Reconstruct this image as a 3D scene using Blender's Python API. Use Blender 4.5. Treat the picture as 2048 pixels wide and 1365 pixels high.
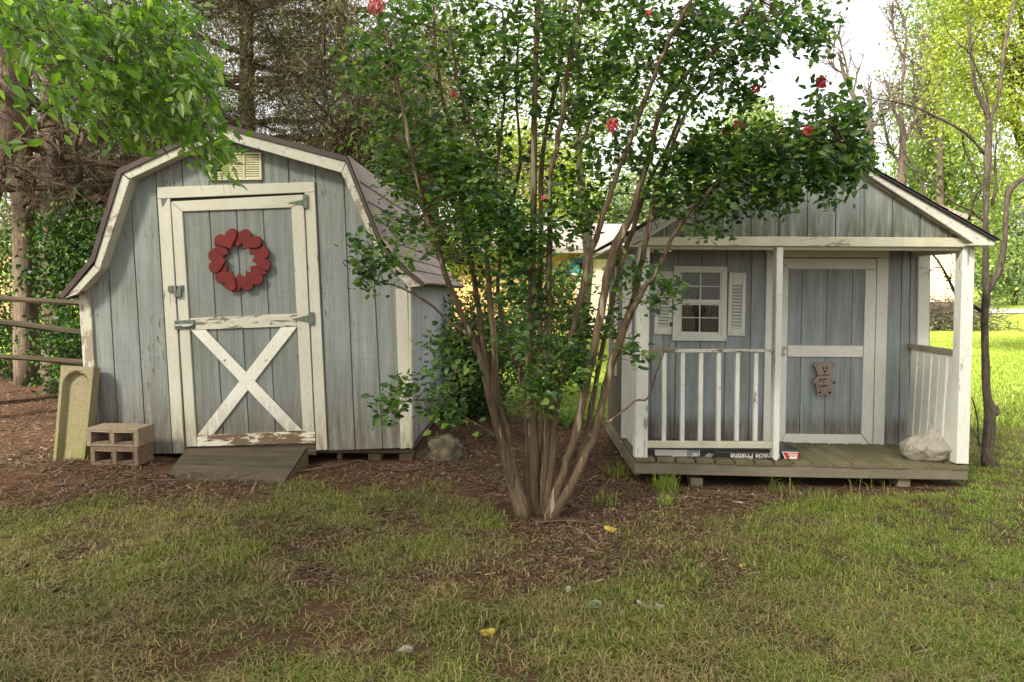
import bpy, math, random
import numpy as np
from mathutils import Vector, Matrix, noise as mnoise

random.seed(7)
rng = np.random.default_rng(7)
S = bpy.context.scene
for o in list(bpy.data.objects):
    bpy.data.objects.remove(o)
COL = S.collection
PI = math.pi

# ------------------------------------------------------------------ camera
FPX, CX, CY, HORIZON, CAMH = 1400.0, 1024.0, 682.5, 585.0, 1.38
PITCH = math.atan((CY - HORIZON) / FPX)
cam_data = bpy.data.cameras.new('camera')
cam_data.sensor_width = 36.0
cam_data.lens = 36.0 * FPX / 2048.0
cam_data.clip_start = 0.05
cam_data.clip_end = 2000
cam = bpy.data.objects.new('camera', cam_data)
cam.location = (0, 0, CAMH)
cam.rotation_euler = (PI / 2 - PITCH, 0, 0)
COL.objects.link(cam)
S.camera = cam

# ------------------------------------------------------------------ light
SUN_AZ, SUN_EL = math.radians(222), math.radians(38)   # clockwise from +Y: behind the camera, to the left
world = bpy.data.worlds.new('World')
S.world = world
world.use_nodes = True
wn = world.node_tree
wn.nodes.clear()
sky = wn.nodes.new('ShaderNodeTexSky')
sky.sky_type = 'NISHITA'
sky.sun_disc = False
sky.sun_elevation = SUN_EL
sky.sun_rotation = SUN_AZ
bg_sky = wn.nodes.new('ShaderNodeBackground')
bg_sky.inputs['Strength'].default_value = 0.08
bg_cloud = wn.nodes.new('ShaderNodeBackground')        # bright even cloud cover
bg_cloud.inputs['Color'].default_value = (1.0, 0.985, 0.96, 1)
bg_cloud.inputs['Strength'].default_value = 0.72
wmix = wn.nodes.new('ShaderNodeMixShader')
wmix.inputs[0].default_value = 0.85
wout = wn.nodes.new('ShaderNodeOutputWorld')
wn.links.new(sky.outputs[0], bg_sky.inputs['Color'])
wn.links.new(bg_sky.outputs[0], wmix.inputs[1])
wn.links.new(bg_cloud.outputs[0], wmix.inputs[2])
wn.links.new(wmix.outputs[0], wout.inputs['Surface'])
sl = bpy.data.lights.new('sun', 'SUN')
sl.energy = 5.0
sl.angle = math.radians(10)
sl.color = (1.0, 0.94, 0.82)
sun = bpy.data.objects.new('sun', sl)
sd = Vector((math.sin(SUN_AZ) * math.cos(SUN_EL), math.cos(SUN_AZ) * math.cos(SUN_EL), math.sin(SUN_EL)))
sun.rotation_euler = sd.to_track_quat('Z', 'Y').to_euler()
sun.location = sd * 60
COL.objects.link(sun)

S.view_settings.view_transform = 'Standard'
S.view_settings.look = 'None'
S.view_settings.gamma = 1.0
S.view_settings.use_curve_mapping = False
S.view_settings.exposure = 1.5
S.render.engine = 'CYCLES'
S.cycles.use_denoising = True
S.cycles.max_bounces = 7
S.cycles.diffuse_bounces = 4
S.cycles.glossy_bounces = 2
S.cycles.transmission_bounces = 4
S.cycles.transparent_max_bounces = 6
S.cycles.caustics_reflective = False
S.cycles.caustics_refractive = False
S.cycles.sample_clamp_indirect = 6

# ------------------------------------------------------------------ photograph pixel -> place
_sp, _cp = math.sin(PITCH), math.cos(PITCH)

def ray(px, py):
    a, b = (px - CX) / FPX, (CY - py) / FPX
    return Vector((a, _cp + b * _sp, -_sp + b * _cp))

def P(px, py, Y):
    d = ray(px, py)
    t = Y / d.y
    return Vector((d.x * t, Y, CAMH + d.z * t))

def sm(t):
    t = np.clip(t, 0, 1)
    return t * t * (3 - 2 * t)

def vnoise(x, y, s=1.0, seed=0.0):
    x = np.asarray(x, float); y = np.asarray(y, float)
    v = 0
    for k, (an, sc, w) in enumerate(((0.6, 1.0, .46), (1.9, 1.37, .32), (2.8, 2.3, .22))):
        v = v + w * _vn(x * math.cos(an) - y * math.sin(an), x * math.sin(an) + y * math.cos(an), s * sc, seed + k * 3.7)
    return np.clip((v - .5) * 1.5 + .5, 0, 1)

def _vn(x, y, s, seed):
    x = x * s + seed * 17.3
    y = y * s + seed * 9.1
    xi, yi = np.floor(x), np.floor(y)
    xf, yf = sm(x - xi), sm(y - yi)
    def h(a, b):
        v = np.sin(a * 127.1 + b * 311.7 + seed * 74.7) * 43758.5453
        return v - np.floor(v)
    return (h(xi, yi) * (1 - xf) + h(xi + 1, yi) * xf) * (1 - yf) + (h(xi, yi + 1) * (1 - xf) + h(xi + 1, yi + 1) * xf) * yf

def gz(x, y):
    x = np.asarray(x, float); y = np.asarray(y, float)
    z = 0.05 * sm((-x + 0.4) / 1.4) * sm((y - 3.6) / 1.4) + 0.022 * (vnoise(x, y, 1.7, 1) - 0.5) + 0.012 * (vnoise(x, y, 5, 2) - 0.5)
    z = z - 0.065 * sm((x - 0.6) / 0.7) * sm((y - 4.5) / 0.6) * (1 - sm((y - 7) / 2))
    z = z + 0.075 * np.exp(-(((x + 3.05) / .62) ** 2 + ((y - 5.2) / .38) ** 2))
    z = z + 0.012 * np.maximum(y - 30, 0) * sm((x - 2) / 12)
    z = z + 0.05 * (vnoise(x, y, 0.25, 3) - 0.5) * sm((y - 8) / 8)
    return z

def G(px, py):
    """where the ray through a photo pixel meets the ground"""
    d = ray(px, py)
    t = -CAMH / min(d.z, -1e-3)
    for _ in range(6):
        z = float(gz(d.x * t, d.y * t))
        t = (z - CAMH) / min(d.z, -1e-3)
    return Vector((d.x * t, d.y * t, CAMH + d.z * t))

# ------------------------------------------------------------------ scene graph helpers
def tag(o, label=None, cat=None, group=None, kind=None):
    if label: o['label'] = label
    if cat: o['category'] = cat
    if group: o['group'] = group
    if kind: o['kind'] = kind
    return o

def thing(name, label, cat, loc=(0, 0, 0), rz=0.0, group=None):
    o = bpy.data.objects.new(name, None)
    o.empty_display_size = 0.1
    o.location = loc
    o.rotation_euler = (0, 0, rz)
    COL.objects.link(o)
    return tag(o, label, cat, group)

def chain_matrix(o):
    m = Matrix.Identity(4)
    while o is not None:
        m = o.matrix_basis @ m
        o = o.parent
    return m

def link_mesh(name, me, m, parent=None):
    o = bpy.data.objects.new(name, me)
    if m is not None and not me.materials:
        me.materials.append(m)
    if parent is not None:
        o.parent = parent
    COL.objects.link(o)
    return o

def np_mesh(name, V, F, attrs=None, smooth=False):
    V = np.ascontiguousarray(V, dtype=np.float32); F = np.ascontiguousarray(F, dtype=np.int32)
    me = bpy.data.meshes.new(name)
    me.vertices.add(len(V)); me.vertices.foreach_set('co', V.ravel())
    k = F.shape[1]
    me.loops.add(F.size); me.loops.foreach_set('vertex_index', F.ravel())
    me.polygons.add(len(F)); me.polygons.foreach_set('loop_start', np.arange(0, F.size, k, dtype=np.int32))
    if smooth:
        me.polygons.foreach_set('use_smooth', np.ones(len(F), dtype=bool))
    me.update(calc_edges=True)
    for kx, arr in (attrs or {}).items():
        a = me.attributes.new(kx, 'FLOAT', 'FACE')
        a.data.foreach_set('value', np.ascontiguousarray(arr, dtype=np.float32))
    return me

def np_obj(name, V, F, m, parent=None, attrs=None, world_coords=True, smooth=False):
    V = np.asarray(V, float)
    if parent is not None and world_coords:
        inv = np.array(chain_matrix(parent).inverted())
        V = V @ inv[:3, :3].T + inv[:3, 3]
    return link_mesh(name, np_mesh(name, V, F, attrs, smooth), m, parent)

def signed_area(p):
    return 0.5 * sum(p[i][0] * p[(i + 1) % len(p)][1] - p[(i + 1) % len(p)][0] * p[i][1] for i in range(len(p)))

def inset(poly, d):
    n, out = len(poly), []
    for i in range(n):
        a, b, c = Vector(poly[i - 1]), Vector(poly[i]), Vector(poly[(i + 1) % n])
        e1, e2 = (b - a), (c - b)
        if e1.length < 1e-9 or e2.length < 1e-9:
            out.append(tuple(b)); continue
        e1.normalize(); e2.normalize()
        n1, n2 = Vector((-e1.y, e1.x)), Vector((-e2.y, e2.x))
        m = n1 + n2
        if m.length < 1e-6:
            out.append(tuple(b)); continue
        m.normalize()
        out.append(tuple(b + m * (d / max(0.5, m.dot(n1)))))
    return out

def clip(poly, p, n):
    """keep the part of a convex 2-D polygon where (q-p).n >= 0"""
    out = []
    for i in range(len(poly)):
        a, b = poly[i], poly[(i + 1) % len(poly)]
        da = (a[0] - p[0]) * n[0] + (a[1] - p[1]) * n[1]
        db = (b[0] - p[0]) * n[0] + (b[1] - p[1]) * n[1]
        if da >= 0: out.append(a)
        if (da >= 0) != (db >= 0):
            t = da / (da - db)
            out.append((a[0] + (b[0] - a[0]) * t, a[1] + (b[1] - a[1]) * t))
    return out

class MB:
    """collects shapes into one mesh"""
    def __init__(s):
        s.v, s.f = [], []

    def add(s, vs, fs):
        k = len(s.v)
        s.v += [tuple(q) for q in vs]
        s.f += [tuple(i + k for i in q) for q in fs]
        return s

    def prism(s, poly, y0, y1, b=0.0025):
        """polygon in local x,z; front at y0 (towards the camera), back at y1"""
        if len(poly) < 3: return s
        if signed_area(poly) < 0: poly = poly[::-1]
        n = len(poly)
        fi = inset(poly, b)
        vs = [(x, y0, z) for x, z in fi] + [(x, y0 + b, z) for x, z in poly] + [(x, y1, z) for x, z in poly]
        fs = [tuple(range(n)), tuple(range(3 * n - 1, 2 * n - 1, -1))]
        for i in range(n):
            j = (i + 1) % n
            fs += [(i + n, j + n, j, i), (i + 2 * n, j + 2 * n, j + n, i + n)]
        return s.add(vs, fs)

    def box(s, c, d, b=0.0, rz=0.0):
        x, y, z = d[0] / 2, d[1] / 2, d[2] / 2
        vs, fs = [], []
        if b <= 0:
            pts = [(-x, -y, -z), (x, -y, -z), (x, y, -z), (-x, y, -z), (-x, -y, z), (x, -y, z), (x, y, z), (-x, y, z)]
            fs = [(3, 2, 1, 0), (4, 5, 6, 7), (0, 1, 5, 4), (1, 2, 6, 5), (2, 3, 7, 6), (3, 0, 4, 7)]
        else:
            pts = []
            for zz, ins in ((-z, b), (-z + b, 0), (z - b, 0), (z, b)):
                pts += [(-x + ins, -y + ins, zz), (x - ins, -y + ins, zz), (x - ins, y - ins, zz), (-x + ins, y - ins, zz)]
            fs = [(3, 2, 1, 0), (12, 13, 14, 15)]
            for r in range(3):
                for i in range(4):
                    j = (i + 1) % 4
                    fs.append((r * 4 + i, r * 4 + j, r * 4 + 4 + j, r * 4 + 4 + i))
        cr, sr = math.cos(rz), math.sin(rz)
        vs = [(c[0] + px * cr - py * sr, c[1] + px * sr + py * cr, c[2] + pz) for px, py, pz in pts]
        return s.add(vs, fs)

    def bar(s, p0, p1, w, h, up=(0, 0, 1), b=0.002):
        p0, p1 = Vector(p0), Vector(p1)
        a = (p1 - p0).normalized()
        u = Vector(up); u = (u - a * u.dot(a)).normalized()
        r = a.cross(u)
        pts = []
        for t, ins in ((p0, b), (p0 + a * b, 0), (p1 - a * b, 0), (p1, b)):
            for sx, sz in ((-1, -1), (1, -1), (1, 1), (-1, 1)):
                pts.append(t + r * sx * (w / 2 - ins) + u * sz * (h / 2 - ins))
        fs = [(3, 2, 1, 0), (12, 13, 14, 15)]
        for q in range(3):
            for i in range(4):
                j = (i + 1) % 4
                fs.append((q * 4 + i, q * 4 + j, q * 4 + 4 + j, q * 4 + 4 + i))
        return s.add(pts, fs)

    def tube(s, pts, rad, n=8, rough=0.0, seed=0):
        pts = [Vector(p) for p in pts]
        k = len(pts)
        u = None
        vs = []
        for i, p in enumerate(pts):
            t = (pts[min(i + 1, k - 1)] - pts[max(i - 1, 0)])
            t = t.normalized() if t.length > 1e-9 else Vector((0, 0, 1))
            if u is None:
                u = Vector((1, 0.2, 0.1)); u = u - t * u.dot(t)
                if u.length < 0.1: u = Vector((0, 1, 0)) - t * t.y
            else:
                u = u - t * u.dot(t)
            u.normalize()
            w = t.cross(u)
            r = rad[i] if hasattr(rad, '__len__') else rad
            for j in range(n):
                a = 2 * PI * j / n
                rr = r * (1 + rough * (mnoise.noise(Vector((j * 1.7 + seed, i * 0.55, seed * 3.1)))))
                vs.append(p + (u * math.cos(a) + w * math.sin(a)) * rr)
        fs = []
        for i in range(k - 1):
            for j in range(n):
                jj = (j + 1) % n
                fs.append((i * n + j, i * n + jj, (i + 1) * n + jj, (i + 1) * n + j))
        fs += [tuple(range(n - 1, -1, -1)), tuple(range((k - 1) * n, k * n))]
        return s.add(vs, fs)

    def build(s, name, m, parent=None, kind=None, smooth=False, world_coords=False, label=None):
        vs = s.v
        if world_coords and parent is not None:
            inv = chain_matrix(parent).inverted()
            vs = [inv @ Vector(q) for q in vs]
        me = bpy.data.meshes.new(name)
        me.from_pydata([tuple(q) for q in vs], [], s.f)
        if smooth:
            me.polygons.foreach_set('use_smooth', np.ones(len(me.polygons), dtype=bool))
        me.update()
        o = link_mesh(name, me, m, parent)
        return tag(o, label=label, kind=kind)

def smooth_path(pts, n=4):
    """Catmull-Rom through points (tuples of any length)"""
    pts = [np.array(p, float) for p in pts]
    if len(pts) < 3: 
        return [pts[0] + (pts[-1] - pts[0]) * t for t in np.linspace(0, 1, n + 1)]
    q = [2 * pts[0] - pts[1]] + pts + [2 * pts[-1] - pts[-2]]
    out = []
    for i in range(1, len(q) - 2):
        for k in range(n):
            t = k / n
            a, b, c, d = q[i - 1], q[i], q[i + 1], q[i + 2]
            out.append(0.5 * (2 * b + (c - a) * t + (2 * a - 5 * b + 4 * c - d) * t * t + (3 * b - a - 3 * c + d) * t ** 3))
    out.append(pts[-1])
    return out

# ------------------------------------------------------------------ materials
class NB:
    def __init__(s, name):
        s.m = bpy.data.materials.new(name)
        s.m.use_nodes = True
        s.nt = s.m.node_tree
        s.nt.nodes.clear()
        s._co = {}

    def new(s, t, **kw):
        n = s.nt.nodes.new(t)
        for k, v in kw.items(): setattr(n, k, v)
        return n

    def put(s, sock, v):
        if isinstance(v, bpy.types.NodeSocket): s.nt.links.new(v, sock)
        elif isinstance(v, (tuple, list)) and len(v) == 3 and sock.type == 'RGBA': sock.default_value = (*v, 1)
        else: sock.default_value = v

    def co(s, which='Object'):
        if 'tc' not in s._co: s._co['tc'] = s.new('ShaderNodeTexCoord')
        return s._co['tc'].outputs[which]

    def map(s, scale, loc=(0, 0, 0), vec=None):
        n = s.new('ShaderNodeMapping')
        s.put(n.inputs['Vector'], vec if vec is not None else s.co())
        n.inputs['Scale'].default_value = scale
        if isinstance(loc, bpy.types.NodeSocket): s.put(n.inputs['Location'], loc)
        else: n.inputs['Location'].default_value = loc
        return n.outputs[0]

    def noise(s, vec, scale=1.0, detail=4, rough=0.6, dist=0.0):
        n = s.new('ShaderNodeTexNoise')
        s.put(n.inputs['Vector'], vec)
        n.inputs['Scale'].default_value = scale
        n.inputs['Detail'].default_value = detail
        n.inputs['Roughness'].default_value = rough
        n.inputs['Distortion'].default_value = dist
        return n.outputs[0]

    def voro(s, vec, scale=1.0, out='Distance'):
        n = s.new('ShaderNodeTexVoronoi')
        s.put(n.inputs['Vector'], vec); n.inputs['Scale'].default_value = scale
        return n.outputs[out]

    def ramp(s, fac, stops):
        n = s.new('ShaderNodeValToRGB')
        s.put(n.inputs[0], fac)
        el = n.color_ramp.elements
        while len(el) < len(stops): el.new(0.5)
        for e, (p, c) in zip(el, stops):
            e.position = p
            e.color = (c, c, c, 1) if not hasattr(c, '__len__') else (*c[:3], 1)
        return n.outputs[0]

    def mix(s, fac, a, b, mode='MIX'):
        n = s.new('ShaderNodeMix', data_type='RGBA', blend_type=mode)
        s.put(n.inputs[0], fac); s.put(n.inputs[6], a); s.put(n.inputs[7], b)
        return n.outputs[2]

    def math(s, op, a, b=0.0, clamp=False):
        n = s.new('ShaderNodeMath', operation=op, use_clamp=clamp)
        s.put(n.inputs[0], a); s.put(n.inputs[1], b)
        return n.outputs[0]

    def attr(s, name):
        n = s.new('ShaderNodeAttribute', attribute_name=name)
        return n.outputs['Fac']

    def objrand(s):
        return s.new('ShaderNodeObjectInfo').outputs['Random']

    def sep(s, vec=None):
        n = s.new('ShaderNodeSeparateXYZ')
        s.put(n.inputs[0], vec if vec is not None else s.co())
        return n.outputs

    def bump(s, h, strength=0.3, dist=0.01):
        n = s.new('ShaderNodeBump')
        n.inputs['Strength'].default_value = strength
        n.inputs['Distance'].default_value = dist
        s.put(n.inputs['Height'], h)
        return n.outputs[0]

    def out(s, color, rough=0.7, normal=None, spec=0.3, metal=0.0, trans=None, tfac=0.35):
        p = s.new('ShaderNodeBsdfPrincipled')
        s.put(p.inputs['Base Color'], color)
        s.put(p.inputs['Roughness'], rough)
        p.inputs['Specular IOR Level'].default_value = spec
        p.inputs['Metallic'].default_value = metal
        if normal is not None: s.put(p.inputs['Normal'], normal)
        o = s.new('ShaderNodeOutputMaterial')
        sh = p.outputs[0]
        if trans is not None:
            t = s.new('ShaderNodeBsdfTranslucent')
            s.put(t.inputs[0], trans)
            mx = s.new('ShaderNodeMixShader')
            mx.inputs[0].default_value = tfac
            s.nt.links.new(sh, mx.inputs[1]); s.nt.links.new(t.outputs[0], mx.inputs[2])
            sh = mx.outputs[0]
        s.nt.links.new(sh, o.inputs[0])
        return s.m

def wobble(b, r):
    """shift texture coordinates per object so alike boards differ"""
    v = b.new('ShaderNodeCombineXYZ')
    b.put(v.inputs[0], b.math('MULTIPLY', r, 13.0)); b.put(v.inputs[2], b.math('MULTIPLY', r, 37.0))
    return v.outputs[0]

def siding_mat(name, c1, c2, zdirt=None, algae=None, chip=0.66, dark=1.0):
    b = NB(name)
    r = b.objrand()
    off = wobble(b, r)
    grain = b.noise(b.map((60, 60, 3.0), off), 1, 5, 0.65)
    saw = b.noise(b.map((4, 4, 170), off), 1, 3, 0.6)
    cloud = b.noise(b.map((2.5, 2.5, 1.6), off), 1, 4, 0.6)
    streak = b.noise(b.map((16, 16, 0.9), off), 1, 4, 0.7)
    col = b.mix(b.ramp(cloud, [(0.3, 0), (0.7, 1)]), c1, c2)
    col = b.mix(b.math('MULTIPLY', b.ramp(streak, [(0.40, 0), (0.68, 1)]), 0.80), col, tuple(x * 0.66 for x in c1[:1]) + (c1[1] * 0.62, c1[2] * 0.52))
    col = b.mix(b.math('MULTIPLY', b.ramp(saw, [(0.45, 0), (0.72, 1)]), 0.42), col, tuple(x * 0.62 for x in c1))
    col = b.mix(b.math('MULTIPLY', b.ramp(grain, [(0.48, 0), (0.74, 1)]), 0.6), col, tuple(x * 0.42 for x in c1))
    # per-board tone
    col = b.mix(b.math('MULTIPLY', r, 0.22), col, tuple(x * 0.7 for x in c2))
    z = b.sep()[2]
    if algae:
        z0, z1 = algae
        g = b.math('DIVIDE', b.math('SUBTRACT', z1, z), z1 - z0, True)
        a = b.math('MULTIPLY', g, b.ramp(b.noise(b.map((22, 22, 2.2), off), 1, 4, 0.7), [(0.30, 0), (0.55, 1)]))
        col = b.mix(b.math('MULTIPLY', a, 1.0, True), col, (0.085, 0.088, 0.045))
    if zdirt:
        z0, z1 = zdirt
        g = b.math('DIVIDE', b.math('SUBTRACT', z1, z), z1 - z0, True)
        a = b.math('MULTIPLY', b.math('MULTIPLY', b.math('POWER', g, 1.4), 1.7, True), b.ramp(b.noise(b.map((26, 26, 2.6), off), 1, 5, 0.75), [(0.30, 0), (0.58, 1)]))
        col = b.mix(b.math('MULTIPLY', a, 0.72, True), col, (0.098, 0.064, 0.034))
    chipm = b.math('MULTIPLY', b.ramp(b.noise(b.map((45, 45, 14), off), 1, 5, 0.7, 0.6), [(chip, 0), (chip + 0.03, 1)]),
                   b.ramp(b.noise(b.map((3, 3, 1.4), off), 1, 2), [(0.5, 0), (0.58, 1)]))
    col = b.mix(chipm, col, (0.12, 0.085, 0.06))
    h = b.math('ADD', b.math('MULTIPLY', grain, 0.8), b.math('MULTIPLY', saw, 0.5))
    return b.out(col, 0.8, b.bump(h, 0.35, 0.004), 0.2)

def trim_mat(name, white, peel, zdirt=None, wood=(0.17, 0.125, 0.085), along='z', yellow=0.35, big=False):
    b = NB(name)
    r = b.objrand()
    off = wobble(b, r)
    sc = {'z': (1, 1, 0.22), 'x': (0.22, 1, 1), 'd': (0.6, 1, 0.6)}[along]
    big_n = b.noise(b.map(tuple(x * 26 for x in sc), off), 1, 6, 0.72, 0.4)
    zone = b.noise(b.map((2.2, 2.2, 2.2), off), 1, 2)
    mask = b.math('ADD', big_n, b.math('MULTIPLY', b.math('SUBTRACT', zone, 0.5), 0.5))
    t = 0.80 - peel * 0.36
    pm = b.ramp(mask, [(t, 0), (t + 0.015, 1)])
    grain = b.noise(b.map(tuple(x * (150 if x == 1 else 70) for x in sc), off), 1, 6, 0.75)
    cloud = b.noise(b.map((5, 5, 2.4), off), 1, 4, 0.65)
    col = b.mix(b.math('MULTIPLY', b.ramp(cloud, [(0.38, 0), (0.72, 1)]), yellow), white, (white[0] * 0.74, white[1] * 0.70, white[2] * 0.52))
    col = b.mix(b.math('MULTIPLY', b.ramp(grain, [(0.50, 0), (0.74, 1)]), 0.55), col, tuple(x * 0.45 for x in white))
    wcol = b.mix(grain, tuple(x * 0.6 for x in wood), tuple(x * 1.5 for x in wood))
    if zdirt:
        z0, z1 = zdirt
        g = b.math('DIVIDE', b.math('SUBTRACT', z1, b.sep()[2]), z1 - z0, True)
        a = b.math('MULTIPLY', g, b.ramp(b.noise(b.map((34, 34, 5), off), 1, 5, 0.75), [(0.34, 0), (0.6, 1)]))
        col = b.mix(b.math('MULTIPLY', a, 0.9, True), col, (0.19, 0.135, 0.07))
    col = b.mix(pm, col, wcol)
    h = b.math('SUBTRACT', b.math('MULTIPLY', grain, 0.35), b.math('MULTIPLY', pm, 1.0))
    return b.out(col, 0.65, b.bump(h, 0.5, 0.003), 0.3)

def wood_mat(name, c1, c2, along='x', green=0.0, scale=1.0, rough=0.85):
    b = NB(name)
    r = b.objrand()
    off = wobble(b, r)
    sc = {'x': (1.4, 30, 30), 'y': (30, 1.4, 30), 'z': (30, 30, 1.4)}[along]
    g = b.noise(b.map(tuple(q * scale for q in sc), off), 1, 6, 0.7, 0.5)
    c = b.noise(b.map((3, 3, 3), off), 1, 3)
    col = b.mix(b.ramp(g, [(0.3, 0), (0.72, 1)]), c1, c2)
    col = b.mix(b.math('MULTIPLY', b.ramp(c, [(0.4, 0), (0.7, 1)]), 0.5), col, tuple(x * 0.55 for x in c1))
    col = b.mix(b.math('MULTIPLY', b.math('FRACT', b.math('MULTIPLY', r, 7.3)), 0.55), col, tuple(x * 0.55 for x in c1))
    if green > 0:
        gm = b.math('MULTIPLY', b.ramp(b.noise(b.map((7, 4, 7), off), 1, 5, 0.7), [(0.38, 0), (0.62, 1)]), green)
        col = b.mix(gm, col, (0.085, 0.09, 0.028))
    return b.out(col, rough, b.bump(g, 0.5, 0.006), 0.2)

def plain_mat(name, c, rough=0.7, var=0.25, scale=12.0, metal=0.0, bump=0.15, spec=0.3):
    b = NB(name)
    n = b.noise(b.map((1, 1, 1), wobble(b, b.objrand())), scale, 5, 0.65)
    col = b.mix(b.ramp(n, [(0.3, 0), (0.7, 1)]), tuple(x * (1 - var) for x in c), tuple(min(1, x * (1 + var)) for x in c))
    return b.out(col, rough, b.bump(n, bump, 0.004), spec, metal)

def bark_mat(name, c1, c2, vscale=(26, 26, 3.2), peel=None):
    b = NB(name)
    g = b.noise(b.map(vscale), 1, 6, 0.7, 0.8)
    c = b.noise(b.map((5, 5, 2)), 1, 4)
    col = b.mix(b.ramp(g, [(0.34, 0), (0.68, 1)]), c1, c2)
    col = b.mix(b.math('MULTIPLY', b.ramp(c, [(0.4, 0), (0.65, 1)]), 0.5), col, tuple(x * 0.6 for x in c1))
    if peel:
        p = b.noise(b.map((20, 20, 2.0), (3, 1, 2)), 1, 4, 0.6, 0.8)
        col = b.mix(b.ramp(p, [(0.60, 0), (0.63, 1)]), col, peel)
    return b.out(col, 0.9, b.bump(g, 1.0, 0.025), 0.15)

def leaf_mat(name, stops, trans_gain=1.6, tfac=0.4, rough=0.5, spec=0.35):
    """stops: colour ramp over a per-leaf random number"""
    b = NB(name)
    f = b.math('FRACT', b.math('ADD', b.attr('rnd'), b.objrand()))
    col = b.ramp(f, stops)
    tr = b.mix(1.0, col, (trans_gain * 1.05, trans_gain * 1.25, trans_gain * 0.5), 'MULTIPLY')
    return b.out(col, rough, None, spec, 0.0, tr, tfac)

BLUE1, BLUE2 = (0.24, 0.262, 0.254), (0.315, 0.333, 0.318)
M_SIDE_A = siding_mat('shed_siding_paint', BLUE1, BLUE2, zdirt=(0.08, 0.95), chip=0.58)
M_SIDE_A_LIT = siding_mat('shed_siding_paint_lit', (0.42, 0.43, 0.48), (0.50, 0.51, 0.55), zdirt=(0.12, 0.7), chip=0.62)  # same siding paint, lightened for the side lit by the open sky
M_DOOR_A = siding_mat('shed_door_paint', (0.215, 0.235, 0.222), (0.27, 0.285, 0.265), zdirt=(0.2, 0.62), chip=0.66)
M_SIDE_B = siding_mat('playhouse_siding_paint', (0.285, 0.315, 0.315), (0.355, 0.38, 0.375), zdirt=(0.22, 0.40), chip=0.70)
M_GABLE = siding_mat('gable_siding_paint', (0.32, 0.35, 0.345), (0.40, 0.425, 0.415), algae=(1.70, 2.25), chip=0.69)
M_SIDE_B_SHADED = siding_mat('playhouse_siding_paint_shaded', (0.15, 0.16, 0.14), (0.20, 0.21, 0.18), zdirt=(0.1, 1.0), chip=0.7)  # siding paint darkened for the wall and porch ceiling lying in shade
WHITE = (0.545, 0.52, 0.435)
M_TRIM = trim_mat('white_trim_paint', WHITE, 0.36, zdirt=(0.14, 0.6))
M_TRIM_X = trim_mat('white_trim_paint_level', WHITE, 0.2, along='x')
M_TRIM_PEEL = trim_mat('peeling_white_paint', WHITE, 0.84, zdirt=(0.12, 0.5), along='z', wood=(0.27, 0.215, 0.165))
M_TRIM_WORN_X = trim_mat('badly_peeling_white_paint', (0.62, 0.58, 0.46), 0.80, along='x', wood=(0.14, 0.09, 0.055))
M_TRIM_MID_X = trim_mat('part_peeled_white_paint', WHITE, 0.70, along='x')
M_RAKE = trim_mat('rake_board_paint', (0.53, 0.51, 0.43), 0.62, along='d', wood=(0.27, 0.215, 0.165))
M_BRACE = trim_mat('brace_paint', (0.70, 0.68, 0.60), 0.3, along='d', zdirt=(0.2, 0.62))
M_HOUSE_TRIM = trim_mat('playhouse_white_paint', (0.68, 0.665, 0.60), 0.14, along='z', yellow=0.25)
M_HOUSE_TRIM_X = trim_mat('playhouse_white_paint_level', (0.68, 0.665, 0.60), 0.16, along='x', yellow=0.25)
M_POST = trim_mat('porch_post_paint', (0.68, 0.67, 0.61), 0.46, along='z', yellow=0.3, wood=(0.30, 0.26, 0.2))
M_BEAM = trim_mat('porch_beam_paint', (0.58, 0.555, 0.43), 0.52, along='x', yellow=0.8, wood=(0.25, 0.23, 0.15))
M_HRAKE = trim_mat('playhouse_rake_paint', (0.60, 0.58, 0.51), 0.55, along='d', wood=(0.27, 0.24, 0.18))
M_VINYL = plain_mat('white_vinyl', (0.60, 0.59, 0.52), 0.45, 0.06, 6)
M_VENT = plain_mat('cream_vent', (0.60, 0.55, 0.36), 0.5, 0.1, 10)
M_DARK = plain_mat('dark_void', (0.02, 0.018, 0.015), 0.9, 0.2)
M_DRIP = plain_mat('brown_drip_edge', (0.075, 0.05, 0.045), 0.55, 0.2, 20)
b = NB('worn_mauve_shingle')
n = b.noise(b.map((1, 1, 1), wobble(b, b.objrand())), 70, 5, 0.65)
rr_ = b.objrand()
c = b.mix(rr_, (0.22, 0.185, 0.168), (0.37, 0.315, 0.29))
c = b.mix(b.ramp(n, [(0.35, 0), (0.7, 1)]), c, (0.16, 0.13, 0.12))
M_SHINGLE = b.out(c, 0.95, b.bump(n, 0.6, 0.004), 0.15)
M_SHINGLE_DK = plain_mat('dark_shingle_and_gap_shade', (0.055, 0.052, 0.05), 0.9, 0.35, 60, bump=0.5)
M_RAW = wood_mat('raw_floor_timber', (0.13, 0.085, 0.05), (0.24, 0.165, 0.105), 'x')
M_RAMP = wood_mat('weathered_ramp_wood', (0.050, 0.040, 0.026), (0.125, 0.098, 0.062), 'x', scale=1.2)
M_DECK = wood_mat('mossy_deck_wood', (0.15, 0.12, 0.072), (0.27, 0.225, 0.15), 'y', green=0.65)
M_RIM = wood_mat('weathered_joist_wood', (0.22, 0.18, 0.125), (0.40, 0.34, 0.255), 'x', green=0.25)
M_RAIL = wood_mat('split_rail_wood', (0.034, 0.026, 0.015), (0.092, 0.069, 0.039), 'x')
M_IRON = plain_mat('green_grey_hardware', (0.13, 0.15, 0.12), 0.55, 0.4, 30, 0.5)
M_STEEL = plain_mat('bright_door_hardware', (0.55, 0.55, 0.53), 0.3, 0.1, 20, 0.9)
M_RED = plain_mat('red_painted_wood', (0.135, 0.0115, 0.0095), 0.6, 0.25, 9)
M_CEDAR = bark_mat('cedar_bark', (0.075, 0.054, 0.038), (0.23, 0.168, 0.122))
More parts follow.
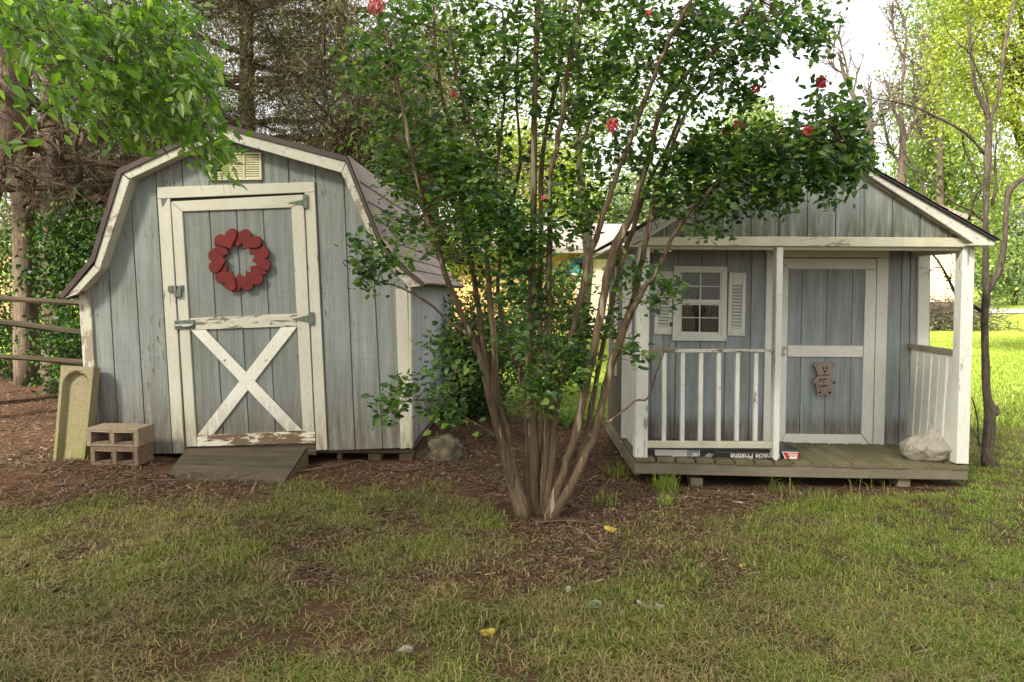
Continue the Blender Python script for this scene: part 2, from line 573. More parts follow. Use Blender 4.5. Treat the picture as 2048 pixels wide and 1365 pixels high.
M_TWIG = bark_mat('dry_twig_bark', (0.075, 0.05, 0.034), (0.17, 0.118, 0.08), (9, 9, 9))
M_MYRTLE = bark_mat('crepe_myrtle_bark', (0.085, 0.056, 0.033), (0.25, 0.178, 0.112), (40, 40, 3.2), peel=(0.36, 0.29, 0.21))
M_GREYBARK = bark_mat('grey_brown_bark', (0.055, 0.043, 0.031), (0.20, 0.163, 0.12), (48, 48, 15))
M_PALEBARK = bark_mat('pale_dead_bark', (0.07, 0.055, 0.042), (0.16, 0.125, 0.095), (8, 8, 3))

M_LEAF_MYRTLE = leaf_mat('myrtle_leaf', [(0, (0.020, 0.048, 0.015)), (0.5, (0.042, 0.088, 0.021)), (0.82, (0.088, 0.15, 0.032)), (1, (0.18, 0.24, 0.045))], 1.9, 0.44, 0.40, 0.45)
M_LEAF_MAPLE = leaf_mat('maple_leaf', [(0, (0.055, 0.115, 0.016)), (0.5, (0.095, 0.175, 0.024)), (0.85, (0.16, 0.25, 0.034)), (1, (0.27, 0.34, 0.09))], 2.0, 0.45, 0.38, 0.5)
M_LEAF_SHADE = leaf_mat('undergrowth_leaf', [(0, (0.018, 0.042, 0.012)), (0.6, (0.038, 0.085, 0.020)), (1, (0.11, 0.18, 0.045))], 1.9, 0.4)
M_LEAF_MID = leaf_mat('green_tree_leaf', [(0, (0.075, 0.143, 0.033)), (0.6, (0.128, 0.210, 0.053)), (1, (0.210, 0.285, 0.075))], 1.8, 0.4)
M_LEAF_YEL = leaf_mat('yellow_green_leaf', [(0, (0.14, 0.19, 0.03)), (0.5, (0.26, 0.30, 0.045)), (1, (0.42, 0.42, 0.075))], 1.5, 0.4)
M_LEAF_OLIVE = leaf_mat('sunlit_olive_leaf', [(0, (0.09, 0.14, 0.035)), (0.6, (0.18, 0.235, 0.055)), (1, (0.30, 0.33, 0.08))], 1.6, 0.4)
M_LEAF_GREY = leaf_mat('grey_green_leaf', [(0, (0.112, 0.158, 0.075)), (0.6, (0.180, 0.232, 0.105)), (1, (0.285, 0.315, 0.150))], 1.6, 0.35)
M_NEEDLE = leaf_mat('cedar_needles', [(0, (0.085, 0.095, 0.042)), (0.6, (0.13, 0.14, 0.06)), (1, (0.19, 0.175, 0.085))], 1.4, 0.25, 0.7)
M_GREYPRINT_SLATSHADE = plain_mat('grey_print_and_slat_shade', (0.26, 0.255, 0.24), 0.5, 0.1)

# ================================================================== GROUND
_bx = [-9, -3.4, -2.24, -1.83, -1.5, -0.44, -0.14, 0.1, 0.35, 0.7, 1.2, 1.6, 2.3, 2.95, 3.3, 3.6, 4.0]
_by = [4.5, 4.65, 4.62, 4.42, 4.9, 4.85, 4.5, 3.85, 3.85, 4.2, 4.3, 4.6, 4.8, 4.85, 5.3, 8.0, 60.]

def grass_amount(x, y):
    x = np.asarray(x, float); y = np.asarray(y, float)
    b = np.interp(x, _bx, _by)
    n = vnoise(x, y, 2.2, 5) * 0.65 + vnoise(x, y, 6.0, 6) * 0.35
    g = sm((b - y) / 0.55 + 0.25 + (n - 0.5) * 1.5)
    right = sm((x - 0.9) / 1.6)
    patch = .30 + .70 * sm((n - 0.22) / 0.30)
    g = g * (patch * (1 - right) + right * (0.55 + 0.45 * patch))
    bare = np.exp(-(((x - 0.35) / 0.45) ** 2 + ((y - 3.55) / 0.38) ** 2)) + 0.9 * np.exp(-(((x + 0.85) / 0.22) ** 2 + ((y - 2.9) / 0.35) ** 2)) + 0.8 * np.exp(-(((x + 1.55) / 0.25) ** 2 + ((y - 2.75) / 0.15) ** 2)) + 0.6 * np.exp(-(((x + 0.3) / 0.5) ** 2 + ((y - 3.25) / 0.2) ** 2)) + 0.6 * np.exp(-(((x - 1.0) / 0.5) ** 2 + ((y - 4.0) / 0.25) ** 2))
    g = g * (1 - np.clip(bare, 0, 0.93))
    back = sm((y - 7.3) / 0.8) * sm((x + 0.6) / 0.8)          # sunlit grass beyond the two little buildings
    back = np.maximum(back, sm((y - 12.5) / 3))
    return np.clip(np.maximum(g, back * (0.55 + 0.45 * patch)), 0, 1)

xs = np.unique(np.concatenate([np.arange(-5, 6.01, 0.06), np.arange(-14, 16, 0.35), np.linspace(-40, 60, 81), np.array([-400, -250, -150, -90, -60, 90, 150, 250, 400])]).round(4))
ys = np.unique(np.concatenate([np.arange(1.4, 7.6, 0.06), np.arange(-4, 20, 0.35), np.linspace(20, 80, 61), np.array([-60, -30, -15, -8, 100, 140, 200, 300, 450])]).round(4))
GXX, GYY = np.meshgrid(xs, ys)
gv = np.stack([GXX.ravel(), GYY.ravel(), gz(GXX.ravel(), GYY.ravel())], 1)
nx, ny = len(xs), len(ys)
ii = (np.arange(ny - 1)[:, None] * nx + np.arange(nx - 1)[None, :]).ravel()
gf = np.stack([ii, ii + 1, ii + nx + 1, ii + nx], 1)
ground_me = np_mesh('ground', gv, gf, smooth=True)
ga = ground_me.attributes.new('grass', 'FLOAT', 'POINT')
ga.data.foreach_set('value', grass_amount(gv[:, 0], gv[:, 1]).astype(np.float32))
b = NB('earth_and_turf')
n1 = b.noise(b.co(), 3.0, 6, 0.65); n2 = b.noise(b.co(), 38, 5, 0.75); n3 = b.noise(b.co(), 140, 3, 0.7)
dirt = b.mix(b.ramp(n1, [(0.35, 0), (0.65, 1)]), (0.080, 0.042, 0.023), (0.142, 0.073, 0.040))
dirt = b.mix(b.ramp(n2, [(0.42, 0), (0.7, 1)]), dirt, (0.075, 0.042, 0.028))
dirt = b.mix(b.math('MULTIPLY', b.ramp(n3, [(0.56, 0), (0.66, 1)]), 0.6), dirt, (0.24, 0.15, 0.09))
turf = b.mix(b.ramp(n2, [(0.3, 0), (0.7, 1)]), (0.085, 0.056, 0.032), (0.115, 0.095, 0.042))
far = b.mix(b.ramp(b.noise(b.co(), 0.6, 5, 0.7), [(0.3, 0), (0.7, 1)]), (0.27, 0.36, 0.04), (0.38, 0.46, 0.06))
far = b.mix(b.math('MULTIPLY', b.ramp(b.noise(b.co(), 9, 5, 0.8), [(0.4, 0), (0.7, 1)]), 0.5), far, (0.19, 0.28, 0.035))
fy = b.math('DIVIDE', b.math('SUBTRACT', b.sep()[1], 7.0), 4.0, True)
turf = b.mix(fy, turf, far)
col = b.mix(b.ramp(b.math('ADD', b.attr('grass'), b.math('MULTIPLY', b.math('SUBTRACT', n2, 0.5), 0.5)), [(0.25, 0), (0.75, 1)]), dirt, turf)
M_GROUND = b.out(col, 0.95, b.bump(b.math('ADD', n2, b.math('MULTIPLY', n3, 0.5)), 0.9, 0.03), 0.1)
ground_ob = link_mesh('ground', ground_me, M_GROUND)
tag(ground_ob, 'red brown earth giving way to patchy lawn', 'ground', kind='structure')

# ================================================================== local frames for the two little buildings
class Frame:
    def __init__(s, root_x_px, d, vp_x):
        s.phi = -math.atan((vp_x - CX) / FPX)
        x0 = (root_x_px - CX) / FPX * d
        s.loc = Vector((x0, d, 0.0))
        s.inv = (Matrix.Translation(s.loc) @ Matrix.Rotation(s.phi, 4, 'Z')).inverted()
        s.cam = s.inv @ Vector((0, 0, CAMH))

    def uv(s, px, py, yl=0.0):
        d = s.inv.to_3x3() @ ray(px, py)
        t = (yl - s.cam.y) / d.y
        return (s.cam.x + d.x * t, s.cam.z + d.z * t)

    def poly(s, pts, yl=0.0):
        return [s.uv(x, y, yl) for x, y in pts]

    def p3(s, px, py, yl=0.0):
        x, z = s.uv(px, py, yl)
        return Vector((x, yl, z))

    def world(s, v):
        return s.inv.inverted() @ Vector(v)

def board(fr, parent, name, px, y0, th, m, b=0.003, label=None):
    return MB().prism(fr.poly(px, y0), y0, y0 + th, b).build(name, m, parent, label=label)

def planks(fr, parent, name, outline, lines, y0, th, m, gap=0.008):
    """vertical boards: the outline (local x,z) split along slanted seams given as local ((x,z),(x,z))"""
    if signed_area(outline) < 0: outline = outline[::-1]
    out = []
    for i in range(len(lines) - 1):
        (a0, a1), (b0, b1) = lines[i], lines[i + 1]
        pl = outline
        for (p, q), sgn in (((a0, a1), 1), ((b0, b1), -1)):
            d = Vector((q[0] - p[0], q[1] - p[1])).normalized()
            nrm = Vector((d.y, -d.x)) * sgn
            if nrm.x * sgn < 0: nrm = -nrm
            pp = (p[0] + nrm.x * gap / 2, p[1] + nrm.y * gap / 2)
            pl = clip(pl, pp, nrm)
            if len(pl) < 3: break
        if len(pl) >= 3 and abs(signed_area(pl)) > 2e-4:
            out.append(MB().prism(pl, y0, y0 + th, 0.002).build(name, m, parent))
    return out

# ================================================================== GAMBREL SHED
FA = Frame(505, 5.4, 1060)
shed = thing('gambrel_shed', 'grey blue barn roofed shed with peeling white trim and a cross braced door', 'shed', FA.loc, FA.phi)
LA = 2.85          # depth of the shed
OH = -0.11         # front of the rake boards

# front wall: backing sheet and separate boards
wall_px = [(186, 911), (644, 902), (821, 896), (815, 574), (768, 512), (688, 336), (438, 262), (248, 352), (192, 530), (162, 578)]
MB().prism(FA.poly([(187, 909), (644, 900), (819, 894), (813, 575), (766, 514), (686, 340), (438, 266), (250, 356), (195, 532), (166, 580)], 0.012), 0.012, 0.03, 0.001).build('front_wall_sheet', M_SIDE_A, shed)
xb = [178, 239, 293, 346, 399, 452, 505, 556, 606, 656, 711, 766, 830]
xt = [140, 205, 258, 310, 364, 417, 470, 523, 577, 631, 687, 738, 800]
linesA = [(FA.uv(b_, 905), FA.uv(t_, 340)) for b_, t_ in zip(xb, xt)]
planks(FA, shed, 'siding_board', FA.poly(wall_px), linesA, 0.0, 0.012, M_SIDE_A)

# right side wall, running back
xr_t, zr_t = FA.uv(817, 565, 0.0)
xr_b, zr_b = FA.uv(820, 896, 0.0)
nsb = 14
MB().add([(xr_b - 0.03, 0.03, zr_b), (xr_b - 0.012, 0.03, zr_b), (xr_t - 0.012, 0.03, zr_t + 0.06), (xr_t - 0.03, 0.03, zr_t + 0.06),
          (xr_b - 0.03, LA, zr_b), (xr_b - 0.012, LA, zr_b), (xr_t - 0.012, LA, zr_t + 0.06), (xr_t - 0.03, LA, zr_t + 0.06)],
         [(0, 3, 7, 4), (1, 5, 6, 2), (0, 4, 5, 1), (3, 2, 6, 7), (0, 1, 2, 3), (4, 7, 6, 5)]).build('side_wall_sheet', M_SIDE_A_LIT, shed)
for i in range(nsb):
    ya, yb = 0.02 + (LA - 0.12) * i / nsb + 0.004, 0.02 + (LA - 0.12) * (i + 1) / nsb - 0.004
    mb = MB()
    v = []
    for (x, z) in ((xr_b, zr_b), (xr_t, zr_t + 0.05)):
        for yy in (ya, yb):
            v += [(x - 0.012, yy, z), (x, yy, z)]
    mb.add(v, [(0, 1, 5, 4), (1, 3, 7, 5), (3, 2, 6, 7), (2, 0, 4, 6), (0, 2, 3, 1), (4, 5, 7, 6)]).build('siding_board', M_SIDE_A_LIT, shed)
# left side and back walls (out of sight, closing the box)
xl_t, zl_t = FA.uv(163, 575, 0.0)
xl_b, zl_b = FA.uv(187, 910, 0.0)
MB().add([(xl_b, 0.03, zl_b), (xl_b + .02, 0.03, zl_b), (xl_t + .02, 0.03, zl_t + .05), (xl_t, 0.03, zl_t + .05),
          (xl_b, LA, zl_b), (xl_b + .02, LA, zl_b), (xl_t + .02, LA, zl_t + .05), (xl_t, LA, zl_t + .05)],
         [(0, 3, 7, 4), (1, 5, 6, 2), (0, 4, 5, 1), (3, 2, 6, 7), (0, 1, 2, 3), (4, 7, 6, 5)]).build('left_wall', M_SIDE_A, shed)
MB().prism(FA.poly(wall_px), LA, LA + 0.02).build('back_wall', M_SIDE_A, shed)
# floor frame and supports
zb = FA.uv(505, 905)[1]
MB().box(((xl_b + xr_b) / 2, LA / 2 + 0.06, zb - 0.012), (xr_b - xl_b - 0.03, LA - 0.10, 0.03)).build('floor_sheet', M_RAW, shed)
MB().box(((xl_b + xr_b) / 2, 0.55, zb - 0.027 - 0.03), (xr_b - xl_b - 0.10, 0.05, 0.05), 0.003).build('floor_joist', M_RAW, shed)
for px in (230, 679, 750, 812):
    x, z = FA.uv(px, 915, 0.12)
    w = 0.035 if px == 679 else 0.10
    MB().box((x, 0.12 + w / 2, 0.05), (w, w * 1.3, max(0.1, zb - 0.05)), 0.004).build('foundation_block', M_RAW, shed)
for yb_ in (1.4, 2.6):
    for xx in (xl_b + 0.15, xr_b - 0.15):
        MB().box((xx, yb_, 0.05), (0.18, 0.2, max(0.1, zb - 0.05)), 0.005).build('foundation_block', M_RAW, shed)

# corner boards
board(FA, shed, 'corner_board', [(178, 911), (199, 909), (181, 600), (174, 570), (156, 586)], -0.020, 0.018, M_TRIM_PEEL)
board(FA, shed, 'corner_board', [(801, 899), (822, 896), (815, 578), (791, 578)], -0.020, 0.018, M_TRIM)
xq, zq = FA.uv(824, 896, 0)
MB().add([(xr_b + 0.001, -0.02, zr_b), (xr_b + .018, -0.02, zr_b), (xr_t + .018, -0.02, zr_t), (xr_t + 0.001, -0.02, zr_t),
          (xr_b + 0.001, .07, zr_b), (xr_b + .018, .07, zr_b), (xr_t + .018, .07, zr_t), (xr_t + 0.001, .07, zr_t)],
         [(0, 1, 2, 3), (1, 5, 6, 2), (5, 4, 7, 6), (3, 2, 6, 7), (0, 4, 5, 1), (4, 0, 3, 7)]).build('corner_board', M_TRIM, shed)
MB().add([(xr_b + 0.001, LA - .12, zr_b), (xr_b + .018, LA - .12, zr_b), (xr_t + .018, LA - .12, zr_t), (xr_t + 0.001, LA - .12, zr_t),
          (xr_b + 0.001, LA + .02, zr_b), (xr_b + .018, LA + .02, zr_b), (xr_t + .018, LA + .02, zr_t), (xr_t + 0.001, LA + .02, zr_t)],
         [(0, 1, 2, 3), (1, 5, 6, 2), (5, 4, 7, 6), (3, 2, 6, 7), (0, 4, 5, 1), (4, 0, 3, 7)]).build('corner_board', M_TRIM, shed)

# rake boards
for q in ([(128, 598), (154, 589), (199, 541), (188, 531)],
          [(188.5, 530), (199.5, 540), (259, 361), (243.5, 349)],
          [(244, 348), (260, 358), (392, 295.5), (438, 276), (438, 256)],
          [(438.6, 256), (438.6, 276), (500, 294), (683, 346), (692, 324)],
          [(692.5, 325), (683.5, 348), (756, 508), (764, 497)],
          [(764.5, 498), (757, 509), (817, 575), (843, 573)]):
    board(FA, shed, 'rake_board', q, OH, 0.02, M_RAKE)
# soffit strips between rake boards and wall
prof_in = [(158, 586), (199, 540), (259, 361), (392, 295.5), (438, 276), (500, 294), (683, 346), (756, 508), (815, 573)]
pin = FA.poly(prof_in, OH)
for i in range(len(pin) - 1):
    a, c = pin[i], pin[i + 1]
    MB().add([(a[0], OH + .021, a[1] + .012), (c[0], OH + .021, c[1] + .012), (c[0], 0.0, c[1] + .012), (a[0], 0.0, a[1] + .012),
              (a[0], OH + .021, a[1] + .024), (c[0], OH + .021, c[1] + .024), (c[0], 0.0, c[1] + .024), (a[0], 0.0, a[1] + .024)],
             [(3, 2, 1, 0), (4, 5, 6, 7), (0, 1, 5, 4), (2, 3, 7, 6), (1, 2, 6, 5), (3, 0, 4, 7)]).build('soffit_board', M_TRIM_X, shed)
# roof: outer profile and brown drip edge
out_px = [(118, 593), (150, 556), (183, 515), (236, 340), (438, 246), (695, 314), (768, 494), (806, 532), (851, 570)]
in_px = [(127, 598), (157, 563), (190, 523), (244, 348), (438, 256), (691, 323.5), (761, 499), (799, 537), (843, 573)]
ro, ri = FA.poly(out_px, OH), FA.poly(in_px, OH)
for i in range(len(ro) - 1):
    MB().prism([ri[i], ri[i + 1], ro[i + 1], ro[i]], OH - 0.012, OH + 0.02, 0.001).build('drip_edge', M_DRIP, shed)
YE = LA + 0.10
mb = MB()
k = len(ro)
vs = [(x, OH - 0.006, z + 0.004) for x, z in ro] + [(x, YE, z + 0.004) for x, z in ro] + [(x, OH + 0.02, z) for x, z in ri] + [(x, YE, z) for x, z in ri]
fs = []
for i in range(k - 1):
    fs += [(i, i + 1, i + 1 + k, i + k), (i + 1 + 2 * k, i + 2 * k, i + 3 * k, i + 1 + 3 * k), (i, i + 2 * k, i + 1 + 2 * k, i + 1), (i + k, i + 1 + k, i + 1 + 3 * k, i + 3 * k)]
fs += [(0, k, 3 * k, 2 * k), (k - 1, 3 * k - 1, 4 * k - 1, 2 * k - 1)]
roof_a = mb.add(vs, fs).build('roof', M_SHINGLE_DK, shed)  # base darker than its shingles: shade of their gaps put into the colour
# shingles on the steep right slope and flare
sh_me = None
def shingle_mesh():
    m_ = MB()
    # x across (unit width), y up the slope (unit), z thickness; butt edge thick, slight side chamfer
    m_.add([(0.02, 0, 0), (0.98, 0, 0), (1, 1.12, 0), (0, 1.12, 0), (0.05, 0, .015), (0.95, 0, .015), (0.985, 1.12, .003), (0.015, 1.12, .003)],
           [(3, 2, 1, 0), (4, 5, 6, 7), (0, 1, 5, 4), (1, 2, 6, 5), (2, 3, 7, 6), (3, 0, 4, 7)])
    me = bpy.data.meshes.new('shingle'); me.from_pydata(m_.v, [], m_.f); me.materials.append(M_SHINGLE); me.update()
    return me
sh_me = shingle_mesh()
course_y = [570, 542, 513, 478, 441, 405, 365, 318]
def right_outer(py):
    pts = out_px[5:]
    for (x0, y0), (x1, y1) in zip(pts[:-1], pts[1:]):
        if y0 <= py <= y1:
            return (x0 + (x1 - x0) * (py - y0) / (y1 - y0), py)
    return pts[-1] if py > pts[-1][1] else pts[0]
for ci in range(len(course_y) - 1):
    p0 = FA.uv(*right_outer(course_y[ci]), OH); p1 = FA.uv(*right_outer(course_y[ci + 1]), OH)
    up = Vector((p1[0] - p0[0], 0, p1[1] - p0[1])); ln = up.length; up.normalize()
    nrm = Vector((-up.z, 0, up.x)); nrm = nrm if nrm.x > 0 else -nrm
    y = OH - 0.008
    stag = (ci % 3) * 0.045
    w = 0.14
    yy = y - stag
    while yy < YE:
        ww = w * random.uniform(0.85, 1.15)
        a0, a1 = max(y, yy), min(YE, yy + ww)
        if a1 - a0 > 0.02:
            o = bpy.data.objects.new('shingle', sh_me)
            X, Y, Z = Vector((0, 1, 0)) * (a1 - a0), up * ln, nrm
            j = random.uniform(0, 0.002)
            lift = 0.0045 + j
            T = Vector((p0[0], a0, p0[1])) + nrm * lift
            o.matrix_basis = Matrix(((X.x, Y.x, Z.x, T.x), (X.y, Y.y, Z.y, T.y), (X.z, Y.z, Z.z, T.z), (0, 0, 0, 1)))
            o.parent = roof_a
            COL.objects.link(o)
        yy += ww
# small step of the upper-slope courses along the right upper slope, one mesh
mb = MB()
for t in np.linspace(0.12, 0.98, 6):
    x0, z0 = ro[4][0] + (ro[5][0] - ro[4][0]) * t, ro[4][1] + (ro[5][1] - ro[4][1]) * t
    mb.add([(x0, OH + .03, z0 + .002), (x0, YE, z0 + .002), (x0, YE, z0 + .008), (x0, OH + .03, z0 + .008), (x0 - .13, OH + .03, z0 + .038), (x0 - .13, YE, z0 + .038)],
           [(0, 1, 2, 3), (3, 2, 5, 4), (0, 3, 4), (1, 5, 2)])
o = mb.build('upper_shingle_course', M_SHINGLE_DK, roof_a, kind='stuff')

# gable vent
vent = board(FA, shed, 'gable_vent', [(418, 359), (522, 358), (521, 307.5), (418, 309)], -0.004, 0.004, M_DARK)
for q in ([(417, 361), (523, 360), (523, 356.5), (417, 357.5)], [(417, 310), (417, 306.5), (522, 305), (522, 308.5)],
          [(417, 357.4), (421, 357.4), (421, 310), (417, 310)], [(518.5, 356.4), (523, 356.4), (522, 308.6), (518, 308.6)],
          [(450.5, 357), (454.5, 357), (454.5, 309.3), (450.5, 309.4)], [(485.5, 356.8), (489.5, 356.8), (489.3, 309), (485.3, 309)]):
    board(FA, vent, 'vent_frame', q, -0.022, 0.018, M_VENT, 0.001)
for k3, (xa, xb_) in enumerate(((421.5, 450), (455, 485), (490, 518))):
    for r_ in range(10):
        py = 312.5 + r_ * 4.6
        a = FA.uv(xa, py, -0.018); c = FA.uv(xb_, py, -0.018)
        MB().add([(a[0], -.018, a[1] - .010), (c[0], -.018, c[1] - .010), (c[0], -.005, c[1] + .006), (a[0], -.005, a[1] + .006),
                  (a[0], -.019, a[1] - .007), (c[0], -.019, c[1] - .007), (c[0], -.006, c[1] + .009), (a[0], -.006, a[1] + .009)],
                 [(0, 1, 2, 3), (7, 6, 5, 4), (0, 4, 5, 1), (2, 6, 7, 3)]).build('vent_slat', M_VENT, vent)

# door surround
board(FA, shed, 'door_header', [(314, 375), (628.5, 364), (629.5, 384), (609, 385.5), (315, 398)], -0.020, 0.018, M_TRIM_X)
board(FA, shed, 'door_jamb', [(315, 398.6), (340, 397.8), (369, 907), (346, 908)], -0.0195, 0.0175, M_TRIM)
board(FA, shed, 'door_jamb', [(609, 386), (629.5, 384.6), (654.5, 900), (632.5, 901)], -0.0195, 0.0175, M_TRIM)
board(FA, shed, 'sill_board', [(371, 905), (632, 899), (632, 889), (372, 895)], -0.006, 0.006, M_RAW)
board(FA, shed, 'floor_edge_board', [(371, 915), (612, 911), (632, 911), (632, 900), (371, 906)], 0.004, 0.03, M_RAW)

# door
door = MB().prism(FA.poly([(344, 404), (607, 391), (628, 884), (375, 893)], -0.003), -0.003, -0.0005, 0.0005).build('door', M_DOOR_A, shed)
dl_t = [352, 420, 474, 527, 595]; dl_b = [378, 448.5, 499.5, 553.5, 622]
linesD = [(FA.uv(b_, 867), FA.uv(t_, 421)) for b_, t_ in zip(dl_b, dl_t)]
planks(FA, door, 'door_board', FA.poly([(352, 412), (598, 400), (618, 876), (380, 880)], -0.012), linesD, -0.012, 0.008, M_DOOR_A)
board(FA, door, 'top_rail', [(342, 403.5), (607.5, 389.5), (606.8, 404), (582, 415.5), (365, 423.5)], -0.0275, 0.015, M_TRIM_X)
board(FA, door, 'stile', [(342, 404.5), (364.5, 424), (392, 868), (393, 893.5), (373, 894.5)], -0.0270, 0.0145, M_TRIM)
board(FA, door, 'stile', [(582.5, 416), (607.3, 404.6), (628.5, 863), (605.5, 864)], -0.0270, 0.0145, M_TRIM)
board(FA, door, 'middle_rail', [(380, 637), (593.6, 627.6), (594.8, 653), (380, 661)], -0.0285, 0.016, M_TRIM_MID_X)
board(FA, door, 'bottom_rail', [(393.5, 871.5), (630, 862.5), (631, 886.5), (393.7, 894)], -0.0290, 0.0165, M_TRIM_WORN_X)
board(FA, door, 'brace', [(395, 871), (426, 870.5), (594.3, 654), (562, 655)], -0.0265, 0.014, M_BRACE)
board(FA, door, 'brace', [(382, 661.5), (411, 660.5), (604.8, 862.3), (574, 863.5)], -0.034, 0.0075, M_BRACE)
board(FA, door, 'door_gap_shade', [(342, 397.6), (607.5, 386.2), (607.3, 389.8), (342, 404)], -0.0050, 0.0015, M_DARK, 0.0002)  # dark strip paints in the shade of the opening above the door
# hinges
for (pl, st) in (([(606, 417), (615.5, 416.5), (614.5, 389), (605, 389.5)], [(575, 406), (605, 411), (605, 399.5)]),
                 ([(617.5, 650.5), (628, 650), (627, 624.5), (616.7, 625)], [(584, 639), (617, 645.5), (616.6, 630.5)])):
    h = board(FA, door, 'hinge', pl, -0.036, 0.008, M_IRON, 0.001)
# straps belong to the hinges: same depth as the rail faces
    board(FA, door, 'hinge_strap', st, -0.0345, 0.006, M_IRON, 0.001)
board(FA, door, 'corner_bracket', [(321, 398.5), (334, 398), (324, 415)], -0.0225, 0.003, M_IRON, 0.001)
board(FA, door, 'hasp', [(335, 572.5), (366, 571), (366, 582.5), (335, 584)], -0.040, 0.012, M_IRON, 0.002)
a = FA.p3(355, 577, -0.045)
mb = MB().prism(FA.poly([(348, 595), (362, 594.5), (361.5, 583), (347.5, 583.5)], -0.052), -0.052, -0.036, 0.003)
mb.build('padlock', M_IRON, door)
MB().tube([FA.p3(350, 583, -.046), FA.p3(350, 575, -.046), FA.p3(355, 571, -.046), FA.p3(360, 575, -.046), FA.p3(360, 583, -.046)], 0.004, 6).build('padlock_shackle', M_STEEL, door)
board(FA, door, 'latch_plate', [(349, 660), (389.5, 658), (389, 640), (348.5, 642)], -0.036, 0.008, M_IRON, 0.002)
mb = MB()
mb.bar(FA.p3(351, 651, -.044), FA.p3(386, 649.5, -.044), 0.013, 0.013)
mb.bar(FA.p3(364, 652.5, -.05), FA.p3(381, 651.5, -.05), 0.006, 0.012)
mb.build('latch_bolt', M_STEEL, door)

# ---- wreath of red hearts hanging on the door
wc = FA.p3(479.6, 521.5, -0.03)
wreath = thing('heart_wreath', 'round wreath of overlapping red wooden hearts hanging on the shed door', 'wreath', FA.world((wc.x, wc.y, wc.z)), FA.phi)
def heart_poly(s):
    pts = []
    for i in range(22):
        t = 2 * PI * i / 22
        pts.append((s * 18.5 * math.sin(t) ** 3 / 32, s * (13 * math.cos(t) - 5 * math.cos(2 * t) - 2 * math.cos(3 * t) - math.cos(4 * t)) / 32))
    return pts
hs = 0.16
for i in range(12):
    front = i % 2 == 1
    ang = 2 * PI * i / 12 + random.uniform(-.05, .05)
    R = 0.176 + random.uniform(-.006, .006)
    # tip points to the middle
    c = (R * math.sin(ang), R * math.cos(ang))
    rot = -ang + random.uniform(-.14, .14)
    poly = [(c[0] + x * math.cos(rot) - z * math.sin(rot), c[1] + x * math.sin(rot) + z * math.cos(rot)) for x, z in heart_poly(hs)]
    y0 = -0.027 if front else -0.014
    MB().prism(poly, y0, y0 + 0.012, 0.003).build('heart', M_RED, wreath)
mb = MB()
ring = [(0.165 * math.sin(2 * PI * i / 24), 0.0, 0.165 * math.cos(2 * PI * i / 24)) for i in range(25)]
mb.tube(ring, 0.006, 6).build('wire_ring', M_IRON, wreath)

# ---- ramp
gA = lambda x, y: float(gz(x, y))
r_tl = FA.world(FA.p3(374, 897, -0.05)); r_tr = FA.world(FA.p3(614, 894, -0.05))
r_bl, r_bm, r_br = G(335, 950), G(385, 966), G(567, 969)
for q in (r_bl, r_bm, r_br): q.z += 0.012
ramp = thing('wooden_ramp', 'low weathered wooden ramp leading up to the shed door', 'ramp', (r_bm.x, r_bm.y, gA(r_bm.x, r_bm.y)))
def slab(pts, th):
    n = len(pts)
    vs = [tuple(p) for p in pts] + [(p.x, p.y + 0.004, p.z - th) for p in pts]
    return MB().add(vs, [tuple(range(n)), tuple(range(2 * n - 1, n - 1, -1))] + [(i + n, (i + 1) % n + n, (i + 1) % n, i) for i in range(n)])
def lerp(a, b_, t): return a + (b_ - a) * t
cuts = [0, 0.30, 0.62, 1.0]
for i in range(3):
    t0, t1 = cuts[i] + (0.012 if i else 0), cuts[i + 1]
    L0, L1 = lerp(r_tl, r_bl, t0), lerp(r_tl, r_bl, t1)
    R0, R1 = lerp(r_tr, r_br, t0), lerp(r_tr, r_br, t1)
    pts = [L0, L1, R1, R0] if i < 2 else [L0, L1, r_bm, R1, R0]
    slab(pts, 0.022).build('ramp_board', M_RAMP, ramp, world_coords=True)
for t in (0.10, 0.5, 0.985):
    p0 = lerp(r_tl, r_tr, t) + Vector((0, 0.01, -0.03)); p1 = lerp(lerp(r_bl, r_br, t), p0, 0.12) + Vector((0, 0, -0.02))
    zb0 = gA(p0.x, p0.y) - 0.01
    vs = [(p0.x - .02, p0.y, p0.z), (p1.x - .02, p1.y, p1.z), (p1.x - .02, p1.y, zb0), (p0.x - .02, p0.y, zb0),
          (p0.x + .02, p0.y, p0.z), (p1.x + .02, p1.y, p1.z), (p1.x + .02, p1.y, zb0), (p0.x + .02, p0.y, zb0)]
    MB().add(vs, [(0, 1, 2, 3), (7, 6, 5, 4), (0, 4, 5, 1), (3, 2, 6, 7), (0, 3, 7, 4), (1, 5, 6, 2)]).build('ramp_bearer', M_RAW, ramp, world_coords=True)

# ---- concrete splash block standing on end against the corner
b = NB('mossy_concrete')
n = b.noise(b.co(), 55, 5, 0.75); n2 = b.noise(b.co(), 7, 4, 0.6)
c = b.mix(b.ramp(n, [(0.3, 0), (0.7, 1)]), (0.20, 0.165, 0.095), (0.32, 0.27, 0.17))
pit = b.ramp(b.voro(b.co(), 120), [(0.10, 1), (0.22, 0)])
c = b.mix(b.math('MULTIPLY', pit, 0.5), c, (0.15, 0.12, 0.07))
zz = b.math('DIVIDE', b.math('SUBTRACT', 0.55, b.sep()[2]), 0.5, True)
c = b.mix(b.math('MULTIPLY', b.math('MULTIPLY', zz, b.ramp(n2, [(0.3, 0.2), (0.65, 1)])), 0.75), c, (0.145, 0.16, 0.03))
M_SPLASH = b.out(c, 0.95, b.bump(n, 0.5, 0.006), 0.15)
tb = P(106, 923, 5.21)
tb2 = P(168, 927, 5.20)
d_top = tb.y + 0.10
tl, tr = P(122, 731, d_top), P(189, 735, d_top)
wsp = (Vector(tb2) - Vector(tb)).length
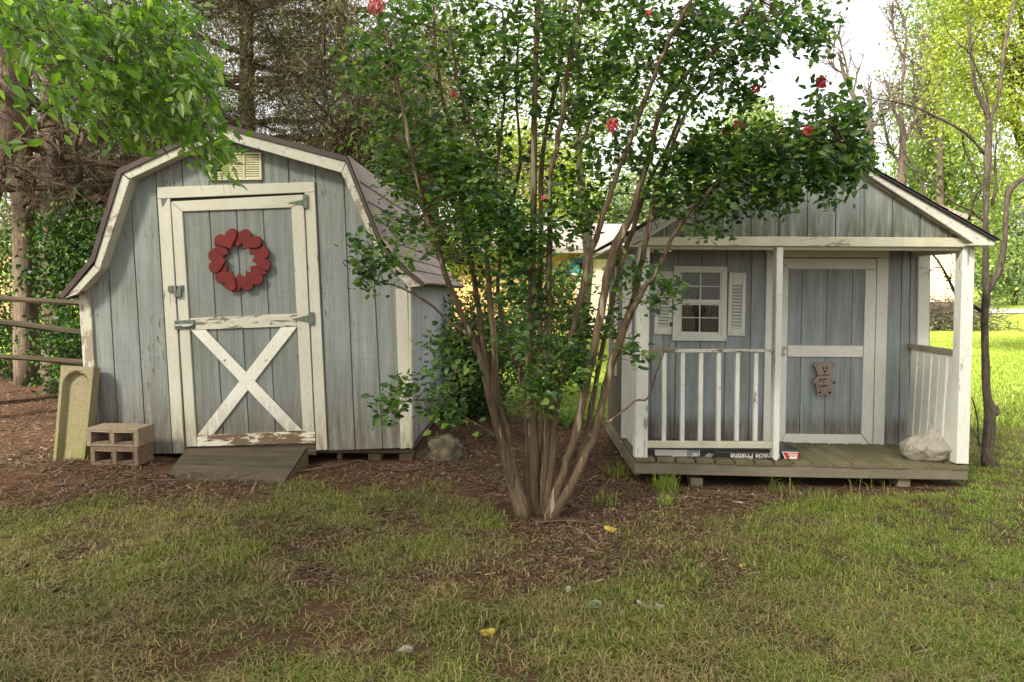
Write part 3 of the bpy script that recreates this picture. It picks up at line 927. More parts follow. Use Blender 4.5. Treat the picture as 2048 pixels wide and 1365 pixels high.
sb_root = thing('splash_block', 'mossy concrete splash block stood on end against the corner of the shed', 'splash block', (tb.x, tb.y, gA(tb.x, tb.y)))
ex = (Vector(tb2) - Vector(tb)).normalized(); ez = ((tl - tb)).normalized(); ey = ez.cross(ex).normalized() * -1
if ey.y < 0: ey = -ey
hs_ = (tl - tb).length
NU, NV = 22, 44
vs, fs = [], []
for j in range(NV + 1):
    for i in range(NU + 1):
        u, v = i / NU, j / NV
        wtop = 1.0 + (((tr - tl).length / wsp) - 1.0) * v
        X = u * wsp * wtop
        # trough with a rounded head, open at the foot
        cx_, hw = 0.5, 0.40
        du = abs(u - cx_) / hw
        if v > 0.80:
            dv = (v - 0.80) / 0.145
            rr = math.hypot(du, dv)
        else:
            rr = du
        dep = 0.045 * (1 - float(sm((rr - 0.78) / 0.24)))
        p = tb + ex * X + ez * (v * hs_) + ey * dep
        vs.append(tuple(p))
n0 = len(vs)
th = 0.085
for j in range(NV + 1):
    for i in range(NU + 1):
        u, v = i / NU, j / NV
        wtop = 1.0 + (((tr - tl).length / wsp) - 1.0) * v
        vs.append(tuple(tb + ex * (u * wsp * wtop) + ez * (v * hs_) + ey * th))
W1 = NU + 1
for j in range(NV):
    for i in range(NU):
        a0 = j * W1 + i
        fs += [(a0, a0 + 1, a0 + W1 + 1, a0 + W1), (n0 + a0 + W1, n0 + a0 + W1 + 1, n0 + a0 + 1, n0 + a0)]
for j in range(NV):
    a0 = j * W1; a1 = a0 + NU
    fs += [(a0 + W1, n0 + a0 + W1, n0 + a0, a0), (a1, n0 + a1, n0 + a1 + W1, a1 + W1)]
for i in range(NU):
    a0 = i; a1 = NV * W1 + i
    fs += [(a0, n0 + a0, n0 + a0 + 1, a0 + 1), (a1 + 1, n0 + a1 + 1, n0 + a1, a1)]
MB().add(vs, fs).build('trough', M_SPLASH, sb_root, world_coords=True)

# ---- two hollow concrete blocks
M_CMU = plain_mat('concrete_block', (0.23, 0.175, 0.12), 0.95, 0.35, 45, bump=0.6)
M_CMU2 = plain_mat('darker_concrete_block', (0.155, 0.105, 0.07), 0.95, 0.35, 45, bump=0.6)  # lower block, a darker tone than the upper one
def cinder_block(label, m, fl, fr_, top_h, depth, yaw_extra=0.0):
    """front-face lower corners fl, fr_ (world); holes face the camera"""
    ux = (fr_ - fl); W = ux.length; ux.normalize()
    rz = math.atan2(ux.y, ux.x)
    root = thing('cinder_block', label, 'concrete block', fl, rz, 'hollow concrete blocks by the shed')
    H, D = top_h, depth
    hw, hh = W * 0.345, H * 0.56
    c1, c2 = W * 0.275, W * 0.725
    zc = H * 0.5
    xs_ = [0, c1 - hw / 2, c1 + hw / 2, c2 - hw / 2, c2 + hw / 2, W]
    zs_ = [0, zc - hh / 2, zc + hh / 2, H]
    mb = MB()
    e = 0.006
    def cell(x0, x1, z0, z1):
        mb.prism([(x0, z0), (x1, z0), (x1, z1), (x0, z1)], 0.0, D, 0.0)
    vs = {}
    V, F_ = [], []
    def vid(i, j, k):
        key = (i, j, k)
        if key not in vs:
            x, z, y = xs_[i], zs_[j], (0.0 if k == 0 else D)
            r = mnoise.noise(Vector((x * 31 + fl.z * 50, z * 31, y * 17))) * 0.006
            ins = e if (i in (0, 5)) else 0
            V.append((x + r, y + r * .6, z + r)); vs[key] = len(V) - 1
        return vs[key]
    for i in range(5):
        for j in range(3):
            if j == 1 and i in (1, 3):
                for (a, c_) in (((i, j), (i + 1, j)), ((i + 1, j), (i + 1, j + 1)), ((i + 1, j + 1), (i, j + 1)), ((i, j + 1), (i, j))):
                    F_.append((vid(*a, 0), vid(*a, 1), vid(*c_, 1), vid(*c_, 0)))
                continue
            F_.append((vid(i, j, 0), vid(i + 1, j, 0), vid(i + 1, j + 1, 0), vid(i, j + 1, 0)))
            F_.append((vid(i, j + 1, 1), vid(i + 1, j + 1, 1), vid(i + 1, j, 1), vid(i, j, 1)))
    for i in range(5):
        F_.append((vid(i, 0, 0), vid(i, 0, 1), vid(i + 1, 0, 1), vid(i + 1, 0, 0)))
        F_.append((vid(i, 3, 0), vid(i + 1, 3, 0), vid(i + 1, 3, 1), vid(i, 3, 1)))
    for j in range(3):
        F_.append((vid(0, j, 0), vid(0, j + 1, 0), vid(0, j + 1, 1), vid(0, j, 1)))
        F_.append((vid(5, j, 0), vid(5, j, 1), vid(5, j + 1, 1), vid(5, j + 1, 0)))
    o = MB().add(V, F_).build('shell', m, root)
    bv = o.modifiers.new('bevel', 'BEVEL'); bv.width = 0.007; bv.segments = 2; bv.limit_method = 'ANGLE'
    return root
g1, g2 = G(181, 930), G(277, 937)
zt = P(181, 894, g1.y).z
cinder_block('lower hollow concrete block lying on the ground beside the splash block', M_CMU2, Vector((g1.x, g1.y, gA(g1.x, g1.y) - 0.005)), Vector((g2.x, g2.y, gA(g1.x, g1.y) - 0.005)), zt - gA(g1.x, g1.y) + 0.005, 0.20)
t1, t2 = P(172, 892, g1.y + 0.0), P(278, 899, g2.y - 0.0)
cinder_block('upper hollow concrete block stacked on the lower block by the splash block', M_CMU, Vector((t1.x, t1.y, zt + 0.002)), Vector((t2.x, t2.y, zt + 0.002)), P(174, 857, g1.y).z - zt, 0.21)

# ---- mossy rock at the right corner of the shed
rg = G(880, 922)
rock = thing('mossy_rock', 'rounded mossy rock lying by the right corner of the grey shed', 'rock', (rg.x, rg.y + 0.08, gA(rg.x, rg.y)))
import bmesh
def rock_obj(name, m, parent, sx, sy, sz, seed, loc=(0, 0, 0), sub=3):
    bm = bmesh.new()
    bmesh.ops.create_icosphere(bm, subdivisions=sub, radius=1)
    for v in bm.verts:
        n_ = mnoise.noise(v.co * 1.3 + Vector((seed, 0, 0))) * 0.42 + mnoise.noise(v.co * 3.1 + Vector((seed, 5, 0))) * 0.2 + mnoise.noise(v.co * 8 + Vector((seed, 5, 3))) * 0.07
        v.co = Vector((v.co.x * sx, v.co.y * sy, v.co.z * sz)) * (1 + n_) + Vector(loc)
    me = bpy.data.meshes.new(name); bm.to_mesh(me); bm.free()
    for p in me.polygons: p.use_smooth = True
    return link_mesh(name, me, m, parent)
M_ROCK = plain_mat('mossy_stone', (0.105, 0.086, 0.055), 0.95, 0.6, 16, bump=1.0)
rock_obj('stone', M_ROCK, rock, 0.165, 0.14, 0.13, 5.1, (0, 0, 0.05), 4)

# ---- split rail fence running off to the left behind the shed
FD = 6.6
gx = P(60, 720, FD)
fence = thing('split_rail_fence', 'weathered three rail split timber fence running behind the left side of the shed', 'fence', (gx.x, FD, gA(gx.x, FD)))
for (ya, yb_, ha) in ((597, 607, 11), (644, 665, 13), (713, 725, 12)):
    pts, rad = [], []
    for t in np.linspace(0, 1, 12):
        px = -420 + t * 660
        py = ya + (yb_ - ya) * (px / 160)
        p = P(px, py + 2 * mnoise.noise(Vector((px * .01, ya, 0))), FD)
        pts.append(p); rad.append(ha * 0.5 * FD / FPX * (1.0 + 0.12 * mnoise.noise(Vector((px * .02, ya * .3, 3)))))
    MB().tube(pts, rad, 7, 0.35, seed=ya).build('rail', M_RAIL, fence, world_coords=True)
for px in (-260, 212):
    p0 = P(px, 720, FD + 0.02)
    MB().bar((p0.x, FD + 0.09, -0.1), (p0.x, FD + 0.09, 1.45), 0.11, 0.13, (0, 1, 0), 0.01).build('post', M_RAIL, fence, world_coords=True)

# ================================================================== PLAYHOUSE
FB = Frame(1604, 5.1, 1034)
ph = thing('playhouse', 'small grey blue playhouse with a white railed front porch and shuttered window', 'playhouse', FB.loc, FB.phi)
WY = 0.72           # front wall behind the porch
BY = 1.75           # back wall

# --- deck
deck_z_top = FB.uv(1600, 918, 0.0)[1]
xdl, _ = FB.uv(1270, 930, 0); xdr, _ = FB.uv(1938, 930, 0)
zr_top = FB.uv(1600, 929.5, -0.01)[1]; zr_bot = FB.uv(1600, 956, -0.01)[1]
MB().prism(FB.poly([(1270, 926), (1620, 930), (1937, 934.5), (1936, 961), (1620, 956), (1270, 948)], -0.012), -0.012, 0.028, 0.004).build('rim_joist', M_RIM, ph)
for px_, nm in ((xdl + 0.02, 'side_joist'), (xdr - 0.02, 'side_joist')):
    MB().box((px_, 0.03 + BY / 2, (zr_top + zr_bot) / 2 + (0.006 if px_ < 0 else -0.01)), (0.038, BY - 0.01, zr_top - zr_bot), 0.003).build(nm, M_RIM, ph)
ed = [1271, 1312, 1351.5, 1391, 1430, 1469, 1508, 1547, 1586.5, 1625.5, 1664, 1703, 1743, 1782, 1821, 1861, 1901, 1938]
for i in range(len(ed) - 1):
    xa, za = FB.uv(ed[i], 916 + 16.5 * (ed[i] - 1271) / 667, -0.014)
    xb2, zb2 = FB.uv(ed[i + 1], 916 + 16.5 * (ed[i + 1] - 1271) / 667, -0.014)
    jz = random.uniform(-.003, .003)
    y0 = -0.020 + random.uniform(-.006, .006)
    g_ = 0.0065
    thk = 0.033
    zt_ = (za + zb2) / 2 + jz
    rr = 0.008
    prof = [(xa + g_, zt_ - thk), (xb2 - g_, zt_ - thk), (xb2 - g_, zt_ - rr), (xb2 - g_ - rr, zt_), (xa + g_ + rr, zt_), (xa + g_, zt_ - rr)]
    MB().prism(prof, y0, WY + 0.05, 0.003).build('deck_board', M_DECK, ph)
for px in (1394, 1809):
    x, z = FB.uv(px, 956, 0.02)
    zg = -0.06
    MB().box((x, 0.09, (z + zg) / 2 - 0.005), (0.088, 0.14, max(0.04, z - zg)), 0.004).build('support_block', M_RIM, ph)
for px in (1394, 1809):
    x, z = FB.uv(px, 956, 0.02)
    MB().box((x, 1.5, (z - .03) / 2), (0.12, 0.2, max(0.05, z + .05)), 0.004).build('support_block', M_RIM, ph)

def deckz(x):
    return FB.uv(1271, 916, -0.014)[1] + (FB.uv(1938, 932.5, -0.014)[1] - FB.uv(1271, 916, -0.014)[1]) * (x - xdl) / (xdr - xdl)

# --- front posts
def post(px, yl, depth, m=M_POST):
    pl = FB.poly(px, yl)
    return MB().prism(pl, yl, yl + depth, 0.004).build('porch_post', m, ph)
post([(1269.5, 915.5), (1295, 916.5), (1299.5, 494), (1277, 494)], -0.004, 0.085)
post([(1546.5, 918), (1550, 921), (1553, 924), (1556.5, 918), (1558.5, 905), (1567, 495), (1554, 494)], -0.010, 0.075)
post([(1913.5, 928), (1938, 929), (1950.5, 495), (1926, 495)], -0.004, 0.085)
# corner boards at the front wall
post([(1247, 896), (1262, 896), (1265, 500), (1251, 500)], WY - 0.02, 0.02, M_HOUSE_TRIM)
post([(1833, 897), (1856, 898), (1860, 505), (1837, 505)], WY - 0.02, 0.02, M_HOUSE_TRIM)

# --- front wall
wl = [(1247, 892), (1858, 898), (1861, 488), (1252, 488)]
MB().prism(FB.poly(wl, WY + 0.012), WY + 0.012, WY + 0.03, 0.001).build('front_wall_sheet', M_SIDE_B, ph)
fb = [1247, 1300.5, 1348, 1397, 1446.5, 1496.5, 1524.8, 1547, 1597, 1647, 1697, 1747, 1797, 1818, 1860]
ft = [1254, 1304, 1356, 1404.6, 1454, 1504, 1534, 1556, 1604, 1654, 1704.5, 1756, 1804, 1820.5, 1862]
linesB = [(FB.uv(b_, 880, WY), FB.uv(t_, 510, WY)) for b_, t_ in zip(fb, ft)]
planks(FB, ph, 'siding_board', FB.poly(wl, WY), linesB, WY, 0.012, M_SIDE_B, 0.007)

# --- side walls, back wall
xL_b, zL_b = FB.uv(1247, 905, WY); xL_t, zL_t = FB.uv(1252, 492, WY)
xR_b, zR_b = FB.uv(1858, 898, WY); xR_t, zR_t = FB.uv(1861, 492, WY)
def side_panel(name, m, xb_, xt_, zb_, zt_, ya, yb_, th):
    v = []
    for (x, z) in ((xb_, zb_), (xt_, zt_)):
        for yy in (ya, yb_):
            v += [(x, yy, z), (x + th, yy, z)]
    return MB().add(v, [(0, 1, 5, 4), (1, 3, 7, 5), (3, 2, 6, 7), (2, 0, 4, 6), (0, 2, 3, 1), (4, 5, 7, 6)]).build(name, m, ph)
nb_ = 5
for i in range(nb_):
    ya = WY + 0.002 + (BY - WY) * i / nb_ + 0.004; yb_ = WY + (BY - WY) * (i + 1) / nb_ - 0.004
    side_panel('siding_board', M_SIDE_B_SHADED, xL_b, xL_t, zL_b - 0.03, zL_t, ya, yb_, 0.012)
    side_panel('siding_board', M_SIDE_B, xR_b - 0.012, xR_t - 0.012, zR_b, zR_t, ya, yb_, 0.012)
side_panel('side_wall_sheet', M_SIDE_B_SHADED, xL_b + .013, xL_t + .013, zL_b, zL_t, WY + .031, BY, 0.02)
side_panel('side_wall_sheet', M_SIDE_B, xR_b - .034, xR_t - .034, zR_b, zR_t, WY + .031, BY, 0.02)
MB().prism([(xL_b, zL_b), (xR_b, zR_b), (xR_t, zR_t), (xL_t, zL_t)], BY, BY + 0.02).build('back_wall', M_SIDE_B, ph)
MB().box(((xL_b + xR_b) / 2, (WY + BY) / 2, zL_b + 0.01), (xR_b - xL_b - .1, BY - WY - 0.08, 0.02)).build('inner_floor', M_RAW, ph)
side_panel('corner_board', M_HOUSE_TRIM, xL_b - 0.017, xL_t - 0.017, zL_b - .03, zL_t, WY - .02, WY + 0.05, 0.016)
side_panel('gutter_strip', M_TRIM, xL_b - 0.02, xL_t - 0.02, zL_b + .6, zL_t, WY + 0.42, WY + 0.50, 0.018)

# --- beam and gable
beam = [(1262, 491.5), (1556, 493.5), (1952, 495), (1957, 493), (1925, 476.5), (1555, 473.5), (1300, 474.5)]
MB().prism(FB.poly([(1268, 491), (1950, 495), (1945, 478), (1925, 476), (1555, 473.5), (1298, 474.5)], -0.022), -0.022, 0.02, 0.004).build('porch_beam', M_BEAM, ph)
MB().prism(FB.poly([(1285, 499), (1932, 502), (1932, 494), (1285, 491)], 0.021), 0.021, 0.07, 0.003).build('inner_beam', M_TRIM_X, ph)
for (pxx, s_) in ((1292, -1), (1936, 1)):
    x, z = FB.uv(pxx, 499, 0.075)
    MB().box((x - 0.02 * s_, (0.075 + WY - 0.02) / 2, z + 0.02), (0.075, WY - 0.10, 0.085), 0.003).build('side_beam', M_TRIM_X, ph)
zc_ = FB.uv(1600, 488, 0.3)[1] + 0.05
MB().box(((xL_b + xR_b) / 2, WY / 2 + 0.06, zc_ - 0.015), (xR_b - xL_b - 0.03, WY - 0.02, 0.012)).build('porch_ceiling', M_SIDE_B_SHADED, ph)
gab = [(1280, 475.5), (1925, 477), (1880, 445), (1615, 283), (1330, 446)]
MB().prism(FB.poly([(1284, 474), (1921, 475.5), (1880, 449), (1615, 288), (1330, 449)], 0.004), 0.004, 0.02, 0.001).build('gable_sheet', M_GABLE, ph)
gl = [1260, 1333, 1389.5, 1446, 1502, 1558, 1615, 1671.5, 1728.5, 1785, 1841, 1897.5, 1950]
linesG = [(FB.uv(a_ - 0.3, 474, -0.008), FB.uv(a_ + 0.6, 300, -0.008)) for a_ in gl]
planks(FB, ph, 'gable_board', FB.poly(gab, -0.008), linesG, -0.008, 0.012, M_GABLE, 0.007)
# rake trims on the gable wall and the outer fascia boards
for q in ([(1956, 494.5), (1926, 477.5), (1713, 345.5), (1615, 290), (1615, 269), (1724, 332), (1988, 491)],
          [(1262, 491), (1240, 484), (1337, 428.5), (1614.4, 269), (1614.4, 290), (1345, 446), (1300, 474)]):
    board(FB, ph, 'rake_trim', q, -0.030, 0.022, M_HRAKE)
for q in ([(1958, 493.8), (1990, 490.5), (1992, 481), (1615, 264.5), (1615, 280), (1722, 341)],
          [(1236, 490), (1233, 482), (1337.5, 423), (1614.4, 264.5), (1614.4, 280), (1340, 437), (1262, 482)]):
    board(FB, ph, 'fascia_board', q, -0.075, 0.02, M_HRAKE)
# roof slabs
RY0, RY1 = -0.10, BY + 0.08
ap = FB.uv(1615, 262, -0.1); er = FB.uv(1995, 479, -0.1); el = FB.uv(1230, 482, -0.1)
def roof_slab(a, e):
    d = Vector((e[0] - a[0], e[1] - a[1])); d.normalize()
    n_ = Vector((-d.y, d.x)); n_ = n_ if n_.y > 0 else -n_
    th = 0.014
    q = [(a[0], a[1]), (e[0], e[1]), (e[0] - n_.x * th, e[1] - n_.y * th), (a[0], a[1] - th * 1.2)]
    return MB().prism(q, RY0, RY1, 0.003).build('roof', M_SHINGLE_DK, ph)
rfr, rfl = roof_slab(ap, er), roof_slab(ap, el)
for (rf, e) in ((rfr, er), (rfl, el)):
    mb = MB()
    d = Vector((e[0] - ap[0], e[1] - ap[1])); L_ = d.length; d.normalize()
    n_ = Vector((-d.y, d.x)); n_ = n_ if n_.y > 0 else -n_
    for i in range(11):
        t0, t1 = L_ * i / 11, L_ * (i + 1) / 11 + 0.012
        a_, c_ = Vector(ap) + d * t0 + n_ * 0.002, Vector(ap) + d * t1 + n_ * 0.009
        yy = RY0 - 0.012
        while yy < RY1:
            y2 = min(RY1, yy + random.uniform(.2, .3))
            mb.add([(a_.x, yy, a_.y), (c_.x, yy, c_.y), (c_.x, y2 - .006, c_.y), (a_.x, y2 - .006, a_.y), (c_.x - n_.x * .007, yy, c_.y - n_.y * .007), (c_.x - n_.x * .007, y2 - .006, c_.y - n_.y * .007)],
                   [(0, 1, 2, 3), (1, 4, 5, 2), (0, 4, 1)])
            yy = y2
    mb.build('shingle_courses', M_SHINGLE_DK, rf, kind='stuff')
# eave soffit boards of the roof overhang
for (xa, za, s_) in ((el[0], el[1], 1), (er[0], er[1], -1)):
    MB().box((xa + s_ * 0.10, (RY0 + RY1) / 2, za - 0.035), (0.17, RY1 - RY0 - 0.02, 0.012)).build('eave_soffit', M_TRIM_X, ph)

# --- window
win = MB().prism(FB.poly([(1361, 666), (1441, 669), (1443, 547), (1361.5, 546)], WY - 0.004), WY - 0.004, WY - 0.001, 0.0005).build('window', M_DARK, ph)
wf = [(1348, 532), (1455, 533), (1453, 683), (1345, 682)]
wi = [(1361, 545.5), (1443, 546.5), (1441.5, 670), (1360, 667)]
for i in range(4):
    j = (i + 1) % 4
    board(FB, win, 'window_frame', [wf[i], wf[j], wi[j], wi[i]], WY - 0.030, 0.028, M_VINYL, 0.004)
for q in ([(1361, 599), (1442, 600), (1442, 608.5), (1361, 607.5)],):
    board(FB, win, 'meeting_rail', q, WY - 0.026, 0.02, M_VINYL, 0.002)
us = [(1363.5, 548), (1440.5, 548.5), (1440, 599), (1363, 599)]
for q in ([(1361.5, 546), (1364, 546), (1363, 600), (1361, 600)], [(1440, 547), (1443, 547), (1442.6, 600), (1439.6, 600)]):
    board(FB, win, 'sash_stile', q, WY - 0.024, 0.018, M_VINYL, 0.001)
for q in ([(1361, 608), (1364, 608), (1363, 667), (1360, 667)], [(1438, 609), (1442, 609), (1441, 670), (1437, 669)], [(1363, 663.5), (1437, 665.5), (1437, 670), (1360, 667)], [(1363, 607.8), (1438, 608.8), (1438, 611), (1363, 610)]):
    board(FB, win, 'sash_stile', q, WY - 0.028, 0.02, M_VINYL, 0.001)
for q in ([(1399.8, 547), (1402.6, 547), (1402.2, 600), (1399.6, 600)], [(1363, 571.6), (1441, 572.6), (1441, 574.8), (1363, 573.8)],
          [(1398.6, 610), (1401, 610), (1400.4, 665), (1398, 665)], [(1363, 634.4), (1438, 635.4), (1438, 637.4), (1363, 636.4)]):
    board(FB, win, 'muntin', q, WY - 0.020, 0.010, M_VINYL, 0.0005)
b = NB('window_glass')
g1_ = b.new('ShaderNodeBsdfGlossy'); g1_.inputs['Roughness'].default_value = 0.03
t_ = b.new('ShaderNodeBsdfTransparent'); t_.inputs[0].default_value = (0.80, 0.82, 0.8, 1)
mx = b.new('ShaderNodeMixShader'); fr_n = b.new('ShaderNodeFresnel'); fr_n.inputs[0].default_value = 1.22
mm = b.math('ADD', fr_n.outputs[0], 0.008)
b.nt.links.new(mm, mx.inputs[0]); b.nt.links.new(t_.outputs[0], mx.inputs[1]); b.nt.links.new(g1_.outputs[0], mx.inputs[2])
oo = b.new('ShaderNodeOutputMaterial'); b.nt.links.new(mx.outputs[0], oo.inputs[0])
M_GLASS = b.m
for (x0, y0, x1, y1) in ((1364, 548, 1400, 572), (1402.5, 548, 1440, 572.6), (1364, 574, 1400, 599), (1402.5, 575, 1440, 599.5),
                         (1363.5, 610.5, 1398.5, 634.6), (1401, 610.8, 1437.5, 635.4), (1363.5, 637, 1398.4, 664), (1400.6, 637.5, 1437.5, 665)):
    board(FB, win, 'pane', [(x0, y0), (x1, y0), (x1, y1), (x0, y1)], WY - 0.0165, 0.002, M_GLASS, 0.0003)
# lace curtains behind the glass
M_LACE = plain_mat('grey_lace', (0.22, 0.175, 0.14), 0.9, 0.3, 40)
for lab, xs_, seed in (('left grey lace curtain panel behind the playhouse window', (1362, 1398, 1362, 1389), 1), ('right grey lace curtain panel behind the playhouse window', (1400, 1441, 1403, 1441), 5)):
    tl_, tr_ = FB.uv(xs_[0], 547, WY - .009), FB.uv(xs_[1], 547, WY - .009)
    bl_, br_ = FB.uv(xs_[2], 667, WY - .009), FB.uv(xs_[3], 667, WY - .009)
    org = FB.world((tl_[0], WY - .009, bl_[1]))
    cu = thing('curtain', lab, 'curtain', org, FB.phi, 'lace curtains in the playhouse window')
    V, F_ = [], []
    NUc, NVc = 28, 10
    for j in range(NVc + 1):
        v = j / NVc
        for i in range(NUc + 1):
            u = i / NUc
            pinch = 1 - 0.30 * math.exp(-((v - 0.42) / 0.12) ** 2)
            xa_ = bl_[0] + (tl_[0] - bl_[0]) * v; xb_ = br_[0] + (tr_[0] - br_[0]) * v
            uu = u * pinch if seed == 1 else 1 - (1 - u) * pinch
            x = xa_ + (xb_ - xa_) * uu
            z = bl_[1] + (tl_[1] - bl_[1]) * v
            y = 0.0032 * math.sin(u * 26 + seed + v * 2)
            V.append((x - tl_[0], y, z - bl_[1]))
    for j in range(NVc):
        for i in range(NUc):
            a0 = j * (NUc + 1) + i
            F_.append((a0, a0 + 1, a0 + NUc + 2, a0 + NUc + 1))
    MB().add(V, F_).build('lace_panel', M_LACE, cu, smooth=True)

# --- shutters
for (tlx, trx, ty0, ty1, blx, brx, by0, by1) in ((1312, 1346, 542.5, 543.5, 1308.8, 1343, 668.5, 669.5), (1458.5, 1493, 545, 546, 1455, 1489.5, 671.5, 672.5)):
    def sp(u, v):
        tx, ty = tlx + (trx - tlx) * u, ty0 + (ty1 - ty0) * u
        bx, by_ = blx + (brx - blx) * u, by0 + (by1 - by0) * u
        return (bx + (tx - bx) * v, by_ + (ty - by_) * v)
    sh = MB().prism(FB.poly([sp(.02, .01), sp(.98, .01), sp(.98, .99), sp(.02, .99)], WY - 0.006), WY - 0.006, WY - 0.001, 0.001).build('shutter', M_GREYPRINT_SLATSHADE, ph)  # grey backing carries the shade between the slats as colour
    for (u0, u1, v0, v1) in ((0, .22, 0, 1), (.78, 1, 0, 1), (.225, .775, 0, .115), (.225, .775, .80, 1)):
        board(FB, sh, 'shutter_frame', [sp(u0, v0), sp(u1, v0), sp(u1, v1), sp(u0, v1)], WY - 0.020, 0.012, M_VINYL, 0.002)
    for k_ in range(13):
        v0 = 0.122 + k_ * 0.0518
        a_, c_ = FB.p3(*sp(.235, v0), WY - .017), FB.p3(*sp(.765, v0), WY - .017)
        h_ = 0.0185
        MB().add([(a_.x, WY - .022, a_.z), (c_.x, WY - .022, c_.z), (c_.x, WY - .007, c_.z + h_), (a_.x, WY - .007, a_.z + h_),
                  (a_.x, WY - .0215, a_.z + .004), (c_.x, WY - .0215, c_.z + .004)],
                 [(0, 1, 5, 4), (4, 5, 2, 3), (0, 3, 2, 1)]).build('shutter_slat', M_VINYL, sh)
    arc = [FB.p3(*sp(0.5 + 0.22 * math.cos(t), 0.90 + 0.035 * math.sin(t)), WY - .0205) for t in np.linspace(0.1, PI - .1, 9)]
    MB().tube(arc, 0.0022, 5).build('shutter_arch', M_VINYL, sh)
    for (u, v) in ((.1, .04), (.9, .04), (.1, .96), (.9, .96)):
        p_ = FB.p3(*sp(u, v), WY - .021)
        MB().box((p_.x, p_.y, p_.z), (.006, .004, .006), .001).build('shutter_screw', M_IRON, sh)

# --- door and surround
board(FB, ph, 'door_jamb', [(1526, 891), (1549, 891), (1555, 516), (1534, 500)], WY - 0.020, 0.018, M_HOUSE_TRIM)
board(FB, ph, 'door_jamb', [(1746.5, 892), (1768.5, 892.5), (1778, 516), (1755, 516)], WY - 0.020, 0.018, M_HOUSE_TRIM)
board(FB, ph, 'door_header', [(1534.5, 499), (1778, 500), (1778, 515.3), (1555.5, 514.5)], WY - 0.0205, 0.0185, M_HOUSE_TRIM_X)
dr = MB().prism(FB.poly([(1553, 889.5), (1745, 891), (1753.5, 517.5), (1559, 516.5)], WY - .003), WY - .003, WY - .0005, 0.0005).build('door', M_SIDE_B, ph)
gt = [1570, 1604, 1654, 1704.5, 1738]; gb = [1565, 1597.5, 1647, 1697.5, 1728]
linesDB = [(FB.uv(b_, 870, WY), FB.uv(t_, 538, WY)) for b_, t_ in zip(gb, gt)]
planks(FB, dr, 'door_board', FB.poly([(1566, 874), (1727, 876), (1735, 532), (1572, 531)], WY - .010), linesDB, WY - .010, 0.007, M_SIDE_B, 0.006)
board(FB, dr, 'top_rail', [(1559.5, 516.8), (1753, 517.8), (1753, 539), (1577.5, 538)], WY - .024, .014, M_HOUSE_TRIM_X)
board(FB, dr, 'stile', [(1553, 889), (1558.5, 889), (1571, 868), (1577.3, 538.6), (1559.3, 518)], WY - .0235, .0135, M_HOUSE_TRIM)
board(FB, dr, 'stile', [(1745, 890.5), (1741, 890), (1722.5, 869), (1731.5, 539.6), (1753.3, 539.6)], WY - .0235, .0135, M_HOUSE_TRIM)
board(FB, dr, 'middle_rail', [(1575, 714), (1725.5, 715), (1726.5, 692.5), (1575.5, 691.5)], WY - .0245, .0145, M_HOUSE_TRIM_X)
board(FB, dr, 'bottom_rail', [(1559.5, 889.5), (1740, 891), (1722, 870), (1571.5, 868.5)], WY - .024, .014, M_HOUSE_TRIM_X)
mb = MB()
mb.prism(FB.poly([(1564, 712), (1571, 712), (1572.5, 693), (1566, 692.5)], WY - .030), WY - .030, WY - .024, .001)
mb.tube([FB.p3(1571, 695, WY - .03), FB.p3(1570.5, 699, WY - .055), FB.p3(1569, 706, WY - .058), FB.p3(1567, 711, WY - .03)], 0.006, 8)
mb.build('door_handle', M_STEEL, dr)

# --- front railing
def rail(px, y0, th, m=M_POST, name='rail'):
    return board(FB, ph, name, px, y0, th, m, 0.003)
rail([(1296, 706), (1318, 706), (1318, 699), (1297, 698.5)], 0.012, 0.035, M_RIM, 'bare_rail_end')
rail([(1318.4, 706), (1546.5, 705), (1547, 699), (1318.4, 699)], 0.010, 0.038, M_TRIM_MID_X, 'top_rail')
rail([(1293.5, 896.5), (1544.5, 897.5), (1545, 884.5), (1294, 883)], 0.012, 0.034, M_BEAM, 'bottom_rail')
for (xt_, xb_) in zip((1329, 1366, 1402.7, 1438.5, 1476, 1513), (1328.2, 1364.8, 1400.8, 1437.3, 1473.8, 1511)):
    MB().prism(FB.poly([(xb_ - 4.2, 883), (xb_ + 4.2, 883.2), (xt_ + 4.2, 706), (xt_ - 4.2, 706)], 0.018), 0.018, 0.048, 0.003).build('baluster', M_POST, ph)

# --- right hand railing, running back to the wall, and the left one
def side_rail(xpx, zpx_top, zpx_bot, n, ybeg, yend, wfrac, lab_m, in_=1):
    xt_, zt_ = FB.uv(xpx[0], zpx_top, 0.04)
    xb_, zb_ = FB.uv(xpx[1], zpx_bot, 0.04)
    pitch = (yend - ybeg) / n
    for i in range(n):
        ya = ybeg + i * pitch
        wv = pitch * wfrac * random.uniform(.94, 1.05)
        v = []
        lean = random.uniform(-.006, .006)
        for (x, z, l_) in ((xb_, zb_, 0), (xt_, zt_ - 0.03, lean)):
            for yy in (ya + l_, ya + wv + l_):
                v += [(x - .018, yy, z), (x, yy, z)]
        MB().add(v, [(0, 1, 5, 4), (1, 3, 7, 5), (3, 2, 6, 7), (2, 0, 4, 6), (0, 2, 3, 1), (4, 5, 7, 6)]).build('baluster', lab_m, ph)
    MB().bar((xt_ - .009, ybeg - .02, zt_ - .015), (xt_ - .009, yend + .02, zt_ - .015), 0.05, 0.034).build('top_rail', M_RIM, ph)
side_rail((1925.5, 1912), 702, 905, 6, 0.095, 0.69, 0.80, M_POST)
side_rail((1285, 1279), 700, 905, 6, 0.11, 0.69, 0.72, M_POST)

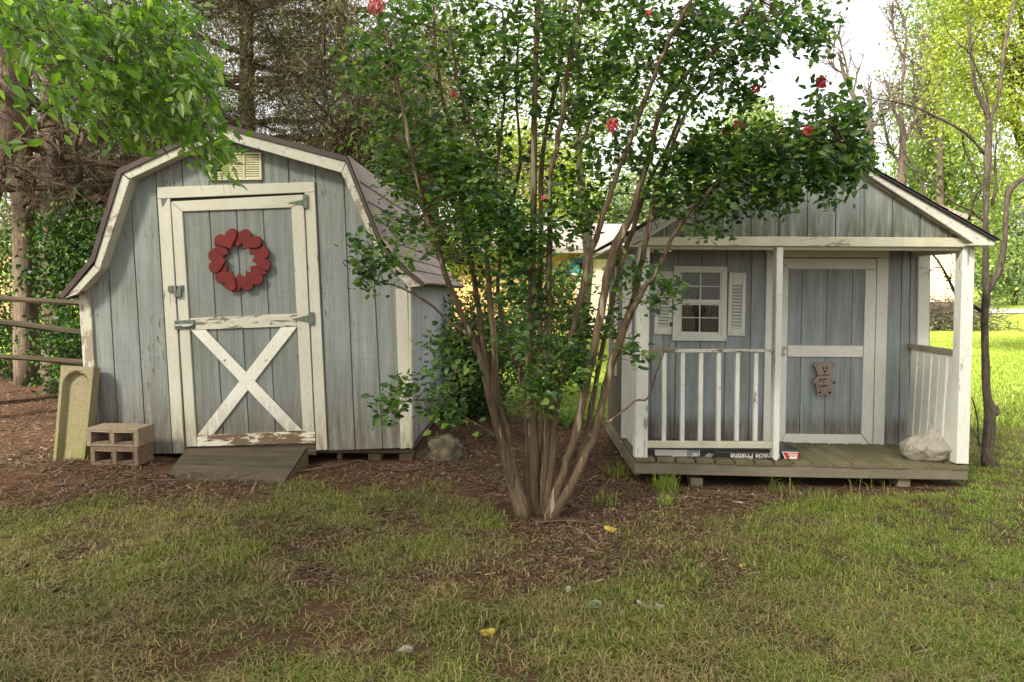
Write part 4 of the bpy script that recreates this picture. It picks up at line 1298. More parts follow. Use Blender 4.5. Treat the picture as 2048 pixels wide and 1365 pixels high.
# ================================================================== things on and about the playhouse
def text_part(txt, size, loc, rot, m, parent, name='lettering', sx=1.0, extrude=0.0004, bold=0.0):
    cu = bpy.data.curves.new('lettering', 'FONT')
    cu.body = txt; cu.size = size; cu.extrude = extrude; cu.align_x = 'LEFT'; cu.resolution_u = 3
    cu.offset = bold
    tmp = bpy.data.objects.new('lettering_source', cu)
    me = bpy.data.meshes.new_from_object(tmp)
    bpy.data.objects.remove(tmp); bpy.data.curves.remove(cu)
    me.transform(Matrix.Translation(loc) @ rot @ Matrix.Diagonal((sx, 1, 1, 1)))
    me.name = name
    me.materials.clear()
    return link_mesh(name, me, m, parent)
ROT_UP = Matrix.Rotation(PI / 2, 4, 'X')                                  # faces the camera, upright
ROT_DOWN = Matrix.Rotation(PI, 4, 'Y') @ Matrix.Rotation(PI / 2, 4, 'X')  # faces the camera, upside down
M_INK = plain_mat('dark_brown_ink', (0.035, 0.02, 0.015), 0.8, 0.1)
M_PRINT = plain_mat('white_print', (0.70, 0.69, 0.64), 0.5, 0.05)
M_BLACKWRAP = plain_mat('black_plastic_wrap', (0.022, 0.021, 0.02), 0.35, 0.3, 18, bump=0.4, spec=0.5)
M_LABELRED = plain_mat('red_print', (0.50, 0.03, 0.025), 0.5, 0.08)
M_LABELGREY = plain_mat('pale_grey_label', (0.52, 0.51, 0.46), 0.5, 0.08, 15)

# bear cut-out hanging on the playhouse door
BYL = WY - 0.052
bo = FB.p3(1649, 758, BYL)
bear = thing('bear_plaque', 'brown wooden teddy bear cut-out with painted names hanging on the playhouse door', 'plaque', FB.world((bo.x, BYL, bo.z)), FB.phi)
M_BEAR = plain_mat('bear_brown_wood', (0.27, 0.21, 0.17), 0.7, 0.14, 20)
def bz(x, y):
    px, py = 1600 + x / 13.65, 710 + y / 13.65
    q = FB.uv(px, py, BYL)
    return (q[0] - bo.x, q[1] - bo.z)
bear_out = [(545, 215), (505, 190), (445, 185), (402, 220), (390, 280), (408, 335), (448, 368), (455, 430), (468, 495), (505, 555), (495, 592), (440, 632), (392, 690), (367, 745), (382, 776), (440, 776), (457, 800), (450, 865), (457, 940), (470, 1030), (498, 1100), (615, 1104), (648, 1082), (700, 1090), (790, 1112), (860, 1104), (890, 1060), (912, 990), (902, 930), (890, 800), (955, 792), (972, 745), (942, 672), (892, 612), (842, 582), (880, 540), (905, 480), (900, 372), (948, 342), (975, 285), (960, 222), (912, 187), (850, 187), (790, 208), (728, 200), (650, 202), (585, 216)]
def gon(pts, y0, th, m, parent, name, label=None):
    pl = [bz(*p) for p in pts]
    if signed_area(pl) < 0: pl = pl[::-1]
    bm = bmesh.new()
    f0 = [bm.verts.new((x, y0, z)) for x, z in pl]; f1 = [bm.verts.new((x, y0 + th, z)) for x, z in pl]
    bm.faces.new(f0); bm.faces.new(f1[::-1])
    n_ = len(pl)
    for i in range(n_):
        j = (i + 1) % n_
        bm.faces.new((f1[i], f1[j], f0[j], f0[i]))
    bm.normal_update()
    bmesh.ops.triangulate(bm, faces=[f for f in bm.faces if len(f.verts) > 4], ngon_method='EAR_CLIP')
    me = bpy.data.meshes.new(name); bm.to_mesh(me); bm.free()
    return link_mesh(name, me, m, parent)
gon(bear_out, 0.0, 0.014, M_BEAR, bear, 'body')
def ell(cx_, cy_, rx, ry, n_=14): return [(cx_ + rx * math.cos(2 * PI * i / n_), cy_ + ry * math.sin(2 * PI * i / n_)) for i in range(n_)]
for e_ in ((638, 365, 24, 40), (732, 365, 24, 40)): gon(ell(*e_), -.0012, .001, M_INK, bear, 'eye')
gon([(632, 440), (680, 425), (728, 440), (705, 478), (680, 490), (655, 478)], -.0012, .001, M_INK, bear, 'nose')
def stroke(pts, w, name):
    q = [bz(*p) for p in pts]
    MB().tube([(x, -.0006, z) for x, z in q], w * 2.0, 4).build(name, M_INK, bear)
stroke([(676, 490), (676, 545)], .0011, 'mouth')
stroke([(585, 535), (620, 558), (680, 548), (740, 558), (790, 525)], .0011, 'mouth')
for pts in ([(450, 345), (442, 290), (470, 245), (525, 235)], [(905, 340), (915, 290), (885, 250), (830, 235)], [(480, 955), (590, 945), (630, 965), (640, 1080)], [(885, 945), (760, 945), (715, 975), (700, 1085)], [(820, 670), (870, 740)], [(500, 700), (455, 775)], [(500, 565), (590, 575), (680, 578), (780, 575), (845, 580)]):
    stroke(pts, .0009, 'outline_stroke')
for pts in (ell(548, 1028, 40, 34), ell(812, 1032, 44, 34), [(885, 762), (930, 735), (968, 745), (950, 788), (905, 798)]): gon(pts, -.0012, .001, M_INK, bear, 'paw')
for (txt, x, y, s_, a_) in (('James', 520, 720, .037, 10), ('&', 626, 770, .022, 0), ('Caitlyn', 490, 905, .038, 8)):
    q = bz(x, y)
    text_part(txt, s_, Vector((q[0], -.0008, q[1])), Matrix.Rotation(math.radians(-a_), 4, 'Y') @ ROT_UP @ Matrix.Shear('XZ', 4, (0, 0)) , M_INK, bear, sx=0.78 if txt != '&' else 1, bold=.0007)

# wrapped bundle of roof shingles lying on the deck
SY = 0.075
b0 = FB.p3(1295, 917, SY); b1 = FB.p3(1599, 921, SY)
zt0 = FB.uv(1400, 899, SY)[1]
bun = thing('shingle_bundle', 'black wrapped bundle of roof shingles lying upside down under the porch railing', 'bundle', FB.world((b0.x, SY, b0.z)), FB.phi)
Wb = b1.x - b0.x; Hb = zt0 - b0.z + 0.006; Db = 0.33; slope = (b1.z - b0.z) / Wb
V, F_ = [], []
NX = 26
prof = [(0.0, 0.012), (0.0, Hb - .012), (0.012, Hb), (Db - .012, Hb), (Db, Hb - .012), (Db, 0.012), (Db - .012, 0.0), (0.012, 0.0)]
for i in range(NX + 1):
    x = Wb * i / NX
    for k_, (yy, zz) in enumerate(prof):
        j_ = 0.004 * mnoise.noise(Vector((x * 14, k_ * 2.1, 3))) if 1 < k_ < 5 else 0
        V.append((x, yy + j_, zz + slope * x + j_))
for i in range(NX):
    for k_ in range(8):
        k2 = (k_ + 1) % 8
        F_.append((i * 8 + k_, i * 8 + k2, (i + 1) * 8 + k2, (i + 1) * 8 + k_))
F_ += [tuple(range(7, -1, -1)), tuple(range(NX * 8, NX * 8 + 8))]
MB().add(V, F_).build('wrapper', M_BLACKWRAP, bun)
def bl(px, py):
    q = FB.uv(px, py, SY)
    return (q[0] - b0.x, q[1] - b0.z)
def decal(px, m, name='label_panel', y=-.0015):
    return MB().prism([bl(*p) for p in px], y, 0.004, 0.0003).build(name, m, bun)
decal([(1309, 899.5), (1374.5, 900.5), (1374.5, 915), (1311, 914.5)], M_LABELGREY)
decal([(1375.2, 900.5), (1399.5, 901), (1399.5, 915.3), (1375.2, 915)], M_GREYPRINT_SLATSHADE)
decal([(1398.7, 900), (1399.6, 900), (1399.6, 915.3), (1398.7, 915.3)], M_PRINT, y=-.002)
decal([(1430, 904.2), (1541, 905.6), (1541, 906.4), (1430, 905)], M_GREYPRINT_SLATSHADE)
decal([(1563, 903.8), (1597.5, 904.6), (1597.5, 906.0), (1564, 905.2)], M_PRINT, y=-.0018)
decal([(1566, 905.2), (1597.5, 906), (1597.5, 918.5), (1572, 918.5)], M_LABELRED)
decal([(1564, 905.2), (1566, 905.2), (1572.4, 918.5), (1570, 918.5)], M_PRINT, y=-.002)
decal([(1575.5, 909.5), (1578, 907.6), (1592, 908), (1594.5, 910), (1593, 914.5), (1594.5, 918), (1578, 918), (1579, 914)], M_PRINT, y=-.0022)
mx_, mz_ = bl(1592, 909.3)
text_part('ATLAS', 0.026, Vector((mx_, -.0028, mz_)), ROT_DOWN, M_INK, bun, sx=0.75, extrude=.0002, bold=.0004)
mx_, mz_ = bl(1396, 906)
text_part('MS', 0.034, Vector((mx_, -.0018, mz_)), ROT_DOWN, M_PRINT, bun, sx=1.0, extrude=.0002, bold=.0008)
mx_, mz_ = bl(1560, 908)
text_part('Pinnacle Pristine', 0.0625, Vector((mx_, -.0018, mz_)), ROT_DOWN, M_PRINT, bun, sx=0.90, extrude=.0002, bold=.0012)
# rooftop emblem printed beside the name
for pts in ([(1408, 913.5), (1413, 909), (1418, 905.5), (1424, 909), (1427.5, 907), (1424.5, 913), (1420, 915), (1413, 915)],):
    MB().prism([bl(*p) for p in pts], -.0018, .003, .0003).build('emblem', M_GREYPRINT_SLATSHADE, bun)
MB().prism([bl(*p) for p in [(1413, 915), (1417, 911.5), (1421, 915)]], -.0023, .003, .0002).build('emblem_peak', M_PRINT, bun)

# sagging plastic sack in the corner of the porch
sx0 = FB.p3(1855, 918, 0.16)
sack = thing('plastic_sack', 'slumped dirty white plastic sack sitting in the right corner of the porch deck', 'sack', FB.world((sx0.x, 0.20, deckz(sx0.x))), FB.phi)
b = NB('dirty_white_plastic')
n = b.noise(b.map((1, 1, 1)), 9, 5, 0.6, 1.0)
zz = b.math('DIVIDE', b.sep()[2], 0.24, True)
c = b.mix(b.ramp(n, [(0.35, 0), (0.65, 1)]), (0.44, 0.385, 0.31), (0.64, 0.60, 0.52))
c = b.mix(b.math('MULTIPLY', b.math('SUBTRACT', 1.0, zz, True), b.ramp(n, [(0.3, 0), (0.6, 0.9)])), c, (0.24, 0.18, 0.115))
M_SACK = b.out(c, 0.42, b.bump(b.noise(b.map((1, 1, 1.6)), 20, 4, 0.6, 1.5), 0.4, 0.008), 0.35, trans=c, tfac=0.3)
bm = bmesh.new()
bmesh.ops.create_icosphere(bm, subdivisions=6, radius=1)
for v in bm.verts:
    c_ = v.co.copy()
    ang = math.atan2(c_.y, c_.x)
    h = (c_.z + 1) / 2
    # gathered neck a little right of the middle, slumped body, crease lines running up to the neck
    prof_ = 1.0 - 0.62 * float(sm((h - 0.45) / 0.55)) ** 1.0 + 0.10 * math.cos(ang - 0.4)
    crease = (abs(math.sin(ang * 5.5 + 1.3 * mnoise.noise(c_ * 2))) ** .6 - .6) * 0.10 * float(sm((h - .25) / .5))
    lump = 0.26 * mnoise.noise(c_ * 1.7 + Vector((4, 1, 7))) + 0.05 * mnoise.noise(c_ * 5.5) 
    x = c_.x * 0.185 * (prof_ + crease + lump); y = c_.y * 0.15 * (prof_ + crease + lump)
    z = max(0.0, h - 0.19) / 0.81
    z = (z ** 0.85) * (0.215 + 0.06 * mnoise.noise(Vector((c_.x * 1.4, c_.y * 1.4, 2)))) + 0.022 * h * mnoise.noise(c_ * 5)
    x += 0.045 * float(sm((h - .4) / .5))
    v.co = (x, y, max(0.0, z) + 0.003)
me = bpy.data.meshes.new('sack_body'); bm.to_mesh(me); bm.free()
for p in me.polygons: p.use_smooth = True
link_mesh('sack_body', me, M_SACK, sack)

# ================================================================== VEGETATION helpers
def unit(v):
    return v / np.maximum(np.linalg.norm(v, axis=-1, keepdims=True), 1e-9)

LEAF6 = np.array([(0, 0, 0), (.30, -.5, .5), (.68, -.36, .36), (1, 0, 0), (.68, .36, .36), (.30, .5, .5)], float)
def leaf_arrays(c, a, n, L, W, fold=0.3, droop=0.15, diamond=False):
    """c,a,n (N,3); returns verts, quads.  a along the leaf, n its upper side"""
    a = unit(a); bv = unit(np.cross(n, a)); n = np.cross(a, bv)
    L = np.broadcast_to(np.asarray(L, float), (len(c),))[:, None, None]; W = np.broadcast_to(np.asarray(W, float), (len(c),))[:, None, None]
    if diamond:
        T = np.array([(0, 0, 0), (.45, -.5, fold * .5), (1, 0, -droop), (.45, .5, fold * .5)])
    else:
        T = LEAF6.copy(); T[:, 2] = T[:, 2] * fold - droop * T[:, 0] ** 2
    V = c[:, None, :] + a[:, None, :] * (T[None, :, 0:1] * L) + bv[:, None, :] * (T[None, :, 1:2] * W) + n[:, None, :] * (T[None, :, 2:3] * W)
    k = len(T)
    base = (np.arange(len(c)) * k)[:, None]
    if diamond:
        F = base + np.array([[0, 1, 2, 3]])
    else:
        F = np.concatenate([base + np.array([[0, 1, 2, 3]]), base + np.array([[0, 3, 4, 5]])], 1).reshape(-1, 4)
    return V.reshape(-1, 3), F, (1 if diamond else 2)

def rnd_dirs(n):
    return unit(rng.normal(size=(n, 3)))

def leaf_cloud(name, c, L, W, m, parent, diamond=True, up=0.5, adir=None, droop=0.2, fold=0.3, kind='stuff'):
    n = len(c)
    nr = unit(rnd_dirs(n) + np.array([0, 0, up]))
    a = rnd_dirs(n) if adir is None else unit(adir + rng.normal(size=(n, 3)) * 0.45)
    a[:, 2] -= 0.15
    Ls = L * rng.uniform(0.7, 1.25, n); Ws = W * rng.uniform(0.75, 1.2, n)
    V, F, k = leaf_arrays(c, a, nr, Ls, Ws, fold, droop, diamond)
    o = np_obj(name, V, F, m, parent, {'rnd': np.repeat(rng.uniform(0, 1, n), k)})
    return tag(o, kind=kind)

def clumps(centers, n_each, spread, flat=0.7):
    c = np.repeat(np.asarray(centers, float), n_each, 0)
    return c + rng.normal(size=c.shape) * np.array([spread, spread, spread * flat])

def blob_centers(blobs, n, d, depth_k=1.0, hollow=0.35):
    """clump centres spread through ellipsoids given as photo blobs (px, py, rx, ry[, d_offset]) at distance d"""
    area = np.array([q[2] * q[3] for q in blobs], float); pr = area / area.sum()
    out = []
    for q, w in zip(blobs, pr):
        k = max(1, int(round(n * w)))
        dd = d + (q[4] if len(q) > 4 else 0)
        cc = np.array(P(q[0], q[1], dd)); rx, rz = q[2] * dd / FPX, q[3] * dd / FPX
        u = rnd_dirs(k) * (rng.uniform(hollow ** 3, 1, (k, 1)) ** (1 / 3))
        out.append(cc + u * np.array([rx, min(rx, rz) * depth_k, rz]))
    return np.concatenate(out)

def ribbons(name, starts, dirs, length, m, parent, segs=3, rad=0.004, wander=0.35, droop=0.15, kind='stuff', sides=3, up=0.0, ret_tips=False):
    """many thin tapering twigs as 3-sided tubes in one mesh"""
    n = len(starts)
    ln = np.broadcast_to(np.asarray(length, float), (n,))[:, None] * rng.uniform(.6, 1.25, (n, 1))
    p = starts.copy(); d = unit(dirs.copy())
    pts = [p.copy()]
    for s_ in range(segs):
        d = unit(d + rng.normal(size=(n, 3)) * wander + np.array([0, 0, -droop + up]))
        p = p + d * ln / segs
        pts.append(p.copy())
    pts = np.stack(pts, 1)                                   # n, segs+1, 3
    tdir = unit(pts[:, -1] - pts[:, 0])
    u = unit(np.cross(tdir, rnd_dirs(n))); w = np.cross(tdir, u)
    r0 = np.broadcast_to(np.asarray(rad, float), (n,))
    V = []
    for s_ in range(segs + 1):
        r = (r0 * (1 - 0.8 * s_ / segs))[:, None]
        for k_ in range(sides):
            an = 2 * PI * k_ / sides
            V.append(pts[:, s_] + (u * math.cos(an) + w * math.sin(an)) * r)
    V = np.stack(V, 1)
    per = sides * (segs + 1)
    q = []
    for s_ in range(segs):
        for k_ in range(sides):
            k2 = (k_ + 1) % sides
            q.append((s_ * sides + k_, s_ * sides + k2, (s_ + 1) * sides + k2, (s_ + 1) * sides + k_))
    F = (np.arange(n) * per)[:, None, None] + np.array(q)[None]
    o = np_obj(name, V.reshape(-1, 3), F.reshape(-1, 4), m, parent)
    tag(o, kind=kind)
    return (o, pts)

def px_stem(pts, d0, d1, n=4, wk=0.88):
    """photo polyline (px, py, width_px) with distance going d0 -> d1; returns smooth 3-D points and radii"""
    sp_ = smooth_path(pts, n)
    k = len(sp_)
    P3, R = [], []
    for i, q in enumerate(sp_):
        t = i / (k - 1)
        d = d0 + (d1 - d0) * t
        P3.append(P(q[0], q[1], d)); R.append(max(0.003, q[2] * 0.5 * d / FPX * wk))
    return P3, R

def leaf_objects(parent, name, tmpl, c, a, n, L, W):
    """big leaves one by one, sharing one mesh"""
    a = unit(a); bv = unit(np.cross(n, a)); n = np.cross(a, bv)
    inv = chain_matrix(parent).inverted()
    for i in range(len(c)):
        m = Matrix(((a[i][0] * L[i], bv[i][0] * W[i], n[i][0] * W[i], c[i][0]),
                    (a[i][1] * L[i], bv[i][1] * W[i], n[i][1] * W[i], c[i][1]),
                    (a[i][2] * L[i], bv[i][2] * W[i], n[i][2] * W[i], c[i][2]), (0, 0, 0, 1)))
        o = bpy.data.objects.new(name, tmpl)
        o.parent = parent
        o.matrix_basis = inv @ m
        COL.objects.link(o)

def leaf_template(name, m, fold=.3, droop=.15):
    T = LEAF6.copy(); T[:, 2] = T[:, 2] * fold - droop * T[:, 0] ** 2
    me = np_mesh(name, T, np.array([[0, 1, 2, 3], [0, 3, 4, 5]]), {'rnd': np.zeros(2)})
    me.materials.append(m)
    return me

def in_frame(p, margin=0):
    q = np.asarray(p) - np.array([0, 0, CAMH])
    z = q[:, 1] * _cp - q[:, 2] * _sp
    y = q[:, 1] * _sp + q[:, 2] * _cp
    px = CX + FPX * q[:, 0] / np.maximum(z, .01); py = CY - FPX * y / np.maximum(z, .01)
    return (z > .2) & (px > -margin) & (px < 2048 + margin) & (py > -margin) & (py < 1365 + margin), z, px, py

# ================================================================== CREPE MYRTLE
mb0 = G(1075, 1036)
myr = thing('crepe_myrtle', 'many stemmed crepe myrtle with peeling bark and a few pink flowers between the two sheds', 'tree', (mb0.x, mb0.y, gA(mb0.x, mb0.y)))
stems = [
    ([(1043, 1040, 30), (1020, 950, 24), (1002, 880, 22), (981, 800, 20), (966, 731, 18), (940, 668, 15), (897, 567, 13), (871, 482, 12), (846, 410, 11), (822, 300, 9), (800, 190, 8), (770, 60, 6)], 4.22, 4.0),
    ([(1048, 1038, 24), (1026, 945, 21), (1003, 850, 20), (978, 745, 17), (962, 650, 15), (951, 577, 14), (937, 482, 12), (922, 390, 11), (908, 290, 10), (880, 170, 8), (868, 40, 6), (860, -60, 5)], 4.3, 4.4),
    ([(1052, 1030, 26), (1030, 960, 24), (1012, 880, 24), (994, 790, 22), (986, 660, 17), (977, 566, 13), (974, 493, 11), (985, 400, 9), (1000, 290, 8), (1010, 160, 6), (1005, 20, 5)], 4.2, 4.3),
    ([(1060, 1036, 30), (1058, 930, 27), (1056, 850, 24), (1043, 750, 17), (1025, 713, 14), (1005, 640, 12), (996, 560, 10), (1012, 450, 9), (1040, 330, 8), (1032, 180, 6), (1040, 40, 5)], 4.3, 4.6),
    ([(1070, 1036, 30), (1068, 940, 28), (1064, 850, 22), (1058, 740, 19), (1061, 625, 18), (1066, 512, 17), (1067, 421, 16), (1068, 256, 15), (1072, 110, 13), (1079, -10, 12), (1085, -120, 8)], 4.3, 4.25),
    ([(1084, 1034, 26), (1092, 940, 21), (1096, 850, 19), (1099, 760, 17), (1098, 676, 16), (1097, 585, 15), (1100, 470, 14), (1099, 366, 12), (1110, 311, 12), (1120, 256, 12), (1134, 150, 11), (1150, 66, 11), (1166, -20, 9)], 4.28, 4.1),
    ([(1078, 1034, 24), (1082, 920, 19), (1078, 800, 16), (1080, 640, 14), (1082, 450, 12), (1084, 330, 11), (1096, 238, 11), (1118, 150, 11), (1124, 73, 10), (1135, -30, 8)], 4.42, 4.5),
    ([(1090, 1036, 22), (1104, 920, 17), (1112, 823, 15), (1127, 742, 15), (1142, 669, 15), (1160, 596, 15), (1179, 515, 16), (1196, 464, 15), (1212, 415, 14), (1235, 345, 12), (1262, 277, 12), (1298, 178, 11), (1323, 117, 10), (1348, 61, 9), (1390, -10, 8)], 4.25, 3.85),
    ([(1096, 1036, 30), (1122, 960, 22), (1140, 905, 21), (1164, 812, 21), (1179, 739, 21), (1193, 676, 20), (1205, 603, 20), (1217, 541, 22), (1234, 487, 24), (1256, 446, 17), (1272, 405, 14), (1301, 301, 12), (1323, 215, 11), (1372, 148, 10), (1446, 86, 9), (1515, -5, 8)], 4.2, 3.9),
    ([(1102, 1036, 30), (1140, 975, 23), (1168, 920, 21), (1192, 858, 21), (1212, 775, 21), (1228, 715, 20), (1252, 647, 20), (1268, 600, 19), (1275, 560, 17), (1286, 512, 14), (1300, 442, 12), (1314, 372, 11), (1336, 320, 10), (1365, 240, 9), (1420, 160, 8), (1500, 90, 6)], 4.18, 4.2),
    ([(1120, 980, 15), (1150, 930, 14), (1172, 868, 14), (1186, 800, 13), (1206, 690, 12), (1224, 610, 13), (1245, 520, 12), (1272, 440, 11), (1300, 360, 10), (1345, 270, 9), (1380, 160, 8), (1410, 40, 6)], 4.4, 4.5),
    ([(1262, 628, 15), (1290, 575, 12), (1311, 549, 11), (1335, 495, 11), (1373, 431, 11), (1400, 404, 10), (1445, 352, 9), (1508, 290, 8), (1569, 261, 7), (1609, 252, 6), (1660, 240, 4)], 4.1, 3.9),
    ([(1300, 442, 10), (1350, 395, 9), (1420, 372, 8), (1500, 330, 7), (1580, 300, 6), (1660, 290, 4)], 4.15, 4.3),
    ([(944, 676, 11), (900, 645, 7), (855, 605, 6), (800, 575, 5), (752, 563, 4), (722, 550, 3)], 4.1, 3.7),
    ([(1003, 880, 9), (955, 850, 6), (905, 820, 5), (860, 800, 4), (800, 805, 3)], 4.2, 3.75),
    ([(1209, 850, 6), (1249, 820, 5), (1274, 801, 5), (1296, 796, 5), (1316, 736, 4), (1326, 710, 4), (1342, 685, 3)], 4.15, 4.3),
    ([(1326, 710, 3), (1328, 690, 3), (1325, 668, 2)], 4.25, 4.3),
    ([(960, 700, 9), (948, 560, 8), (915, 430, 7), (870, 330, 6), (820, 240, 5), (760, 150, 4), (720, 80, 3)], 4.4, 4.7),
    ([(1066, 512, 9), (1010, 420, 8), (960, 300, 7), (920, 180, 6), (900, 60, 5)], 4.3, 4.0),
    ([(1256, 446, 9), (1290, 330, 8), (1330, 200, 7), (1370, 80, 6), (1400, -20, 5)], 4.1, 4.6),
]
skel = []
for k_, (pts, d0, d1) in enumerate(stems):
    p3_, r3 = px_stem(pts, d0, d1, 4, .80)
    if pts[0][1] > 1000:
        p3_[0].z = min(p3_[0].z, gA(p3_[0].x, p3_[0].y)) - 0.03
        r3[0] *= 1.25
    for i in range(1, len(p3_)):
        p3_[i] = p3_[i] + Vector((mnoise.noise(Vector((i * .5, k_, 0))), mnoise.noise(Vector((i * .5, k_, 9))), 0)) * 0.010
    MB().tube(p3_, r3, 9, 0.32, seed=k_ * 1.3).build('stem', M_MYRTLE, myr, smooth=True, world_coords=True)
    skel += [(p, r) for p, r in zip(p3_, r3)][2:]
skp = np.array([tuple(p) for p, r in skel])
# leaf sprays: (px, py, rx, ry, distance, number of sprays)
sprays = [
    (760, 150, 70, 90, 4.3, 46), (850, 80, 100, 90, 4.1, 70), (960, 90, 90, 100, 4.3, 66), (1060, 60, 90, 80, 4.5, 62), (1170, 70, 90, 90, 4.2, 66), (1280, 60, 90, 80, 4.3, 66), (1380, 60, 80, 70, 4.1, 58), (1460, 80, 70, 60, 3.9, 50), (1550, 70, 70, 34, 3.9, 34), (1600, 25, 60, 22, 4.0, 16), (1610, 80, 28, 18, 3.85, 10),
    (800, 260, 80, 80, 4.4, 56), (900, 240, 80, 80, 4.2, 44), (1010, 220, 70, 80, 4.4, 40), (1120, 200, 60, 80, 4.4, 36), (1220, 190, 80, 80, 4.2, 54), (1320, 180, 80, 70, 4.0, 54), (1410, 160, 70, 50, 4.0, 40), (1500, 195, 45, 20, 4.0, 12),
    (850, 350, 70, 60, 4.2, 48), (905, 340, 70, 55, 4.0, 44), (960, 400, 70, 50, 4.0, 36), (830, 420, 50, 60, 4.35, 24), (985, 460, 80, 50, 3.95, 50), (1050, 470, 60, 40, 4.0, 30), (930, 480, 50, 50, 4.3, 24), (1130, 450, 55, 50, 4.1, 26),
    (1020, 320, 60, 50, 4.5, 16), (1140, 330, 50, 40, 4.4, 16), (1230, 300, 60, 40, 4.1, 24), (1180, 400, 50, 40, 4.3, 18),
    (1330, 340, 80, 40, 4.2, 42), (1420, 320, 80, 45, 4.1, 58), (1500, 330, 80, 50, 4.0, 66), (1580, 310, 70, 50, 3.95, 60), (1650, 290, 60, 60, 3.95, 54), (1690, 250, 40, 50, 3.95, 32), (1700, 320, 35, 36, 3.95, 24), (1640, 225, 16, 30, 3.95, 9), (1370, 410, 55, 40, 4.1, 28), (1450, 400, 60, 30, 4.0, 28), (1400, 460, 22, 20, 4.0, 7), (1540, 385, 50, 22, 4.0, 16), (1655, 360, 22, 18, 3.95, 7),
    (752, 545, 46, 34, 3.75, 22), (725, 520, 20, 12, 3.72, 5), (1310, 575, 34, 46, 4.05, 18), (1255, 560, 26, 40, 4.1, 10), (1262, 712, 24, 20, 4.1, 8), (1215, 640, 24, 60, 4.3, 12), (1345, 585, 10, 10, 4.0, 3),
    (1010, 560, 70, 50, 4.2, 24), (1080, 590, 50, 60, 4.35, 18), (1060, 700, 60, 50, 4.15, 22), (1120, 740, 60, 50, 4.1, 30), (1080, 790, 50, 34, 4.1, 24), (1155, 700, 40, 50, 4.2, 16), (1165, 760, 30, 30, 4.15, 10), (905, 680, 40, 50, 4.4, 18), (960, 620, 40, 40, 4.4, 12), (1140, 600, 40, 60, 4.4, 14),
    (840, 785, 60, 16, 3.75, 16), (790, 815, 30, 16, 3.72, 8), (880, 822, 44, 16, 3.8, 13), (915, 755, 30, 24, 4.0, 9), (850, 500, 30, 20, 4.0, 6),
]
SC, SD = [], []
for (px, py, rx, ry, d, n_) in sprays:
    n_ = int(n_ * (.70 if py < 290 and px < 1480 else (.78 if py > 540 else .95)))
    for _ in range(n_):
        while True:
            u, v = random.uniform(-1, 1), random.uniform(-1, 1)
            if u * u + v * v <= 1: break
        SC.append(tuple(P(px + u * rx, py + v * ry, d + random.uniform(-1, 1) * min(0.38, rx * d / FPX)))); 
SC = np.array(SC)
# extra sprays above the frame, so the tree has its whole crown
up_n = 260
SC2 = np.stack([rng.uniform(-0.9, 1.4, up_n), rng.uniform(3.5, 5.2, up_n), rng.uniform(3.35, 4.6, up_n)], 1)
SC = np.concatenate([SC, SC2])
dm = ((SC[:, None, :] - skp[None]) ** 2)
near = np.argmin(dm.sum(2), 1)
anchor = skp[near]
tw = SC - anchor
tl_ = np.linalg.norm(tw, axis=1, keepdims=True)
tdir = unit(tw + np.array([0, 0, 0.04]))
# twig from the anchor (or from 0.4 m short of the spray) out to its tip
tstart = np.where(tl_ > 0.55, SC - tdir * 0.55, anchor)
ribbons('twigs', tstart, SC - tstart, np.linalg.norm(SC - tstart, axis=1) * 1.1, M_MYRTLE, myr, segs=3, rad=0.0032, wander=0.10, droop=0.02)
NL = 13
t = rng.uniform(-0.3, 1.0, (len(SC), NL, 1))
sprdir = unit(tdir + rng.normal(size=tdir.shape) * 0.35)
side = unit(np.cross(sprdir, np.array([0, 0, 1.0])) + 1e-6)
lc = SC[:, None, :] + sprdir[:, None, :] * t * 0.12 + rng.normal(size=(len(SC), NL, 3)) * 0.032
sg = rng.choice([-1.0, 1.0], (len(SC), NL, 1))
la = sprdir[:, None, :] * 0.6 + side[:, None, :] * sg * 0.9 + rng.normal(size=(len(SC), NL, 3)) * 0.4
lc, la = lc.reshape(-1, 3), la.reshape(-1, 3)
ln_ = unit(rng.normal(size=lc.shape) * 0.55 + np.array([0, -0.25, 0.9]))
L_ = rng.uniform(0.028, 0.062, len(lc)); W_ = L_ * rng.uniform(0.55, 0.68, len(lc))
ok, zd, ppx, ppy = in_frame(lc)
score = np.where(ok, L_ / np.maximum(zd, .1), 0)
idx = np.argsort(-score); big_i, rest = idx[:290], idx[290:]
TL = leaf_template('leaf', M_LEAF_MYRTLE)
leaf_objects(myr, 'leaf', TL, lc[big_i], la[big_i], ln_[big_i], L_[big_i], W_[big_i])
V, F, k = leaf_arrays(lc[rest], la[rest], ln_[rest], L_[rest], W_[rest])
tag(np_obj('foliage', V, F, M_LEAF_MYRTLE, myr, {'rnd': np.repeat(rng.uniform(0, 1, len(rest)), k)}), kind='stuff')
